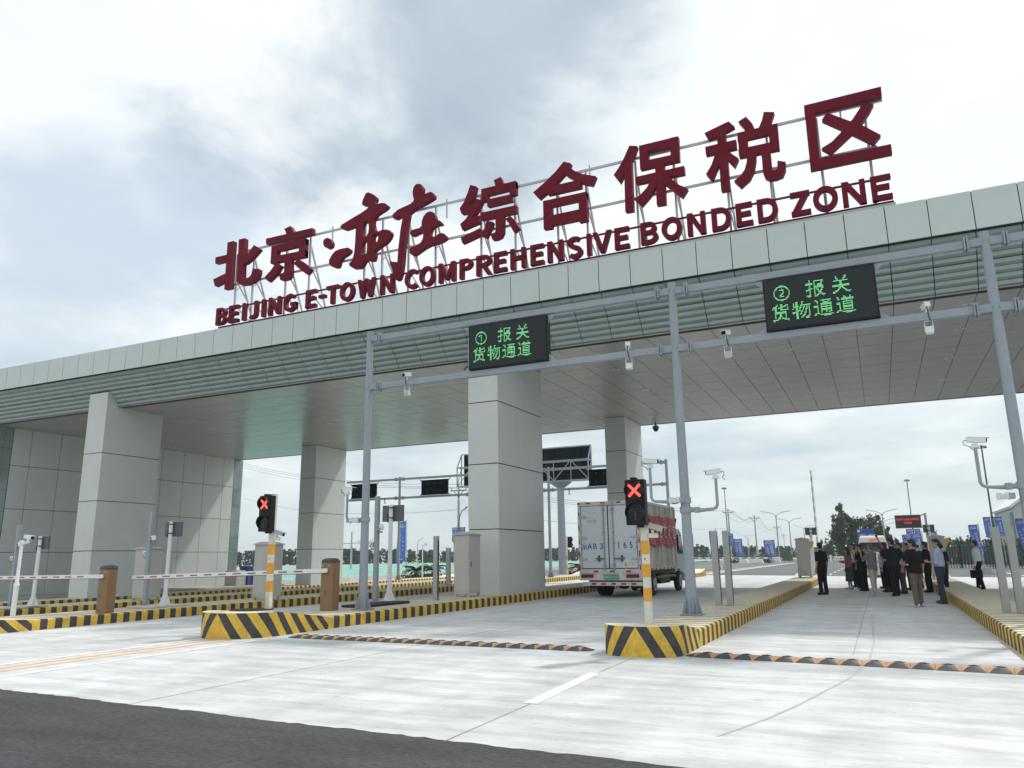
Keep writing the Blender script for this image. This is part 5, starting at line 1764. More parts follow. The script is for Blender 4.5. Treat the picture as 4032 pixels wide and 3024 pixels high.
mb.box(-8.487, -8.473, TY0 + 0.0025, TY0 + 0.0036, 1.175, 1.245, 2)
mb.box(-8.487, -8.473, TY0 + 0.0025, TY0 + 0.0036, 1.15, 1.165, 2)
st = mb.build('warning_sticker', [mat('sticker white', (0.66, 0.67, 0.66), 0.5), mat('sticker yellow', (0.68, 0.56, 0.05), 0.5), M_black], truck)
mb = MB()
letter_row(mb, '本车已安装倒车雷达', (-8.345, TY0 + 0.005, 1.235), (1, 0, 0), (0, 0, 1), 0.036, 0.037)
letter_row(mb, '请远离', (-8.235, TY0 + 0.005, 1.165), (1, 0, 0), (0, 0, 1), 0.036, 0.04)
mb.build('sticker_text', M_black, st, fix=False)
mb = MB()
z = 0.98
k = 0
while z < TZ1 - 0.15:
    mb.box(TX0 + 0.005, TX0 + 0.06, TY0 - 0.004, TY0 - 0.001, z, z + 0.21, k % 2)
    mb.box(TX1 - 0.06, TX1 - 0.005, TY0 - 0.004, TY0 - 0.001, z, z + 0.21, k % 2)
    z += 0.24
    k += 1
for x in (-9.85, -9.27, -8.66, -8.15):
    mb.box(x - 0.09, x + 0.09, TY0 - 0.003, TY0 + 0.0005, TZ1 - 0.085, TZ1 - 0.025)
mb.box(TX0 + 0.005, TX0 + 0.1, TY0 - 0.003, TY0 - 0.0005, TZ1 - 0.10, TZ1 - 0.02)
for x in (-9.62, -9.0, -8.38):
    mb.box(x - 0.09, x + 0.09, TY0 - 0.003, TY0 + 0.0005, 0.905, 0.975)
mb.build('reflective_tape', [M_sred, mat('reflective white', (0.62, 0.58, 0.58), 0.4)], truck)
for s, x0 in ((-1, -10.20), (1, -8.47)):
    mb = MB()
    mb.box(x0, x0 + 0.48, TY0 - 0.03, TY0 + 0.008, 0.72, 0.835)
    lt = mb.build('tail_light', M_tail, truck, bevel=0.012)
    mb = MB()
    for q in range(3):
        mb.box(x0 + 0.01 + q * 0.155, x0 + 0.15 + q * 0.155, TY0 - 0.028, TY0 + 0.008, 0.838, 0.90)
    mb.build('clear_lens', M_tgrey, lt, bevel=0.008)
mb = MB()
mb.box(-9.33, -8.74, TY0 - 0.012, TY0 + 0.01, 0.66, 0.84)
pl = mb.build('number_plate', M_plate, truck, bevel=0.006)
mb = MB()
letter_row(mb, '京AB31657', (-9.275, TY0 - 0.014, 0.695), (1, 0, 0), (0, 0, 1), 0.135, 0.074, squeeze=0.62, bold=0.03)
mb.build('plate_text', mat('plate lettering', (0.45, 0.62, 0.55), 0.5), pl, fix=False)
# under-run bar
mb = MB()
mb.box(-10.14, -7.86, TY0 - 0.08, TY0 - 0.02, 0.43, 0.57)
bar = mb.build('underrun_bar', M_tdirty, truck, bevel=0.008)
mb = MB()
for q in range(11):
    x = -9.98 + q * 0.19
    mb.box(x, x + 0.185, TY0 - 0.085, TY0 - 0.081, 0.465, 0.535, (q + 1) % 2)
mb.build('reflective_tape', [M_sred, mat('reflective white bar', (0.6, 0.58, 0.57), 0.4)], bar)
mb = MB()
mb.box(-9.7, -9.5, TY0 + 0.05, TY1 - 0.1, 0.55, 0.95)
mb.box(-8.7, -8.5, TY0 + 0.05, TY1 - 0.1, 0.55, 0.95)
mb.box(TX0 + 0.1, TX1 - 0.1, TY0 + 0.13, TY1 - 0.1, 0.80, 0.97)
mb.tube([(-10.0, 29.5, 0.45), (-8.2, 29.5, 0.45)], 0.09, 10)
mb.ball((-9.15, 29.5, 0.45), (0.28, 0.24, 0.22), 14, 8)
mb.tube([(-9.0, 29.5, 0.50), (-9.0, 33.3, 0.62)], 0.06, 8)
mb.box(TX1 - 0.55, TX1 - 0.08, 30.55, 32.1, 0.40, 0.78)
mb.box(TX0 + 0.08, TX0 + 0.5, 30.55, 32.1, 0.40, 0.78)
mb.build('chassis', M_chas, truck)
mb = MB()
mb.tube([(TX1 - 0.1, 30.1, 0.66), (TX1 - 0.1, 33.0, 0.66)], 0.055, 10)
mb.build('side_guard', mat('muddy guard', (0.20, 0.16, 0.10), 0.7), truck, smooth=True)
for x0 in (TX0 + 0.05, TX1 - 0.62):
    mb = MB()
    mb.box(x0, x0 + 0.57, 28.5, 28.52, 0.30, 0.79)
    mb.build('mud_flap', M_rubber, truck)


def wheel(x, y, w=0.24, r=0.42, outer=1):
    mb = MB()
    pr = [(0.0, r * 0.60), (0.02, r * 0.93), (0.05, r), (w - 0.05, r), (w - 0.02, r * 0.93), (w, r * 0.60)]
    mb.tube([(x - w / 2 + a, y, r) for a, _ in pr], [b for _, b in pr], 28)
    o = mb.build('wheel', M_tyre, truck, smooth=True)
    mb = MB()
    xe = x + outer * w / 2
    mb.tube([(xe - outer * 0.10, y, r), (xe + outer * 0.004, y, r)], [r * 0.5, r * 0.585], 24)
    mb.tube([(xe - outer * 0.02, y, r), (xe + outer * 0.05, y, r)], [r * 0.30, r * 0.22], 16)
    for k in range(8):
        a = k * PI / 4
        mb.tube([(xe, y + 0.13 * math.cos(a), r + 0.13 * math.sin(a)), (xe + outer * 0.025, y + 0.13 * math.cos(a), r + 0.13 * math.sin(a))], 0.015, 6)
    mb.build('rim', M_rim, o, smooth=True)


wheel(-10.05, 29.5, outer=-1)
wheel(-9.78, 29.5, outer=-1)
wheel(-8.05, 29.5)
wheel(-8.32, 29.5)
wheel(-10.0, 33.75, outer=-1)
wheel(-8.06, 33.75)
# side ribs, door rods
mb = MB()
for y in (28.9, 29.8, 30.72, 31.62, 32.4):
    mb.box(TX1 - 0.0295, TX1 + 0.008, y - 0.02, y + 0.02, TZ0 + 0.075, TZ1 - 0.105)
for y in (29.95, 30.1, 31.45, 31.8, 32.2):
    mb.tube([(TX1 + 0.012, y, TZ0 + 0.1), (TX1 + 0.012, y, TZ1 - 0.12)], 0.014, 6)
    for z in (1.35, 1.75, 3.2):
        mb.box(TX1 - 0.027, TX1 + 0.03, y - 0.03, y + 0.03, z - 0.03, z + 0.03)
for y, z in ((29.2, 1.7), (30.4, 1.68), (31.1, 1.65)):
    mb.box(TX1 - 0.027, TX1 + 0.02, y - 0.1, y + 0.1, z - 0.02, z + 0.02)
mb.build('side_ribs', M_tside, body)
mb = MB()
for k in range(18):
    mb.box(TX1 + 0.007, TX1 + 0.009, TY0 + 0.15 + k * 0.3, TY0 + 0.43 + k * 0.3, TZ0 - 0.02, TZ0 + 0.05, k % 2)
mb.build('reflective_tape', [M_sred, mat('reflective white side', (0.5, 0.47, 0.45), 0.4)], body)
# cloth on the side, sagging between its ties
mb = MB()
ny_, nz_ = 40, 14
P = []
for i in range(ny_ + 1):
    u = i / ny_
    row = []
    for j in range(nz_ + 1):
        v = j / nz_
        ztop = 2.99 + 0.07 * (abs(math.sin(u * PI * 3.0)) - 0.5) * -1
        zbot = 1.86 + 0.05 * math.cos(u * PI * 4)
        w = 0.018 * math.sin(u * 23 + v * 3) + 0.014 * math.sin(u * 9 - v * 7) + 0.012 * math.sin(u * 41 + v * 11)
        row.append((TX1 + 0.062 + w, 28.75 + 4.3 * u, zbot + (ztop - zbot) * v))
    P.append(row)
for i in range(ny_):
    for j in range(nz_):
        mb.poly([P[i][j], P[i + 1][j], P[i + 1][j + 1], P[i][j + 1]])
ban = mb.build('red_cloth', M_bann, truck, smooth=True, fix=False, ang=3)
mb = MB()
letter_row(mb, '综合保税区', (TX1 + 0.105, 29.6, 2.2), (0, 1, 0), (0, 0, 1), 0.58, 0.72, bold=0.02)
mb.build('cloth_text', mat('faded white print', (0.66, 0.42, 0.43), 0.6), ban, fix=False)
# cab
cabp = [(33.25, 0.75), (35.0, 0.75), (35.05, 1.35), (34.75, 2.45), (34.4, 2.62), (33.3, 2.62)]
mb = MB()
mb.prism([(TX0 + 0.15, y, z) for y, z in cabp], (2.1, 0, 0))
cabo = mb.build('cab', M_cabp, truck, bevel=0.05)
mb = MB()
mb.prism([(TX1 - 0.125, 33.45, 1.55), (TX1 - 0.125, 34.8, 1.55), (TX1 - 0.125, 34.6, 2.35), (TX1 - 0.125, 33.5, 2.35)], (0.012, 0, 0))
mb.build('side_window', M_glassd, cabo)
mb = MB()
for k in range(13):
    a0, a1 = PI * k / 12, PI * (k + 1) / 12
    if k < 12:
        mb.poly([(TX1 - 0.10, 33.75 + 0.50 * math.cos(a0), 0.42 + 0.50 * math.sin(a0)), (TX1 - 0.10, 33.75 + 0.50 * math.cos(a1), 0.42 + 0.50 * math.sin(a1)), (TX1 - 0.55, 33.75 + 0.50 * math.cos(a1), 0.42 + 0.50 * math.sin(a1)), (TX1 - 0.55, 33.75 + 0.50 * math.cos(a0), 0.42 + 0.50 * math.sin(a0))])
mb.build('wheel_arch', M_chas, truck, fix=False)
mb = MB()
mb.bar((TX1 - 0.12, 34.9, 2.3), (TX1 + 0.22, 35.1, 2.42), 0.03)
mb.bar((TX1 - 0.12, 34.9, 1.6), (TX1 + 0.22, 35.1, 1.68), 0.03)
mb.box(TX1 + 0.13, TX1 + 0.31, 35.05, 35.13, 1.72, 2.38)
mb.build('mirror', M_black, cabo, bevel=0.01)
mb = MB()
mb.box(TX0 + 0.15, TX1 - 0.05, 34.9, 35.15, 0.38, 0.74)
mb.build('bumper', M_tdirty, truck, bevel=0.04)
# ------------------------------------------------------------------ people
M_skin = mat('skin', (0.40, 0.245, 0.175), 0.55, var=0.05, vscale=8)
M_hair = mat('black hair', (0.012, 0.011, 0.011), 0.5, var=0.3, vscale=30)
M_ghair = mat('greying hair', (0.10, 0.095, 0.09), 0.6, var=0.3, vscale=30)
M_eye = mat('eyes', (0.01, 0.01, 0.01), 0.3)
CLO = {}


def cloth(name, col):
    if name not in CLO:
        CLO[name] = mat(name, col, 0.85, var=0.14, vscale=5, bump=0.25, bscale=14, spec=0.2)
    return CLO[name]


C_black = cloth('black cloth', (0.014, 0.014, 0.017))
C_navy = cloth('navy cloth', (0.017, 0.020, 0.032))
C_blue = cloth('dark blue denim', (0.035, 0.048, 0.07))
C_lblue = cloth('light blue shirt cloth', (0.34, 0.42, 0.56))
C_white = cloth('white shirt cloth', (0.62, 0.63, 0.66))
C_grey = cloth('grey polo cloth', (0.155, 0.165, 0.18))
C_khaki = cloth('khaki cloth', (0.42, 0.37, 0.29))
C_tan = cloth('brown khaki cloth', (0.135, 0.112, 0.092))
C_pink = cloth('dusty pink cloth', (0.24, 0.11, 0.115))
C_teal = cloth('teal skirt cloth', (0.05, 0.085, 0.095))
C_dgrey = cloth('dark grey cloth', (0.06, 0.064, 0.068))
M_shoeb = mat('black shoe', (0.012, 0.012, 0.012), 0.5)
M_shoew = mat('white shoe', (0.50, 0.50, 0.49), 0.6)
M_shoen = mat('brown shoe', (0.06, 0.04, 0.03), 0.5)


def remesh(o, v, sm=0):
    r = o.modifiers.new('remesh', 'REMESH')
    r.mode = 'VOXEL'
    r.voxel_size = v
    r.use_smooth_shade = True
    s = o.modifiers.new('smooth', 'SMOOTH')
    s.factor = 0.5
    s.iterations = 2 + sm
    return o


def limb(mb, pts, rs, n=12, ell=None):
    """tapered limb with rounded ends"""
    pts = [Vector(p) for p in pts]
    mb.tube(pts, rs, n)
    for p, r in zip(pts, rs):
        mb.ball(p, r * 0.995, n, 8)


def person(label, loc, heading, H, shirt, trousers, shoes=None, arms=('down', 'down'), sleeve=0.45, hair='short', hairm=None, width=1.0, stance=0.0, lean=0.0, skirt=False, hat=None, tuck=False, group='people gathered in the right lane', head_turn=0.0, jacket=None, head_down=0.0):
    """local frame: x to the person's right, y forward"""
    s = H / 1.75
    shoes = shoes or M_shoeb
    t = thing('person', label, 'person', loc, heading - PI / 2, group)
    V = Vector
    hip_z, sh_z = 0.93 * s, 1.43 * s
    hw, sw = 0.095 * s, 0.19 * s * width
    fwd = lean * s

    def tor(z):
        return fwd * max(0.0, (z - hip_z) / (sh_z - hip_z))
    body = MB()
    # trunk
    def trunk(mb, g, z0=0.86, z1=1.46):
        prof = [(0.86, 0.160, 0.118), (0.92, 0.168, 0.122), (1.0, 0.158, 0.115), (1.08, 0.150, 0.108), (1.18, 0.160, 0.113), (1.28, 0.172, 0.117), (1.37, 0.170, 0.105), (1.43, 0.135, 0.085), (1.47, 0.075, 0.065)]
        prof = [p for p in prof if z0 - 1e-6 <= p[0] <= z1 + 1e-6]
        mb.rings([(0, tor(z * s), z * s, rx * s * width + g, ry * s * (0.5 + 0.5 * width) + g) for z, rx, ry in prof], 18)
    width = width * 1.08
    trunk(body, 0.0)
    hd = V((0, fwd + 0.02 * s, 1.62 * s))
    Rh = Matrix.Rotation(head_turn, 3, 'Z') @ Matrix.Rotation(-head_down, 3, 'X')
    limb(body, [(0, fwd, 1.42 * s), (0, fwd + 0.012 * s, 1.56 * s)], [0.062 * s, 0.056 * s])
    body.ball(hd + Rh @ V((0, -0.005, 0.03 * s)), (0.078 * s, 0.097 * s, 0.098 * s), 16, 12)
    body.ball(hd + Rh @ V((0, 0.022 * s, -0.045 * s)), (0.060 * s, 0.068 * s, 0.072 * s), 14, 10)
    body.ball(hd + Rh @ V((0, 0.092 * s, -0.005 * s)), (0.013 * s, 0.02 * s, 0.024 * s), 8, 6)
    body.ball(hd + Rh @ V((0, 0.086 * s, -0.055 * s)), (0.022 * s, 0.010 * s, 0.010 * s), 8, 6)
    for sg in (-1, 1):
        body.ball(hd + Rh @ V((sg * 0.079 * s, -0.008 * s, -0.002 * s)), (0.011 * s, 0.024 * s, 0.034 * s), 8, 6)
    # legs
    feet = []
    for sg in (-1, 1):
        fy = stance * s * sg
        kx = sg * (hw + 0.012 * s)
        hip, knee, ank = V((sg * hw, 0, 0.90 * s)), V((kx, fy * 0.5 + 0.02 * s, 0.49 * s)), V((kx + sg * 0.015 * s, fy, 0.085 * s))
        limb(body, [hip, knee, ank], [0.082 * s, 0.055 * s, 0.038 * s])
        body.ball(ank + V((0, 0.06 * s, -0.045 * s)), (0.042 * s, 0.12 * s, 0.034 * s), 12, 8)
        feet.append((hip, knee, ank))
    # arms
    hands = []
    sleeves = []
    for sg, pose in ((-1, arms[0]), (1, arms[1])):
        sh = V((sg * sw, tor(sh_z) - 0.005 * s, 1.395 * s))
        if pose == 'down':
            el, wr, hd_dir = sh + V((sg * 0.045, -0.03, -0.30)) * s, sh + V((sg * 0.055, 0.03, -0.55)) * s, V((0, 0.15, -1))
        elif pose == 'face':
            el, wr, hd_dir = sh + V((sg * 0.07, 0.15, -0.21)) * s, sh + V((-sg * 0.06, 0.30, 0.06)) * s, V((-sg * 0.2, 0.35, 0.9))
        elif pose == 'hold':
            el, wr, hd_dir = sh + V((sg * 0.05, 0.0, -0.30)) * s, sh + V((-sg * 0.02, 0.22, -0.27)) * s, V((-sg * 0.2, 1, 0.25))
        elif pose == 'up':
            el, wr, hd_dir = sh + V((sg * 0.05, 0.22, 0.20)) * s, sh + V((sg * 0.02, 0.36, 0.44)) * s, V((0, 0.4, 0.9))
        elif pose == 'back':
            el, wr, hd_dir = sh + V((sg * 0.05, -0.10, -0.28)) * s, sh + V((sg * 0.02, -0.12, -0.52)) * s, V((0, 0.05, -1))
        hd_dir.normalize()
        limb(body, [sh, el, wr], [0.050 * s, 0.039 * s, 0.028 * s])
        # palm, four unequal fingers and a thumb off the palm's side
        side = V((0, 1, 0)) if abs(hd_dir.y) < 0.8 else V((0, 0, 1))
        side = (side - hd_dir * side.dot(hd_dir)).normalized()
        nrm = hd_dir.cross(side).normalized() * (-sg)
        pc = wr + hd_dir * 0.05 * s
        R = Matrix((side, hd_dir, side.cross(hd_dir))).transposed()
        body.ball(pc, (0.040 * s, 0.055 * s, 0.018 * s), 12, 8, rot=R)
        for q, ln in enumerate((0.062, 0.072, 0.067, 0.052)):
            a = pc + side * (0.028 - 0.019 * q) * s + hd_dir * 0.035 * s
            b_ = a + (hd_dir * 0.8 + nrm * 0.35).normalized() * ln * 0.55 * s
            c_ = b_ + (hd_dir * 0.5 + nrm * 0.75).normalized() * ln * 0.5 * s
            body.tube([a, b_, c_], [0.0105 * s, 0.010 * s, 0.008 * s], 8)
        a = pc + side * 0.033 * s - hd_dir * 0.015 * s
        body.tube([a, a + (side * 0.7 + hd_dir * 0.6 + nrm * 0.3).normalized() * 0.032 * s, a + (side * 0.5 + hd_dir * 1.0 + nrm * 0.6).normalized() * 0.06 * s], [0.013 * s, 0.012 * s, 0.009 * s], 8)
        hands.append((wr, pc, hd_dir))
        sleeves.append((sh, el, wr))
    remesh(body.build('body', M_skin, t, local=True), 0.0115)
    # face details
    mb = MB()
    for sg in (-1, 1):
        mb.ball(hd + Rh @ V((sg * 0.032 * s, 0.083 * s, 0.018 * s)), (0.014 * s, 0.008 * s, 0.007 * s), 8, 6)
        mb.ball(hd + Rh @ V((sg * 0.033 * s, 0.086 * s, 0.042 * s)), (0.022 * s, 0.008 * s, 0.005 * s), 8, 6)
    mb.build('eyes_and_brows', M_eye, t, local=True, smooth=True)
    # hair
    hm = hairm or M_hair
    mb = MB()
    if hair != 'bald':
        mb.ball(hd + Rh @ V((0, -0.022 * s, 0.05 * s)), (0.088 * s, 0.098 * s, 0.094 * s), 18, 12)
        mb.ball(hd + Rh @ V((0, -0.045 * s, 0.0)), (0.080 * s, 0.068 * s, 0.085 * s), 16, 10)
        mb.ball(hd + Rh @ V((0.0, 0.045 * s, 0.103 * s)), (0.060 * s, 0.045 * s, 0.030 * s), 14, 8)
        if hair == 'long':
            mb.tube([hd + Rh @ V((0, -0.06 * s, 0.02 * s)), hd + Rh @ V((0, -0.09 * s, -0.14 * s)), hd + V((0, -0.10 * s, -0.34 * s))], [0.085 * s, 0.085 * s, 0.05 * s], 12)
        if hair == 'bun':
            mb.ball(hd + Rh @ V((0, -0.13 * s, 0.0)), (0.055 * s, 0.05 * s, 0.055 * s), 12, 8)
        remesh(mb.build('hair', hm, t, local=True), 0.013)
    # shirt
    g = 0.014
    mb = MB()
    zlow = 1.0 if tuck else 0.86
    trunk(mb, g, zlow, 1.43)
    for sh, el, wr in sleeves:
        if sleeve <= 0.5:
            e = sh.lerp(el, 0.8)
            limb(mb, [sh, e], [0.064 * s, 0.058 * s])
        elif sleeve < 0.8:
            e = el.lerp(wr, 0.25)
            limb(mb, [sh, el, e], [0.062 * s, 0.054 * s, 0.05 * s])
        else:
            e = el.lerp(wr, 0.95)
            limb(mb, [sh, el, e], [0.062 * s, 0.053 * s, 0.04 * s])
    mb.tube([(0, fwd, 1.42 * s), (0, fwd + 0.006 * s, 1.50 * s)], [0.085 * s, 0.066 * s], 16)
    remesh(mb.build('shirt', shirt, t, local=True), 0.015)
    if jacket:
        mb = MB()
        mb.rings([(0, 0, 0.74 * s, 0.235 * s, 0.19 * s), (0, 0, 0.86 * s, 0.20 * s, 0.155 * s), (0, 0, 0.98 * s, 0.175 * s, 0.132 * s)], 18)
        remesh(mb.build('tied_jacket', jacket, t, local=True), 0.018)
    # trousers or skirt
    mb = MB()
    if skirt:
        mb.rings([(0, 0.01, 0.33 * s, 0.20 * s, 0.17 * s), (0, 0, 0.6 * s, 0.19 * s, 0.155 * s), (0, 0, 0.86 * s, 0.180 * s, 0.14 * s), (0, 0, 0.99 * s, 0.165 * s, 0.12 * s)], 20)
    else:
        mb.rings([(0, 0, 0.83 * s, 0.150 * s * width, 0.115 * s), (0, 0, 0.90 * s, 0.174 * s * width, 0.130 * s), (0, 0, (0.99 if tuck else 0.95) * s, 0.168 * s * width, 0.126 * s)], 18)
        for hip, knee, ank in feet:
            limb(mb, [hip, knee, ank + V((0, 0, -0.005))], [0.094 * s * width, 0.076 * s, 0.066 * s])
    remesh(mb.build('skirt' if skirt else 'trousers', trousers, t, local=True), 0.015)
    if tuck:
        mb = MB()
        mb.rings([(0, 0, 0.975 * s, 0.174 * s * width + 0.004, 0.134 * s), (0, 0, 1.005 * s, 0.172 * s * width + 0.004, 0.132 * s)], 20)
        mb.build('belt', M_shoeb, t, local=True, smooth=True)
    for hip, knee, ank in feet:
        mb = MB()
        mb.ball(ank + V((0, 0.055 * s, -0.042 * s)), (0.050 * s, 0.138 * s, 0.046 * s), 14, 10)
        mb.ball(ank + V((0, -0.02 * s, -0.02 * s)), (0.048 * s, 0.06 * s, 0.055 * s), 12, 8)
        mb.v = [(x, y, max(z, 0.006)) for x, y, z in mb.v]
        sole = mb.build('shoe', shoes, t, local=True, smooth=True)
    if hat:
        mb = MB()
        top = hd + V((0, -0.012 * s, 0.055 * s))
        mb.ball(top, (0.098 * s, 0.110 * s, 0.088 * s), 16, 10)
        mb.ball(top + V((0, 0.12 * s, -0.012 * s)), (0.08 * s, 0.085 * s, 0.014 * s), 14, 6)
        mb.build('cap', hat, t, local=True, smooth=True)
    return t, hands, hd


def phone(owner, label, z_up=0.03):
    """a phone in the raised hand; it rests in the hand, so it stays a thing of its own"""
    t, hands, hd = owner
    wr, pc, d = hands[1]
    Rz = Matrix.Rotation(t.rotation_euler.z, 3, 'Z')
    p = t.location + Rz @ (pc + d * 0.10)
    o = thing('phone', label, 'phone', p, t.rotation_euler.z, group='raised phones')
    mb = MB()
    mb.obox((0, 0, 0.02), (0.155, 0.011, 0.078))
    mb.build('case', M_dsteel, o, local=True, bevel=0.004)
    mb = MB()
    mb.obox((0, -0.0075, 0.02), (0.145, 0.003, 0.070))
    mb.build('screen', M_lens, o, local=True)


L_ = PI          # facing left along the gate
person('man in black polo and black trousers standing alone by the far grey cabinet', (-2.05, 31.0, 0), L_ - 0.7, 1.87, C_black, C_black, arms=('down', 'down'))
person('woman in pink top, teal skirt and brown cap at the left end of the crowd', (-1.3, 35.6, 0), L_ - 0.35, 1.72, C_pink, C_teal, M_shoew, ('hold', 'hold'), 0.9, 'long', skirt=True, hat=cloth('brown cap cloth', (0.09, 0.07, 0.05)), jacket=C_dgrey)
person('man in white shirt seen just behind the woman in pink', (-1.12, 37.6, 0), L_ + 0.4, 1.87, C_white, C_black, arms=('down', 'hold'), sleeve=0.9, tuck=True)
person('long haired woman in black with a dark bag, right of the woman in pink', (-0.86, 36.4, 0), L_ - 0.6, 1.84, C_black, C_black, arms=('hold', 'down'), hair='long')
p5 = person('man in black raising a phone, behind the man in grey polo', (-0.72, 34.0, 0), L_ - 0.5, 1.80, C_black, C_navy, arms=('face', 'face'))
p6 = person('grey haired man in grey polo, khaki trousers and white shoes filming with raised hands', (-0.34, 30.2, 0), L_ - 0.55, 1.80, C_grey, C_khaki, M_shoew, ('face', 'face'), 0.45, 'short', M_ghair, width=1.08, stance=0.08)
person('woman in white blouse between the man in grey polo and the broad man', (-0.03, 36.6, 0), L_ + 0.1, 1.72, C_white, C_navy, arms=('hold', 'down'), sleeve=0.9, hair='long')
p8 = person('man in dark clothes raising one arm high with a phone', (0.12, 33.2, 0), L_ - 0.6, 1.86, C_navy, C_black, arms=('down', 'up'))
person('broad man in black shirt and trousers in the middle of the crowd', (0.33, 30.4, 0), L_ - 0.95, 1.97, C_navy, C_black, arms=('hold', 'down'), width=1.22, stance=0.10, head_turn=0.5)
person('man in black top and grey trousers looking left, behind the broad man', (0.62, 32.2, 0), L_ + 0.25, 1.82, C_black, C_dgrey, arms=('down', 'hold'))
person('man in black polo and brown trousers with white soled shoes, nearest the camera', (0.80, 24.6, 0), L_ - 0.75, 1.84, C_black, C_tan, M_shoew, ('hold', 'down'), width=1.12, stance=0.04, head_down=0.1, head_turn=0.4)
person('man in light blue shirt with rolled sleeves and dark blue trousers', (1.50, 26.3, 0), L_ - 0.35, 1.86, C_lblue, C_blue, M_shoen, ('hold', 'down'), 0.6, width=0.98, tuck=True, stance=0.06, head_down=0.1, head_turn=0.4)
p13 = person('man in black shirt with glasses beside the light blue shirt', (1.50, 33.2, 0), L_ - 0.4, 1.85, C_black, C_black, arms=('hold', 'hold'))
person('woman in black with her hair in a bun behind the light blue shirt', (1.86, 31.2, 0), L_ - 0.9, 1.80, C_black, C_black, arms=('down', 'down'), hair='bun')
p15 = person('person in white with a white cap raising a phone, at the back of the crowd', (1.34, 36.4, 0), L_ - 0.2, 1.88, C_white, C_black, arms=('down', 'up'), sleeve=0.9, hat=C_white)
person('young man in dark clothes at the back of the crowd near the white van', (0.95, 35.2, 0), L_ + 0.2, 1.84, C_navy, C_navy, arms=('hold', 'down'))
wk = person('man in white shirt carrying a black briefcase beyond the right island', (3.42, 36.2, 0), L_ - 0.4, 1.90, C_white, C_black, arms=('down', 'down'), sleeve=0.9, tuck=True, stance=0.12, group='people gathered in the right lane')
phone(p6, 'phone held up by the man in grey polo')
phone(p8, 'phone held highest above the crowd')
phone(p5, 'phone held up by the man in black behind the grey polo')
phone(p15, 'phone held up by the person in white cap')
# glasses
gl = MB()
_t, _h, _hd = p13
for sg in (-1, 1):
    gl.tube([_hd + Vector((sg * 0.035 + 0.026 * math.cos(a * PI / 6), 0.108, 0.018 + 0.02 * math.sin(a * PI / 6))) for a in range(13)], 0.003, 6)
    gl.tube([_hd + Vector((sg * 0.062, 0.105, 0.02)), _hd + Vector((sg * 0.088, 0.0, 0.02))], 0.003, 6)
gl.build('glasses', M_black, _t, local=True)
# watch on the light blue shirt's wrist is tiny; briefcase
_t, _h, _hd = wk
Rz = Matrix.Rotation(_t.rotation_euler.z, 3, 'Z')
bp = _t.location + Rz @ (_h[0][1] + Vector((0, 0, -0.03)))
bc = thing('briefcase', 'black briefcase carried by the man in white shirt', 'briefcase', bp, _t.rotation_euler.z)
mb = MB()
mb.obox((0, -0.03, -0.24), (0.10, 0.44, 0.32))
mb.build('bag', M_black, bc, local=True, bevel=0.025)
mb = MB()
mb.tube([(0, -0.11, -0.085), (0, -0.10, -0.02), (0, -0.05, 0.0), (0, 0.02, 0.0), (0, 0.05, -0.02), (0, 0.06, -0.085)], 0.010, 8)
mb.build('handle', M_black, bc, local=True, smooth=True)
# ------------------------------------------------------------------ background
Zf = -0.39


def far_thing(name, label, cat, x, y, z=0.0, group=None, rz=0.0):
    return thing(name, label, cat, (x, y, z), rz, group)


# big information board on a column, seen from behind
vb = far_thing('billboard', 'large dark information board on a thick column, seen from behind beside the centre column', 'billboard', -29.5, 73.9, -0.27)
mb = MB()
mb.tube([(-29.5, 74.4, -0.27), (-29.5, 74.4, 8.4), (-29.5, 74.4, 8.5), (-29.5, 74.4, 9.0)], [0.42, 0.36, 0.5, 1.2], 24)
col_ = mb.build('column', M_steel, vb, smooth=True)
mb = MB()
for k in range(22):
    mb.tube([(-29.85, 74.02, 0.6 + k * 0.36), (-29.4, 73.99, 0.6 + k * 0.36)], 0.02, 6)
mb.build('rungs', M_steel, col_)
BX0, BX1, BZ0, BZ1 = -41.5, -26.15, 9.12, 12.75
mb = MB()
mb.box(BX0 + 0.3, BX1 - 0.15, 74.9, 75.3, BZ0 + 0.1, BZ1 - 0.05)
mb.build('led_cabinets', M_dscreen, vb)
mb = MB()
nx_ = 12
for i in range(nx_ + 1):
    x = BX0 + 0.3 + (BX1 - BX0 - 0.45) * i / nx_
    mb.box(x - 0.02, x + 0.02, 74.86, 74.89, BZ0 + 0.1, BZ1 - 0.05)
for j in range(4):
    z = BZ0 + 0.1 + j * 1.13
    mb.box(BX0 + 0.3, BX1 - 0.15, 74.83, 74.858, z - 0.03, z + 0.03)
mb.build('seams', M_black, vb)
mb = MB()
w = 0.10
for z, y in ((BZ0, 73.8), (11.2, 73.8), (BZ1, 74.8), (BZ0, 74.8), (11.2, 74.8)):
    mb.bar((BX0, y, z), (BX1, y, z), w)
for x in (BX0, BX1):
    for y, z1 in ((73.8, 11.2), (74.8, BZ1)):
        mb.bar((x, y, BZ0), (x, y, z1), w)
    mb.bar((x, 73.8, 11.2), (x, 74.8, BZ1), w)
    mb.bar((x, 73.8, 11.2), (x, 74.8, 11.2), w)
    mb.bar((x, 73.8, BZ0), (x, 74.8, BZ0), w)
    mb.bar((x, 73.8, BZ0), (x, 74.8, 11.2), w * 0.7)
n_ = 8
for i in range(n_):
    xa, xb = BX0 + (BX1 - BX0) * i / n_, BX0 + (BX1 - BX0) * (i + 1) / n_
    mb.bar((xb, 73.8, BZ0), (xb, 73.8, 11.2), w * 0.7)
    if i % 2:
        mb.bar((xa, 73.8, 11.2), (xb, 73.8, BZ0), w * 0.7)
    else:
        mb.bar((xa, 73.8, BZ0), (xb, 73.8, 11.2), w * 0.7)
mb.build('truss', M_steel, vb)


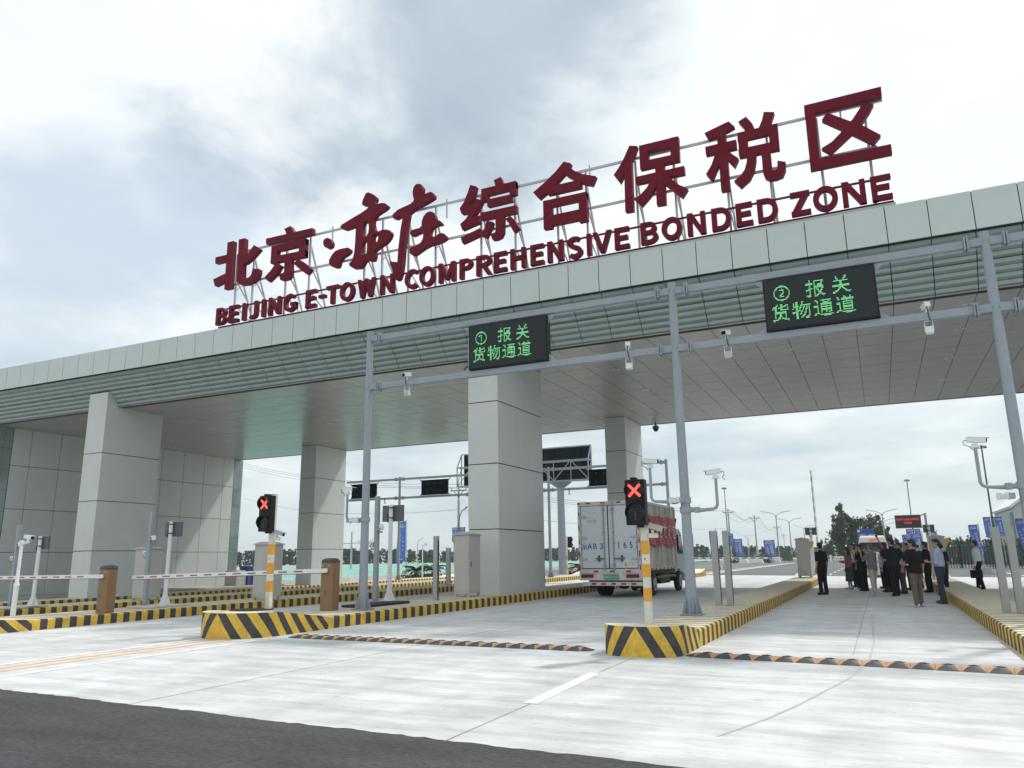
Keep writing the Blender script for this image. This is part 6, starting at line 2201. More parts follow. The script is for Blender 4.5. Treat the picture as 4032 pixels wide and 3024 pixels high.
# ---- banners
def emblem(mb, cx, cz, y, s, m=1):
    for q in range(3):
        for k in range(6):
            a0, a1 = PI * k / 6, PI * (k + 1) / 6
            c = cx + (q - 1) * 0.20 * s
            r0, r1 = (0.13 if q == 1 else 0.10) * s, (0.16 if q == 1 else 0.125) * s
            mb.poly([(c + r0 * math.cos(a0), y, cz + r0 * math.sin(a0)), (c + r1 * math.cos(a0), y, cz + r1 * math.sin(a0)), (c + r1 * math.cos(a1), y, cz + r1 * math.sin(a1)), (c + r0 * math.cos(a1), y, cz + r0 * math.sin(a1))], m)
    mb.box(cx - 0.36 * s, cx + 0.36 * s, y - 0.001, y + 0.001, cz - 0.10 * s, cz - 0.05 * s, m)


def cloth_flag(t, xa, xb, z0, z1, y, sway, m, mirror=False):
    """rippled cloth with its print, hanging in the x-z plane"""
    W, H = xb - xa, z1 - z0

    def sh(x, z):
        f = (z1 - z) / H
        return (x + sway * f * f, y + 0.05 * math.sin((x - xa) / W * 4.0 + f * 5.0) * W, z + 0.02 * H * (x - xa) / W)
    mb = MB()
    n, k = 8, 14
    for i in range(n):
        for j in range(k):
            x0, x1 = xa + W * i / n, xa + W * (i + 1) / n
            a, b = z0 + H * j / k, z0 + H * (j + 1) / k
            mb.poly([sh(x0, a), sh(x1, a), sh(x1, b), sh(x0, b)])
    fl = mb.build('banner_cloth', m, t, smooth=True, fix=False, ang=3)
    tx = MB()
    s = -1 if mirror else 1
    cx = xa + W / 2
    for i, ch in enumerate('综合保税区'):
        letter_row(tx, ch, (cx + s * 0.16 * W, 0, z1 - H * (0.37 + 0.112 * i)), (s, 0, 0), (0, 0, 1), 0.30 * W, 1)
    for i, ch in enumerate('北京亦庄'):
        letter_row(tx, ch, (cx - s * 0.22 * W, 0, z1 - H * (0.43 + 0.10 * i)), (s, 0, 0), (0, 0, 1), 0.20 * W, 1)
    e = MB()
    emblem(e, cx, z1 - H * 0.12, 0, W)
    b = len(tx.v)
    tx.v += e.v
    tx.f += [tuple(b + i for i in f) for f in e.f]
    tx.m = [0] * len(tx.f)
    tx.box(cx - 0.2 * W, cx + 0.2 * W, -0.001, 0.001, z0 + 0.05 * H, z0 + 0.065 * H)
    off = 0.03 + 0.02 * W
    tx.v = [(sh(x, z)[0], sh(x, z)[1] - off + yy, sh(x, z)[2]) for x, yy, z in tx.v]
    tx.build('banner_print', M_ink, fl, fix=False)
    return fl


def flag(label, x, y, zb, zt, w, z0, z1, side, sway, mirror=False):
    t = far_thing('banner_flag', label, 'banner', x, y, zb, 'blue banner flags along the far road')
    mb = MB()
    mb.tube([(x, y, zb), (x, y, zt)], [0.045, 0.03], 10)
    if side < 0:
        mb.tube([(x, y, z1 + 0.02), (x - w, y, z1 + 0.02)], 0.02, 8)
    else:
        mb.tube([(x, y, z1 + 0.02), (x + w, y, z1 + 0.02)], 0.02, 8)
    mb.build('pole', M_steel, t, smooth=True)
    xa, xb = (x - w - 0.04, x - 0.06) if side < 0 else (x + 0.06, x + w + 0.04)
    cloth_flag(t, xa, xb, z0, z1, y, sway, M_blue, mirror)
    mb = MB()
    mb.prism([(x - 0.45, y - 0.3, zb), (x + 0.45, y - 0.3, zb), (x + 0.3, y - 0.3, zb + 0.4), (x - 0.3, y - 0.3, zb + 0.4)], (0, 0.6, 0))
    mb.build('foot_block', M_concpole, t)


flag('large blue banner flag left of the centre column', -52.0, 80.0, Zf, 6.15, 1.3, 1.05, 5.85, -1, -0.15, True)
flag('blue banner flag leaning between the stainless posts and the twin street lamps', -28.3, 182.0, 0, 5.0, 1.9, 0.9, 4.7, -1, 0.5)
flag('wide blue banner flag just left of the twin street lamps', -20.6, 176.0, 0, 4.6, 2.3, 0.35, 4.2, -1, 0.7)
flag('slanting blue banner flag right of the man in white shirt', 6.02, 60.0, 0, 3.25, 0.55, 1.40, 3.15, -1, 0.28)
flag('blue banner flag cut by the right picture edge', 6.62, 45.0, 0, 3.1, 0.48, 1.42, 3.0, -1, 0.2)
flag('low blue banner flag at the left behind the crowd', 3.30, 97.0, 0, 3.5, 1.0, 1.4, 3.28, -1, 0.1)
flag('low blue banner flag in the middle behind the crowd', 4.05, 92.0, 0, 3.6, 1.0, 1.2, 3.25, -1, 0.2)
flag('blue banner flag peeping out behind the small display panel', 5.6, 95.0, 0, 3.7, 1.0, 1.3, 3.5, -1, 0.2)
flag('narrow blue banner flag at the left edge of the truck', -19.62, 78.0, -0.1, 3.6, 0.7, 0.6, 3.2, -1, 0.3)
flag('blue banner flag beside the cab of the truck', -15.9, 85.0, -0.1, 4.3, 0.7, 0.5, 3.9, -1, 0.3)


# ---- tall lamp masts with twin banners
def mast(label, x, y, zt, zb=0.0, fz0=None, fz1=None, fw=0.0, head='bar', m=None, group='tall lamp masts'):
    t = far_thing('lamp_mast', label, 'lamp mast', x, y, zb, group)
    mb = MB()
    mb.tube([(x, y, zb), (x, y, zb + (zt - zb) * 0.45), (x, y, zb + (zt - zb) * 0.451), (x, y, zt)], [0.10, 0.085, 0.06, 0.045], 12)
    mb.build('pole', m or M_dsteel, t, smooth=True)
    mb = MB()
    sc = 1.0
    for k in range(3):
        mb.obox((x + (k - 1) * 0.20 * sc, y - 0.08, zt + 0.03 + (k % 2) * 0.05), (0.16 * sc, 0.22 * sc, 0.12 * sc), Matrix.Rotation(0.5, 3, 'X') @ Matrix.Rotation(0.2 * (k - 1), 3, 'Z'))
    mb.bar((x - 0.28, y, zt - 0.05), (x + 0.28, y, zt - 0.05), 0.05)
    mb.build('floodlights', M_dsteel, t, bevel=0.01)
    if fw:
        for s in (-1, 1):
            mb = MB()
            mb.tube([(x, y, fz1 + 0.02), (x + s * (fw + 0.12), y, fz1 + 0.02)], 0.018, 6)
            mb.tube([(x, y, fz0 - 0.02), (x + s * (fw + 0.12), y, fz0 - 0.02)], 0.018, 6)
            mb.build('banner_arm', M_dsteel, t)
            xa = x + s * 0.12 if s > 0 else x - 0.12 - fw
            cloth_flag(t, xa, xa + fw, fz0, fz1, y, 0.05, M_blue)
    return t


mast('thin dark lamp mast behind the stainless posts of the middle island', -17.25, 100.0, 9.6, 0, 2.4, 3.95, 0.55)
mast('thin dark lamp mast behind the red lettered display', 3.55, 100.0, 9.5, 0, 2.55, 3.95, 0.62)
mast('thin dark lamp mast with twin banners beside the right gantry post', 6.88, 60.0, 8.3, 0, 2.42, 3.62, 0.42)


# ---- street lamps
def twin_lamp(label, x, y, h, span=2.2, group='double armed street lamps'):
    t = far_thing('street_lamp', label, 'street lamp', x, y, 0.0, group)
    mb = MB()
    mb.tube([(x, y, 0), (x, y, h - 0.9)], [0.13, 0.075], 12)
    mb.build('pole', M_steel, t, smooth=True)
    for s in (-1, 1):
        mb = MB()
        mb.tube([(x, y, h - 1.2), (x + s * 0.25, y, h - 0.72), (x + s * 0.9, y, h - 0.45)], [0.06, 0.05, 0.045], 8)
        mb.build('arm', M_steel, t, smooth=True)
        mb = MB()
        R = Matrix.Rotation(-s * 0.18, 3, 'Y')
        mb.obox((x + s * (0.9 + span * 0.32), y, h - 0.31), (span * 0.68, 0.28, 0.10), R)
        mb.build('lamp_head', M_concpole, t, bevel=0.03)
    return t


twin_lamp('double armed street lamp nearest behind the middle island', -15.0, 133.0, 8.4)
twin_lamp('second double armed street lamp behind the middle island', -15.7, 160.0, 8.3)
twin_lamp('small far double armed street lamp left of the small display panel', -17.15, 209.0, 8.4)
for i, y in enumerate((137.9, 176.6, 203, 237)):
    twin_lamp(('nearest', 'second', 'third', 'farthest')[i] + ' street lamp in the row before the poplars', (0.73, 1.01, 1.23, 1.44)[i], y, 8.3)


def arc_lamp(label, x, y, zb, h, reach, m=None):
    t = far_thing('street_lamp', label, 'street lamp', x, y, zb, 'single armed street lamps')
    mb = MB()
    pts = [(x, y, zb), (x, y, zb + h * 0.72)]
    for k in range(1, 8):
        a = PI / 2 * k / 7
        pts.append((x + reach * (1 - math.cos(a)) * 0.75, y, zb + h * 0.72 + h * 0.24 * math.sin(a)))
    pts.append((x + reach * 0.85, y, zb + h * 0.97))
    mb.tube(pts, [0.075] * 2 + [0.05] * 8, 8)
    mb.build('pole', m or M_steel, t, smooth=True)
    mb = MB()
    mb.bar((x + reach * 0.8, y, zb + h * 0.965), (x + reach * 1.1, y, zb + h * 1.0), 0.22, 0.09)
    mb.build('lamp_head', m or M_steel, t, bevel=0.02)
    return t


la = arc_lamp('dark curved street lamp with two small banners left of the centre column', -41.95, 75.0, Zf, 7.4, 1.0, M_dsteel)
for s in (-1, 1):
    cloth_flag(la, -41.95 + (0.1 if s > 0 else -0.85), -41.95 + (0.85 if s > 0 else -0.1), 3.2, 4.75, 75.0, 0.0, M_blue)
for i, (x, y, lab) in enumerate(((-103, 143, 'pale curved street lamp far left of the centre column'), (-92, 146, 'pale curved street lamp left of the blue banner flag'), (-84, 148, 'pale curved street lamp right of the blue banner flag'), (-77, 150, 'short far street lamp beside the cabinet'), (-38, 255, 'far street lamp behind the truck'), (-35.5, 240, 'far street lamp left of the second utility pole'))):
    arc_lamp(lab, x, y, Zf if i < 4 else 0, 6.2 if i < 4 else 6.6, -1.0 if i == 5 else 1.2)


# ---- utility poles and wires
def upole(label, x, y, h, zb=0.0):
    t = far_thing('utility_pole', label, 'utility pole', x, y, zb, 'concrete utility poles')
    mb = MB()
    mb.tube([(x, y, zb), (x, y, h)], [0.22, 0.13], 12)
    mb.build('pole', M_concpole, t, smooth=True)
    mb = MB()
    mb.bar((x - 1.1, y, h - 0.5), (x + 1.1, y, h - 0.5), 0.11)
    mb.bar((x - 0.7, y, h - 0.5), (x, y, h - 1.3), 0.06)
    mb.bar((x + 0.7, y, h - 0.5), (x, y, h - 1.3), 0.06)
    mb.build('crossarm', M_dsteel, t)
    for dx in (-1.0, 0.0, 1.0):
        mb = MB()
        zz = h - 0.44 if dx else h
        mb.tube([(x + dx, y, zz), (x + dx, y, zz + 0.12), (x + dx, y, zz + 0.28)], [0.05, 0.10, 0.05], 8)
        mb.build('insulator', M_concpole, t)


UP = [(-46.0, 82.2, 10.0, Zf), (-26.73, 157.2, 10.0, 0.0), (-26.1, 188.5, 10.0, 0.0), (-29.3, 260.0, 10.0, 0.0), (-40.6, 384.0, 10.0, 0.0)]
for i, p in enumerate(UP):
    upole(('concrete utility pole left of the centre column', 'concrete utility pole behind the stainless posts', 'concrete utility pole between the stainless posts and the street lamps', 'far utility pole behind the first double armed street lamp', 'farthest utility pole between the double armed street lamps')[i], *p)


def wire(label, a, b, sag, r=0.02):
    mb = MB()
    a, b = Vector(a), Vector(b)
    mb.tube([a.lerp(b, k / 14) - Vector((0, 0, sag * 4 * (k / 14) * (1 - k / 14))) for k in range(15)], r, 5)
    tag(mb.build('power_line', M_dsteel, smooth=True), label, 'power line', 'overhead power lines')


for a, b, sg in ((1, 2, 1.6), (2, 3, 2.4), (3, 4, 3.0)):
    for k, dx in enumerate((-1.0, 0.0, 1.0)):
        pa, pb = UP[a], UP[b]
        wire('%s wire between the %s utility poles behind the street lamps' % (('left', 'middle', 'right')[k], ('first and second', 'second and third', 'third and last')[a - 1]), (pa[0] + dx, pa[1], pa[2] - (0.16 if dx else -0.26)), (pb[0] + dx, pb[1], pb[2] - (0.16 if dx else -0.26)), sg, 0.028)
for k, (dx, dz) in enumerate(((-1.0, -0.16), (0.0, 0.26), (1.0, -0.16))):
    wire(('lowest', 'highest', 'middle')[k] + ' wire crossing the sky from the left utility pole to the pole behind the truck', (-46.0 + dx, 82.2, 10.0 + dz), (-26.73 + dx, 157.2, 10.0 + dz), 1.0, 0.022)
    wire(('lowest', 'highest', 'middle')[k] + ' wire in the sky left of the left rear column', (-46.0 + dx, 82.2, 10.0 + dz), (-118.3, 120.0, (20.4, 21.3, 20.9)[k]), 1.2, 0.024)
wire('low slack cable left of the centre column', (-120, 122.0, 14.3), (-46.0, 82.2, 7.2), 1.6, 0.022)
wire('low slack cable right of the centre column', (-46.0, 82.2, 7.2), (-26.7, 157.2, 6.4), 1.0, 0.022)
wire('low slack cable behind the stainless posts', (-26.7, 157.2, 6.4), (-26.1, 188.5, 6.0), 1.0, 0.025)


# ---- trees
def crown(mb, c, r, n, leaf, rnd, squash=1.0, gaps=0.35):
    """leaf sized faces scattered through clumps filling an ellipsoid"""
    clumps = []
    for i in range(max(8, n // 90)):
        while True:
            p = Vector((rnd.uniform(-1, 1), rnd.uniform(-1, 1), rnd.uniform(-1, 1)))
            if 0.25 < p.length < 1:
                break
        clumps.append((p, rnd.uniform(0.16, 0.34)))
    for i in range(n):
        p, cr = rnd.choice(clumps)
        q = p + Vector((rnd.gauss(0, 1), rnd.gauss(0, 1), rnd.gauss(0, 1))) * cr * 0.5
        pos = Vector((c[0] + q.x * r[0], c[1] + q.y * r[1], c[2] + q.z * r[2]))
        d = Vector((rnd.gauss(0, 1), rnd.gauss(0, 1), rnd.gauss(0, 1))).normalized()
        e = d.cross(Vector((rnd.gauss(0, 1), rnd.gauss(0, 1), rnd.gauss(0, 1)))).normalized()
        s = leaf * rnd.uniform(0.6, 1.3)
        mb.poly([pos - e * s * 0.5, pos + d * s * 0.35, pos + e * s * 0.6, pos - d * s * 0.35])


def tree(label, x, y, blobs, trunk_h, n, leaf, seed, tr=0.28, m=None):
    rnd = random.Random(seed)
    t = far_thing('poplar_tree', label, 'tree', x, y, 0.0, 'poplar trees behind the crowd')
    mb = MB()
    top = max(b[0][2] + b[1][2] * 0.5 for b in blobs)
    mb.tube([(x, y, 0), (x + 0.05, y, trunk_h), (x, y, top)], [tr, tr * 0.7, tr * 0.15], 8)
    for b in blobs:
        for k in range(4):
            a = rnd.uniform(0, 2 * PI)
            h = trunk_h + (b[0][2] - trunk_h) * rnd.uniform(0.1, 0.7)
            mb.tube([(x, y, max(trunk_h * 0.8, h)), (b[0][0] + b[1][0] * 0.6 * math.cos(a), b[0][1] + b[1][1] * 0.6 * math.sin(a), b[0][2] + b[1][2] * rnd.uniform(-0.2, 0.6))], [tr * 0.4, tr * 0.08], 6)
    mb.build('trunk', M_bark, t, smooth=True)
    mb = MB()
    for c, r in blobs:
        crown(mb, c, r, int(n * r[0] * r[2]), leaf, rnd)
    mb.build('crown', m or M_leaf, t, fix=False)


tree('tall pointed poplar, tallest of the trees behind the crowd', -5.9, 150, [((-6.0, 150, 5.0), (1.9, 1.9, 3.6)), ((-6.0, 150, 7.6), (1.15, 1.2, 1.9)), ((-6.0, 150, 9.0), (0.5, 0.5, 0.8)), ((-7.2, 150, 3.6), (1.0, 1.2, 2.4))], 1.0, 520, 0.36, 3)
tree('broad leafy tree right of the tall pointed poplar', -3.6, 151, [((-3.7, 151, 4.9), (1.7, 1.8, 2.9)), ((-2.7, 151, 3.4), (1.5, 1.6, 2.0))], 1.0, 500, 0.36, 5)
tree('broad round tree behind the blue road sign', -0.7, 152, [((-0.9, 152, 5.6), (1.7, 1.8, 2.5)), ((-1.6, 152, 3.2), (1.4, 1.6, 2.0)), ((0.5, 152, 4.8), (1.2, 1.4, 2.0))], 1.0, 480, 0.36, 8)
tree('small tree at the right end of the row, left of the red lettered display', 1.9, 151, [((1.6, 151, 3.2), (1.5, 1.6, 1.9)), ((2.4, 151, 2.2), (0.8, 1.0, 1.4))], 0.8, 480, 0.34, 12)
tree('thin low bush like tree at the left foot of the tall poplar', -8.9, 149, [((-9.0, 149, 1.7), (0.9, 1.0, 1.8)), ((-8.5, 149, 3.0), (0.5, 0.6, 0.9))], 0.6, 300, 0.30, 14, 0.12)
tree('sparse young tree beside the man in black', -7.9, 147, [((-7.9, 147, 2.9), (0.7, 0.8, 1.3)), ((-7.4, 147, 1.6), (1.2, 1.2, 1.3))], 0.6, 260, 0.28, 15, 0.10)

rnd = random.Random(21)
mb = MB()
path = [(-330, 120), (-260, 165), (-200, 215), (-140, 255), (-90, 285), (-40, 305), (0, 310), (60, 300), (130, 270)]
for (xa, ya), (xb, yb) in zip(path[:-1], path[1:]):
    L = math.hypot(xb - xa, yb - ya)
    for k in range(int(L / 0.55)):
        u = rnd.random()
        x, y = xa + (xb - xa) * u + rnd.uniform(-3, 3), ya + (yb - ya) * u + rnd.uniform(-4, 4)
        h = rnd.uniform(3.9, 5.4) * (1.0 if x < -60 else 0.93) * (0.95 + 0.12 * math.sin(x * 0.06))
        wd = rnd.uniform(1.2, 2.2)
        for q in range(70):
            f = rnd.random() ** 0.8
            ww = wd * (1.0 - 0.65 * f)
            pos = Vector((x + rnd.gauss(0, 0.5) * ww, y + rnd.gauss(0, 0.5) * ww, Zf + 0.1 + f * h))
            d = Vector((rnd.gauss(0, 1), rnd.gauss(0, 1), rnd.gauss(0, 1.3))).normalized()
            e = d.cross(Vector((rnd.gauss(0, 1), rnd.gauss(0, 1), rnd.gauss(0, 1)))).normalized()
            s = rnd.uniform(0.5, 1.0)
            mb.poly([pos - e * s * 0.5, pos + d * s * 0.5, pos + e * s * 0.5, pos - d * s * 0.5])
tb = mb.build('tree_belt', M_leaf2, fix=False)
tag(tb, 'dark green belt of trees along the horizon beyond the far road', 'trees', kind='stuff')

# ---- netting, low wall
mb = MB()
rnd = random.Random(4)
nxn, nyn = 46, 60
gx = [-41.4 - 100 * (i / nxn) ** 1.4 for i in range(nxn + 1)]
gy = [40 + 200 * (j / nyn) ** 1.3 for j in range(nyn + 1)]
hz = {}
for i in range(nxn + 1):
    for j in range(nyn + 1):
        hz[i, j] = Zf + 0.12 + 0.05 * math.sin(gx[i] * 0.9 + gy[j] * 0.5) + 0.06 * math.sin(gx[i] * 0.37 - gy[j] * 0.8) + rnd.uniform(-0.06, 0.06)
for i in range(nxn):
    for j in range(nyn):
        q = [(i, j), (i, j + 1), (i + 1, j + 1), (i + 1, j)]
        mb.poly([(gx[a], gy[b], hz[a, b]) for a, b in q])
net = mb.build('dust_netting', M_net, smooth=True, fix=False, ang=3)
tag(net, 'green dust netting spread over the bare ground behind the left columns', 'netting', kind='stuff')
mb = MB()
rnd = random.Random(9)
y = 44.0
while y < 136:
    L = rnd.uniform(1.0, 1.25)
    for k in range(3):
        mb.box(-41.05, -40.75 + rnd.uniform(0, 0.01) - k * 0.06, y + 0.012 + 0.3 * (k % 2), y + L + 0.3 * (k % 2), Zf + k * 0.15 + 0.002, Zf + (k + 1) * 0.15 - 0.008)
    y += L + 0.012
tag(mb.build('stone_wall', M_stone), 'low pale stone wall in front of the green netting', 'wall')


# ---- cycads, blocks, rail
def cycad(label, x, y, zb, s, seed):
    rnd = random.Random(seed)
    t = far_thing('cycad', label, 'cycad', x, y, zb, 'cycads planted along the far kerb')
    mb = MB()
    mb.tube([(x, y, zb), (x, y, zb + 0.45 * s)], [0.17 * s, 0.14 * s], 10)
    mb.build('trunk', M_bark, t, smooth=True)
    mb = MB()
    for k in range(26):
        a = rnd.uniform(0, 2 * PI)
        up = rnd.uniform(0.25, 1.2)
        L = rnd.uniform(0.75, 1.05) * s
        d = Vector((math.cos(a), math.sin(a), 0))
        sd = Vector((-d.y, d.x, 0))
        pts = []
        for q in range(7):
            f = q / 6
            pts.append(Vector((x, y, zb + 0.45 * s)) + d * (L * f * math.cos(up * (1 - 0.5 * f))) + Vector((0, 0, L * (f * math.sin(up) - 0.55 * f * f))))
        for q in range(6):
            w0, w1 = 0.11 * s * math.sin(PI * (0.12 + 0.8 * q / 6)), 0.11 * s * math.sin(PI * (0.12 + 0.8 * (q + 1) / 6))
            for sg in (-1, 1):
                mb.poly([pts[q], pts[q + 1], pts[q + 1] + sd * sg * w1 + Vector((0, 0, 0.04 * s)), pts[q] + sd * sg * w0 + Vector((0, 0, 0.04 * s))])
    mb.build('fronds', M_palm, t, fix=False)
    mb = MB()
    for k in range(160):
        a, r = rnd.uniform(0, 2 * PI), 0.9 * s * math.sqrt(rnd.random())
        p = Vector((x + r * math.cos(a), y + r * math.sin(a), zb + rnd.uniform(0.05, 0.28) * s))
        d = Vector((rnd.gauss(0, 1), rnd.gauss(0, 1), rnd.gauss(0, 1))).normalized()
        e = d.cross(Vector((rnd.gauss(0, 1), rnd.gauss(0, 1), rnd.gauss(0, 1)))).normalized()
        mb.poly([p - e * 0.08 * s, p + d * 0.06 * s, p + e * 0.08 * s, p - d * 0.06 * s])
    mb.build('ground_plants', mat('red brown ground plants', (0.075, 0.045, 0.03), 0.8, var=0.3), t, fix=False)


cycad('cycad behind the white display pole, left of the centre column', -37.9, 60.0, Zf, 1.5, 1)
cycad('cycad right of the thin white pole, left of the centre column', -37.6, 62.5, Zf, 1.5, 2)
cycad('cycad beside the left edge of the truck', -24.6, 66.0, -0.2, 1.3, 3)
for i, (x, y, lab) in enumerate(((-21.8, 130.8, 'first cycad behind the stainless posts'), (-18.6, 129.0, 'second cycad behind the stainless posts'), (-17.1, 128, 'third cycad behind the stainless posts'), (-16.0, 127.3, 'fourth cycad behind the stainless posts, nearest the street lamp'), (9.6, 118.0, 'cycad right of the crowd under the rail'), (10.7, 116.5, 'cycad left of the man with the briefcase'), (13.0, 110.5, 'cycad right of the man with the briefcase'), (14.8, 108.0, 'cycad at the right end of the rail'))):
    cycad(lab, x, y, 0.0, 1.3, 10 + i)
for i, (x, y, lab) in enumerate(((-21.2, 117.0, 'white concrete block at the foot of the left stainless post'), (-18.7, 119.9, 'large white concrete block behind the right stainless post'), (-18.0, 122.6, 'small white concrete block beside the large one'), (-16.8, 121.7, 'white concrete block under the second utility pole'), (-14.9, 126.8, 'white concrete block at the foot of the first street lamp'), (10.7, 103.5, 'white concrete block right of the man with the briefcase'), (7.9, 116, 'white concrete block right behind the crowd'))):
    t = far_thing('concrete_block', lab, 'block', x, y, 0.0, 'white concrete blocks along the far kerb')
    mb = MB()
    mb.prism([(x - 0.75, y, 0), (x + 0.75, y, 0), (x + 0.5, y, 0.62), (x - 0.5, y, 0.62)], (0, 0.9, 0))
    mb.build('block', M_white, t, bevel=0.03)
    mb = MB()
    mb.tube([(x, y + 0.45, 0.60), (x, y + 0.45, 0.72)], 0.06, 8)
    mb.build('socket', M_steel, t)
gr = far_thing('guard_rail', 'white guard rail along the far road at the right', 'guard rail', 10.5, 112, 0.0)
for x0, y0, x1, y1, nm in ((6.2, 114.0, 30, 90, ''), ):
    mb = MB()
    for z in (0.62, 0.85):
        mb.bar((x0, y0, z), (x1, y1, z), 0.06, 0.12)
    mb.build('rail', M_white, gr)
    mb = MB()
    for k in range(14):
        f = k / 13
        mb.box(x0 + (x1 - x0) * f - 0.05, x0 + (x1 - x0) * f + 0.05, y0 + (y1 - y0) * f + 0.05, y0 + (y1 - y0) * f + 0.15, 0, 0.9)
    mb.build('rail_post', M_white, gr)
g2 = far_thing('guard_rail', 'low white railing below the poplars, left of the crowd', 'guard rail', -7.5, 133, 0.0)
mb = MB()
for z in (0.35, 0.8):
    mb.bar((-12, 134.5, z), (0, 131, z), 0.05, 0.09)
mb.build('rail', M_white, g2)
mb = MB()
for k in range(10):
    mb.box(-12 + 1.33 * k - 0.05, -12 + 1.33 * k + 0.05, 134.5 - 0.389 * k + 0.05, 134.5 - 0.389 * k + 0.15, 0, 0.85)
mb.box(-7.45, -7.15, 132.9, 133.1, 0, 1.1)
mb.build('rail_post', M_white, g2)

# ---- dark palisade fence at the right
fe = far_thing('steel_fence', 'dark green palisade fence with angled tops at the right', 'fence', 7.4, 78, 0.0)
mb = MB()
mk = MB()
for k in range(46):
    f = k / 45
    x, y = 5.0 + 9.5 * f, 79 - 6 * f
    mb.box(x - 0.03, x + 0.03, y - 0.03, y + 0.03, 0, 2.0)
    mb.bar((x, y, 1.98), (x - 0.12, y - 0.02, 2.32), 0.05)
for z in (0.35, 1.8):
    mb.bar((5.0, 79.05, z), (14.5, 73.05, z), 0.05)
mb.build('pales', mat('fence dark green', (0.02, 0.04, 0.042), 0.5), fe)
for k in range(9):
    f = k / 8
    x, y = 5.0 + 9.5 * f, 79 - 6 * f
    mk.box(x - 0.05, x + 0.05, y + 0.06, y + 0.14, 0, 2.55)
mk.build('fence_post', mat('fence post', (0.016, 0.025, 0.03), 0.5), fe)
mb = MB()
for k in range(26):
    f = k / 25
    x, y = 5.0 + 9.5 * f, 79.6 - 6 * f
    mb.box(x - 0.17, x + 0.17, y - 0.02, y + 0.02, 0.3, 1.85)
mb.build('screen_panel', mat('fence screen', (0.11, 0.16, 0.15), 0.6), fe)
rnd = random.Random(33)
mb = MB()
for k in range(52):
    x, y = 5.5 + 16 * rnd.random(), 88 + rnd.uniform(-3, 6)
    for q in range(60):
        f = rnd.random()
        p = Vector((x + rnd.gauss(0, 0.22) * (1.2 - f), y + rnd.gauss(0, 0.25), 0.2 + f * rnd.uniform(2.2, 2.9)))
        d = Vector((rnd.gauss(0, 1), rnd.gauss(0, 1), rnd.gauss(0, 1))).normalized()
        e = d.cross(Vector((rnd.gauss(0, 1), rnd.gauss(0, 1), rnd.gauss(0, 1)))).normalized()
        mb.poly([p - e * 0.16, p + d * 0.11, p + e * 0.16, p - d * 0.11])
hb = mb.build('hedge', M_leaf, fix=False)
tag(hb, 'loose green hedge behind the palisade fence', 'hedge', kind='stuff')

# ---- pale building at the right edge
bd = far_thing('warehouse', 'pale building with a slanted roof line cut by the right picture edge', 'building', 15, 95, 0.0)
mb = MB()
mb.prism([(12.2, 90, 0), (24, 90, 0), (24, 90, 7.6), (13.6, 90, 6.7), (12.2, 90, 5.6)], (0, 14, 0))
mb.build('wall', mat('warehouse cladding', (0.50, 0.52, 0.53), 0.6, var=0.05), bd)
mb = MB()
mb.prism([(11.9, 90.5, 0), (12.18, 90.5, 0), (12.18, 90.5, 5.2), (11.9, 90.5, 5.1)], (0, 12, 0))
mb.build('side_strip', M_step, bd)
mb = MB()
for k in range(5):
    mb.box(12.6 + k * 1.7, 13.8 + k * 1.7, 89.96, 89.99, 1.6, 2.9)
mb.build('window', M_glassd, bd)
mb = MB()
mb.prism([(12.0, 89.8, 5.5), (13.6, 89.8, 6.72), (24.2, 89.8, 7.62), (24.2, 89.8, 7.9), (13.5, 89.8, 6.98), (11.9, 89.8, 5.72)], (0, 14.4, 0))
mb.build('roof', M_white, bd)

# ---- bus shelter, blue road sign, red display, van
bs = far_thing('bus_shelter', 'small glass shelter on the far kerb left of the grey cabinet', 'shelter', -14.6, 140, 0.0)
mb = MB()
mb.box(-15.6, -13.6, 139.3, 140.8, 1.10, 1.2)
for x in (-15.5, -14.9, -14.25, -13.7):
    mb.box(x - 0.04, x + 0.04, 139.5, 139.58, 0, 1.098)
mb.build('frame', M_dsteel, bs)
mb = MB()
mb.box(-15.45, -13.75, 140.6, 140.64, 0.15, 1.06)
mb.build('glass', M_glass, bs)

rs = far_thing('road_sign', 'blue road sign behind the white van and the crowd', 'road sign', -1.6, 110, 0.0)
mb = MB()
mb.box(-2.62, -0.55, 110, 110.08, 2.95, 4.32)
pn_ = mb.build('panel', mat('road sign blue', (0.012, 0.075, 0.36), 0.4), rs, bevel=0.03)
mb = MB()
mb.box(-2.52, -2.26, 109.985, 109.997, 3.98, 4.24)
letter_row(mb, '兴贸街', (-2.32, 109.99, 3.52), (1, 0, 0), (0, 0, 1), 0.27, 0.28)
letter_row(mb, '融兴街', (-1.12, 109.99, 3.52), (1, 0, 0), (0, 0, 1), 0.27, 0.28)
mb.box(-2.45, -1.75, 109.985, 109.997, 3.32, 3.38)
mb.box(-1.25, -0.65, 109.985, 109.997, 3.32, 3.38)
mb.build('sign_text', M_ink, pn_, fix=False)
mb = MB()
for x in (-2.3, -0.9):
    mb.tube([(x, 110.15, 0), (x, 110.15, 4.2)], 0.06, 10)
mb.build('post', M_steel, rs, smooth=True)

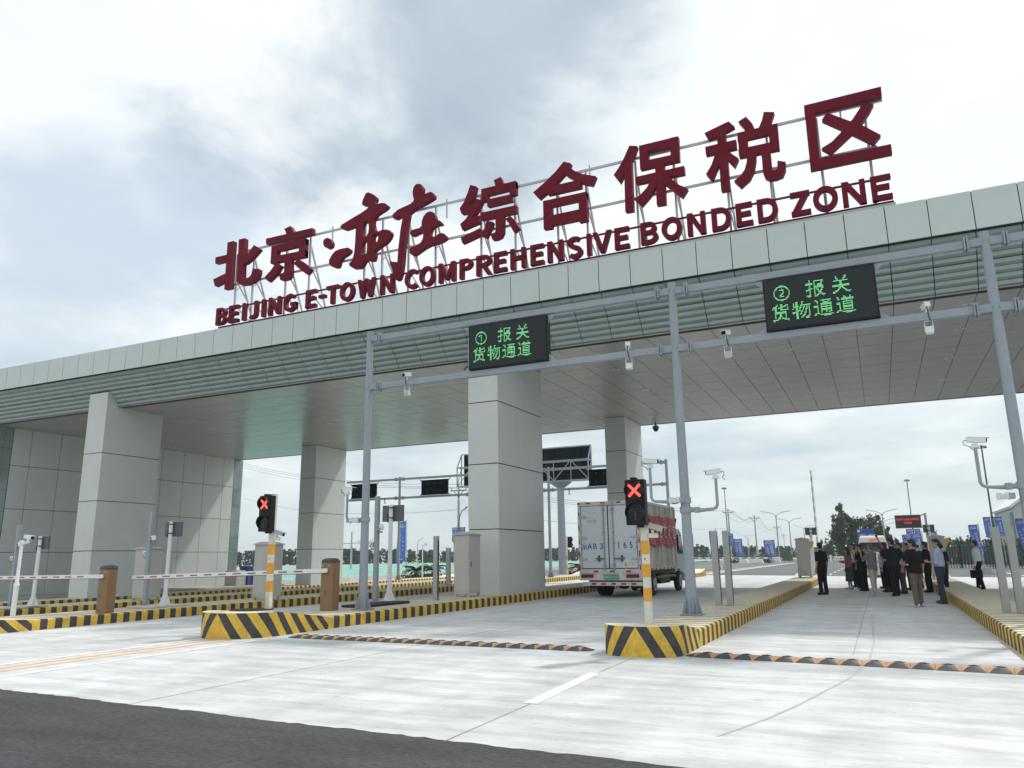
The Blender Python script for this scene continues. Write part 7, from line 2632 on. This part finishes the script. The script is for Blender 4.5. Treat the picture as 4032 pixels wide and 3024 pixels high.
rd = far_thing('led_display', 'dark display with two lines of red Chinese text above the crowd', 'led display', 1.9, 60, 0.0)
mb = MB()
mb.box(1.08, 2.70, 59.95, 60.15, 3.05, 3.96)
fr = mb.build('housing', mat('display grey', (0.25, 0.26, 0.27), 0.5), rd, bevel=0.02)
mb = MB()
mb.box(1.12, 2.66, 59.94, 59.949, 3.09, 3.92)
mb.build('screen', mat('display face', (0.035, 0.035, 0.038), 0.5), fr)
mb = MB()
letter_row(mb, '北京亦庄综合保税区', (1.235, 59.93, 3.60), (1, 0, 0), (0, 0, 1), 0.155, 0.163)
letter_row(mb, '欢迎您', (1.72, 59.93, 3.36), (1, 0, 0), (0, 0, 1), 0.155, 0.163)
mb.build('lit_text', M_rled, fr, fix=False)
mb = MB()
mb.tube([(2.98, 60.05, 0), (2.98, 60.05, 4.05)], [0.09, 0.075], 12)
mb.bar((2.7, 60.05, 3.9), (2.98, 60.05, 3.98), 0.08)
mb.bar((2.7, 60.05, 3.1), (2.98, 60.05, 3.1), 0.08)
mb.build('post', M_steel, rd, smooth=True)

vn = far_thing('van', 'white van seen from behind, parked beyond the crowd', 'van', -0.42, 52.5, 0.0)
M_vw = mat('van white', (0.66, 0.65, 0.58), 0.3)
mb = MB()
x0, x1 = -1.32, 0.48
sec = [(0.0, 0.35, 1.0), (0.05, 0.95, 1.0), (0.06, 1.45, 0.97), (0.14, 2.1, 0.86), (0.24, 2.36, 0.78), (0.45, 2.47, 0.70)]
xc, hw_ = (x0 + x1) / 2, (x1 - x0) / 2
for (ya, za, wa), (yb, zb_, wb) in zip(sec[:-1], sec[1:]):
    mb.poly([(xc - hw_ * wa, 52 + ya, za), (xc + hw_ * wa, 52 + ya, za), (xc + hw_ * wb, 52 + yb, zb_), (xc - hw_ * wb, 52 + yb, zb_)])
    mb.poly([(xc + hw_ * wa, 52 + ya, za), (xc + hw_ * wa, 56.8, za), (xc + hw_ * wb, 56.6 - yb, zb_), (xc + hw_ * wb, 52 + yb, zb_)])
    mb.poly([(xc - hw_ * wa, 52 + ya, za), (xc - hw_ * wb, 52 + yb, zb_), (xc - hw_ * wb, 56.6 - yb, zb_), (xc - hw_ * wa, 56.8, za)])
    mb.poly([(xc - hw_ * wa, 56.8, za), (xc - hw_ * wb, 56.6 - yb, zb_), (xc + hw_ * wb, 56.6 - yb, zb_), (xc + hw_ * wa, 56.8, za)])
mb.poly([(xc - hw_ * 0.70, 52.45, 2.47), (xc + hw_ * 0.70, 52.45, 2.47), (xc + hw_ * 0.70, 56.15, 2.47), (xc - hw_ * 0.70, 56.15, 2.47)])
mb.poly([(xc - hw_, 52, 0.35), (xc - hw_, 56.8, 0.35), (xc + hw_, 56.8, 0.35), (xc + hw_, 52, 0.35)])
vb_ = mb.build('body', M_vw, vn, smooth=True, ang=0.9)
mb = MB()
mb.poly([(xc - hw_ * 0.88, 52.045, 1.5), (xc + hw_ * 0.88, 52.045, 1.5), (xc + hw_ * 0.80, 52.115, 2.06), (xc - hw_ * 0.80, 52.115, 2.06)])
mb.build('rear_window', M_glassd, vb_, fix=False)
mb = MB()
mb.box(xc - 0.18, xc + 0.20, 52.06, 52.14, 2.19, 2.24)
mb.build('brake_light', mat('lit brake light', (0.5, 0.02, 0.02), 0.3, emit=(1, 0.05, 0.05), es=0.45), vb_)
mb = MB()
mb.box(x0 + 0.03, x0 + 0.16, 51.97, 52.06, 0.8, 1.3)
mb.box(x1 - 0.16, x1 - 0.03, 51.97, 52.06, 0.8, 1.3)
mb.build('tail_light', M_tail, vb_)
for x in (x0 + 0.12, x1 - 0.12):
    for y in (52.9, 55.8):
        mb = MB()
        mb.tube([(x - 0.1, y, 0.33), (x + 0.1, y, 0.33)], 0.33, 20)
        mb.build('wheel', M_tyre, vn, smooth=True)

# small traffic signal mast far left
ts = far_thing('signal_mast', 'far traffic signal mast with a white name board before the tree belt', 'signal mast', -88, 117, Zf)
mb = MB()
mb.tube([(-88, 117, Zf), (-88, 117, 6.4)], [0.2, 0.14], 10)
mb.bar((-92, 117, 4.2), (-83, 117, 4.5), 0.14)
mb.build('mast', M_concpole, ts)
mb = MB()
mb.box(-86.6, -85.3, 116.8, 116.9, 4.1, 4.8)
mb.build('name_board', M_white, ts)
mb = MB()
mb.box(-91.6, -91.2, 116.8, 117.1, 3.8, 4.8)
mb.build('signal_head', M_black, ts)

# ------------------------------------------------------------------ hazy summer air
mb = MB()
mb.box(-1215, 1215, -315, 1515, -1.6, 23.5)
mh = bpy.data.materials.new('haze')
mh.use_nodes = True
mt = mh.node_tree
mt.nodes.clear()
mo_ = mt.nodes.new('ShaderNodeOutputMaterial')
pv = mt.nodes.new('ShaderNodeVolumePrincipled')
pv.inputs['Color'].default_value = (0.86, 0.93, 0.97, 1)
pv.inputs['Density'].default_value = 0.0004
pv.inputs['Anisotropy'].default_value = 0.2
mt.links.new(pv.outputs[0], mo_.inputs['Volume'])
hz_ = mb.build('haze', mh)
hz_['kind'] = 'stuff'
hz_['label'] = 'thin pale summer haze filling the air over the whole plaza'
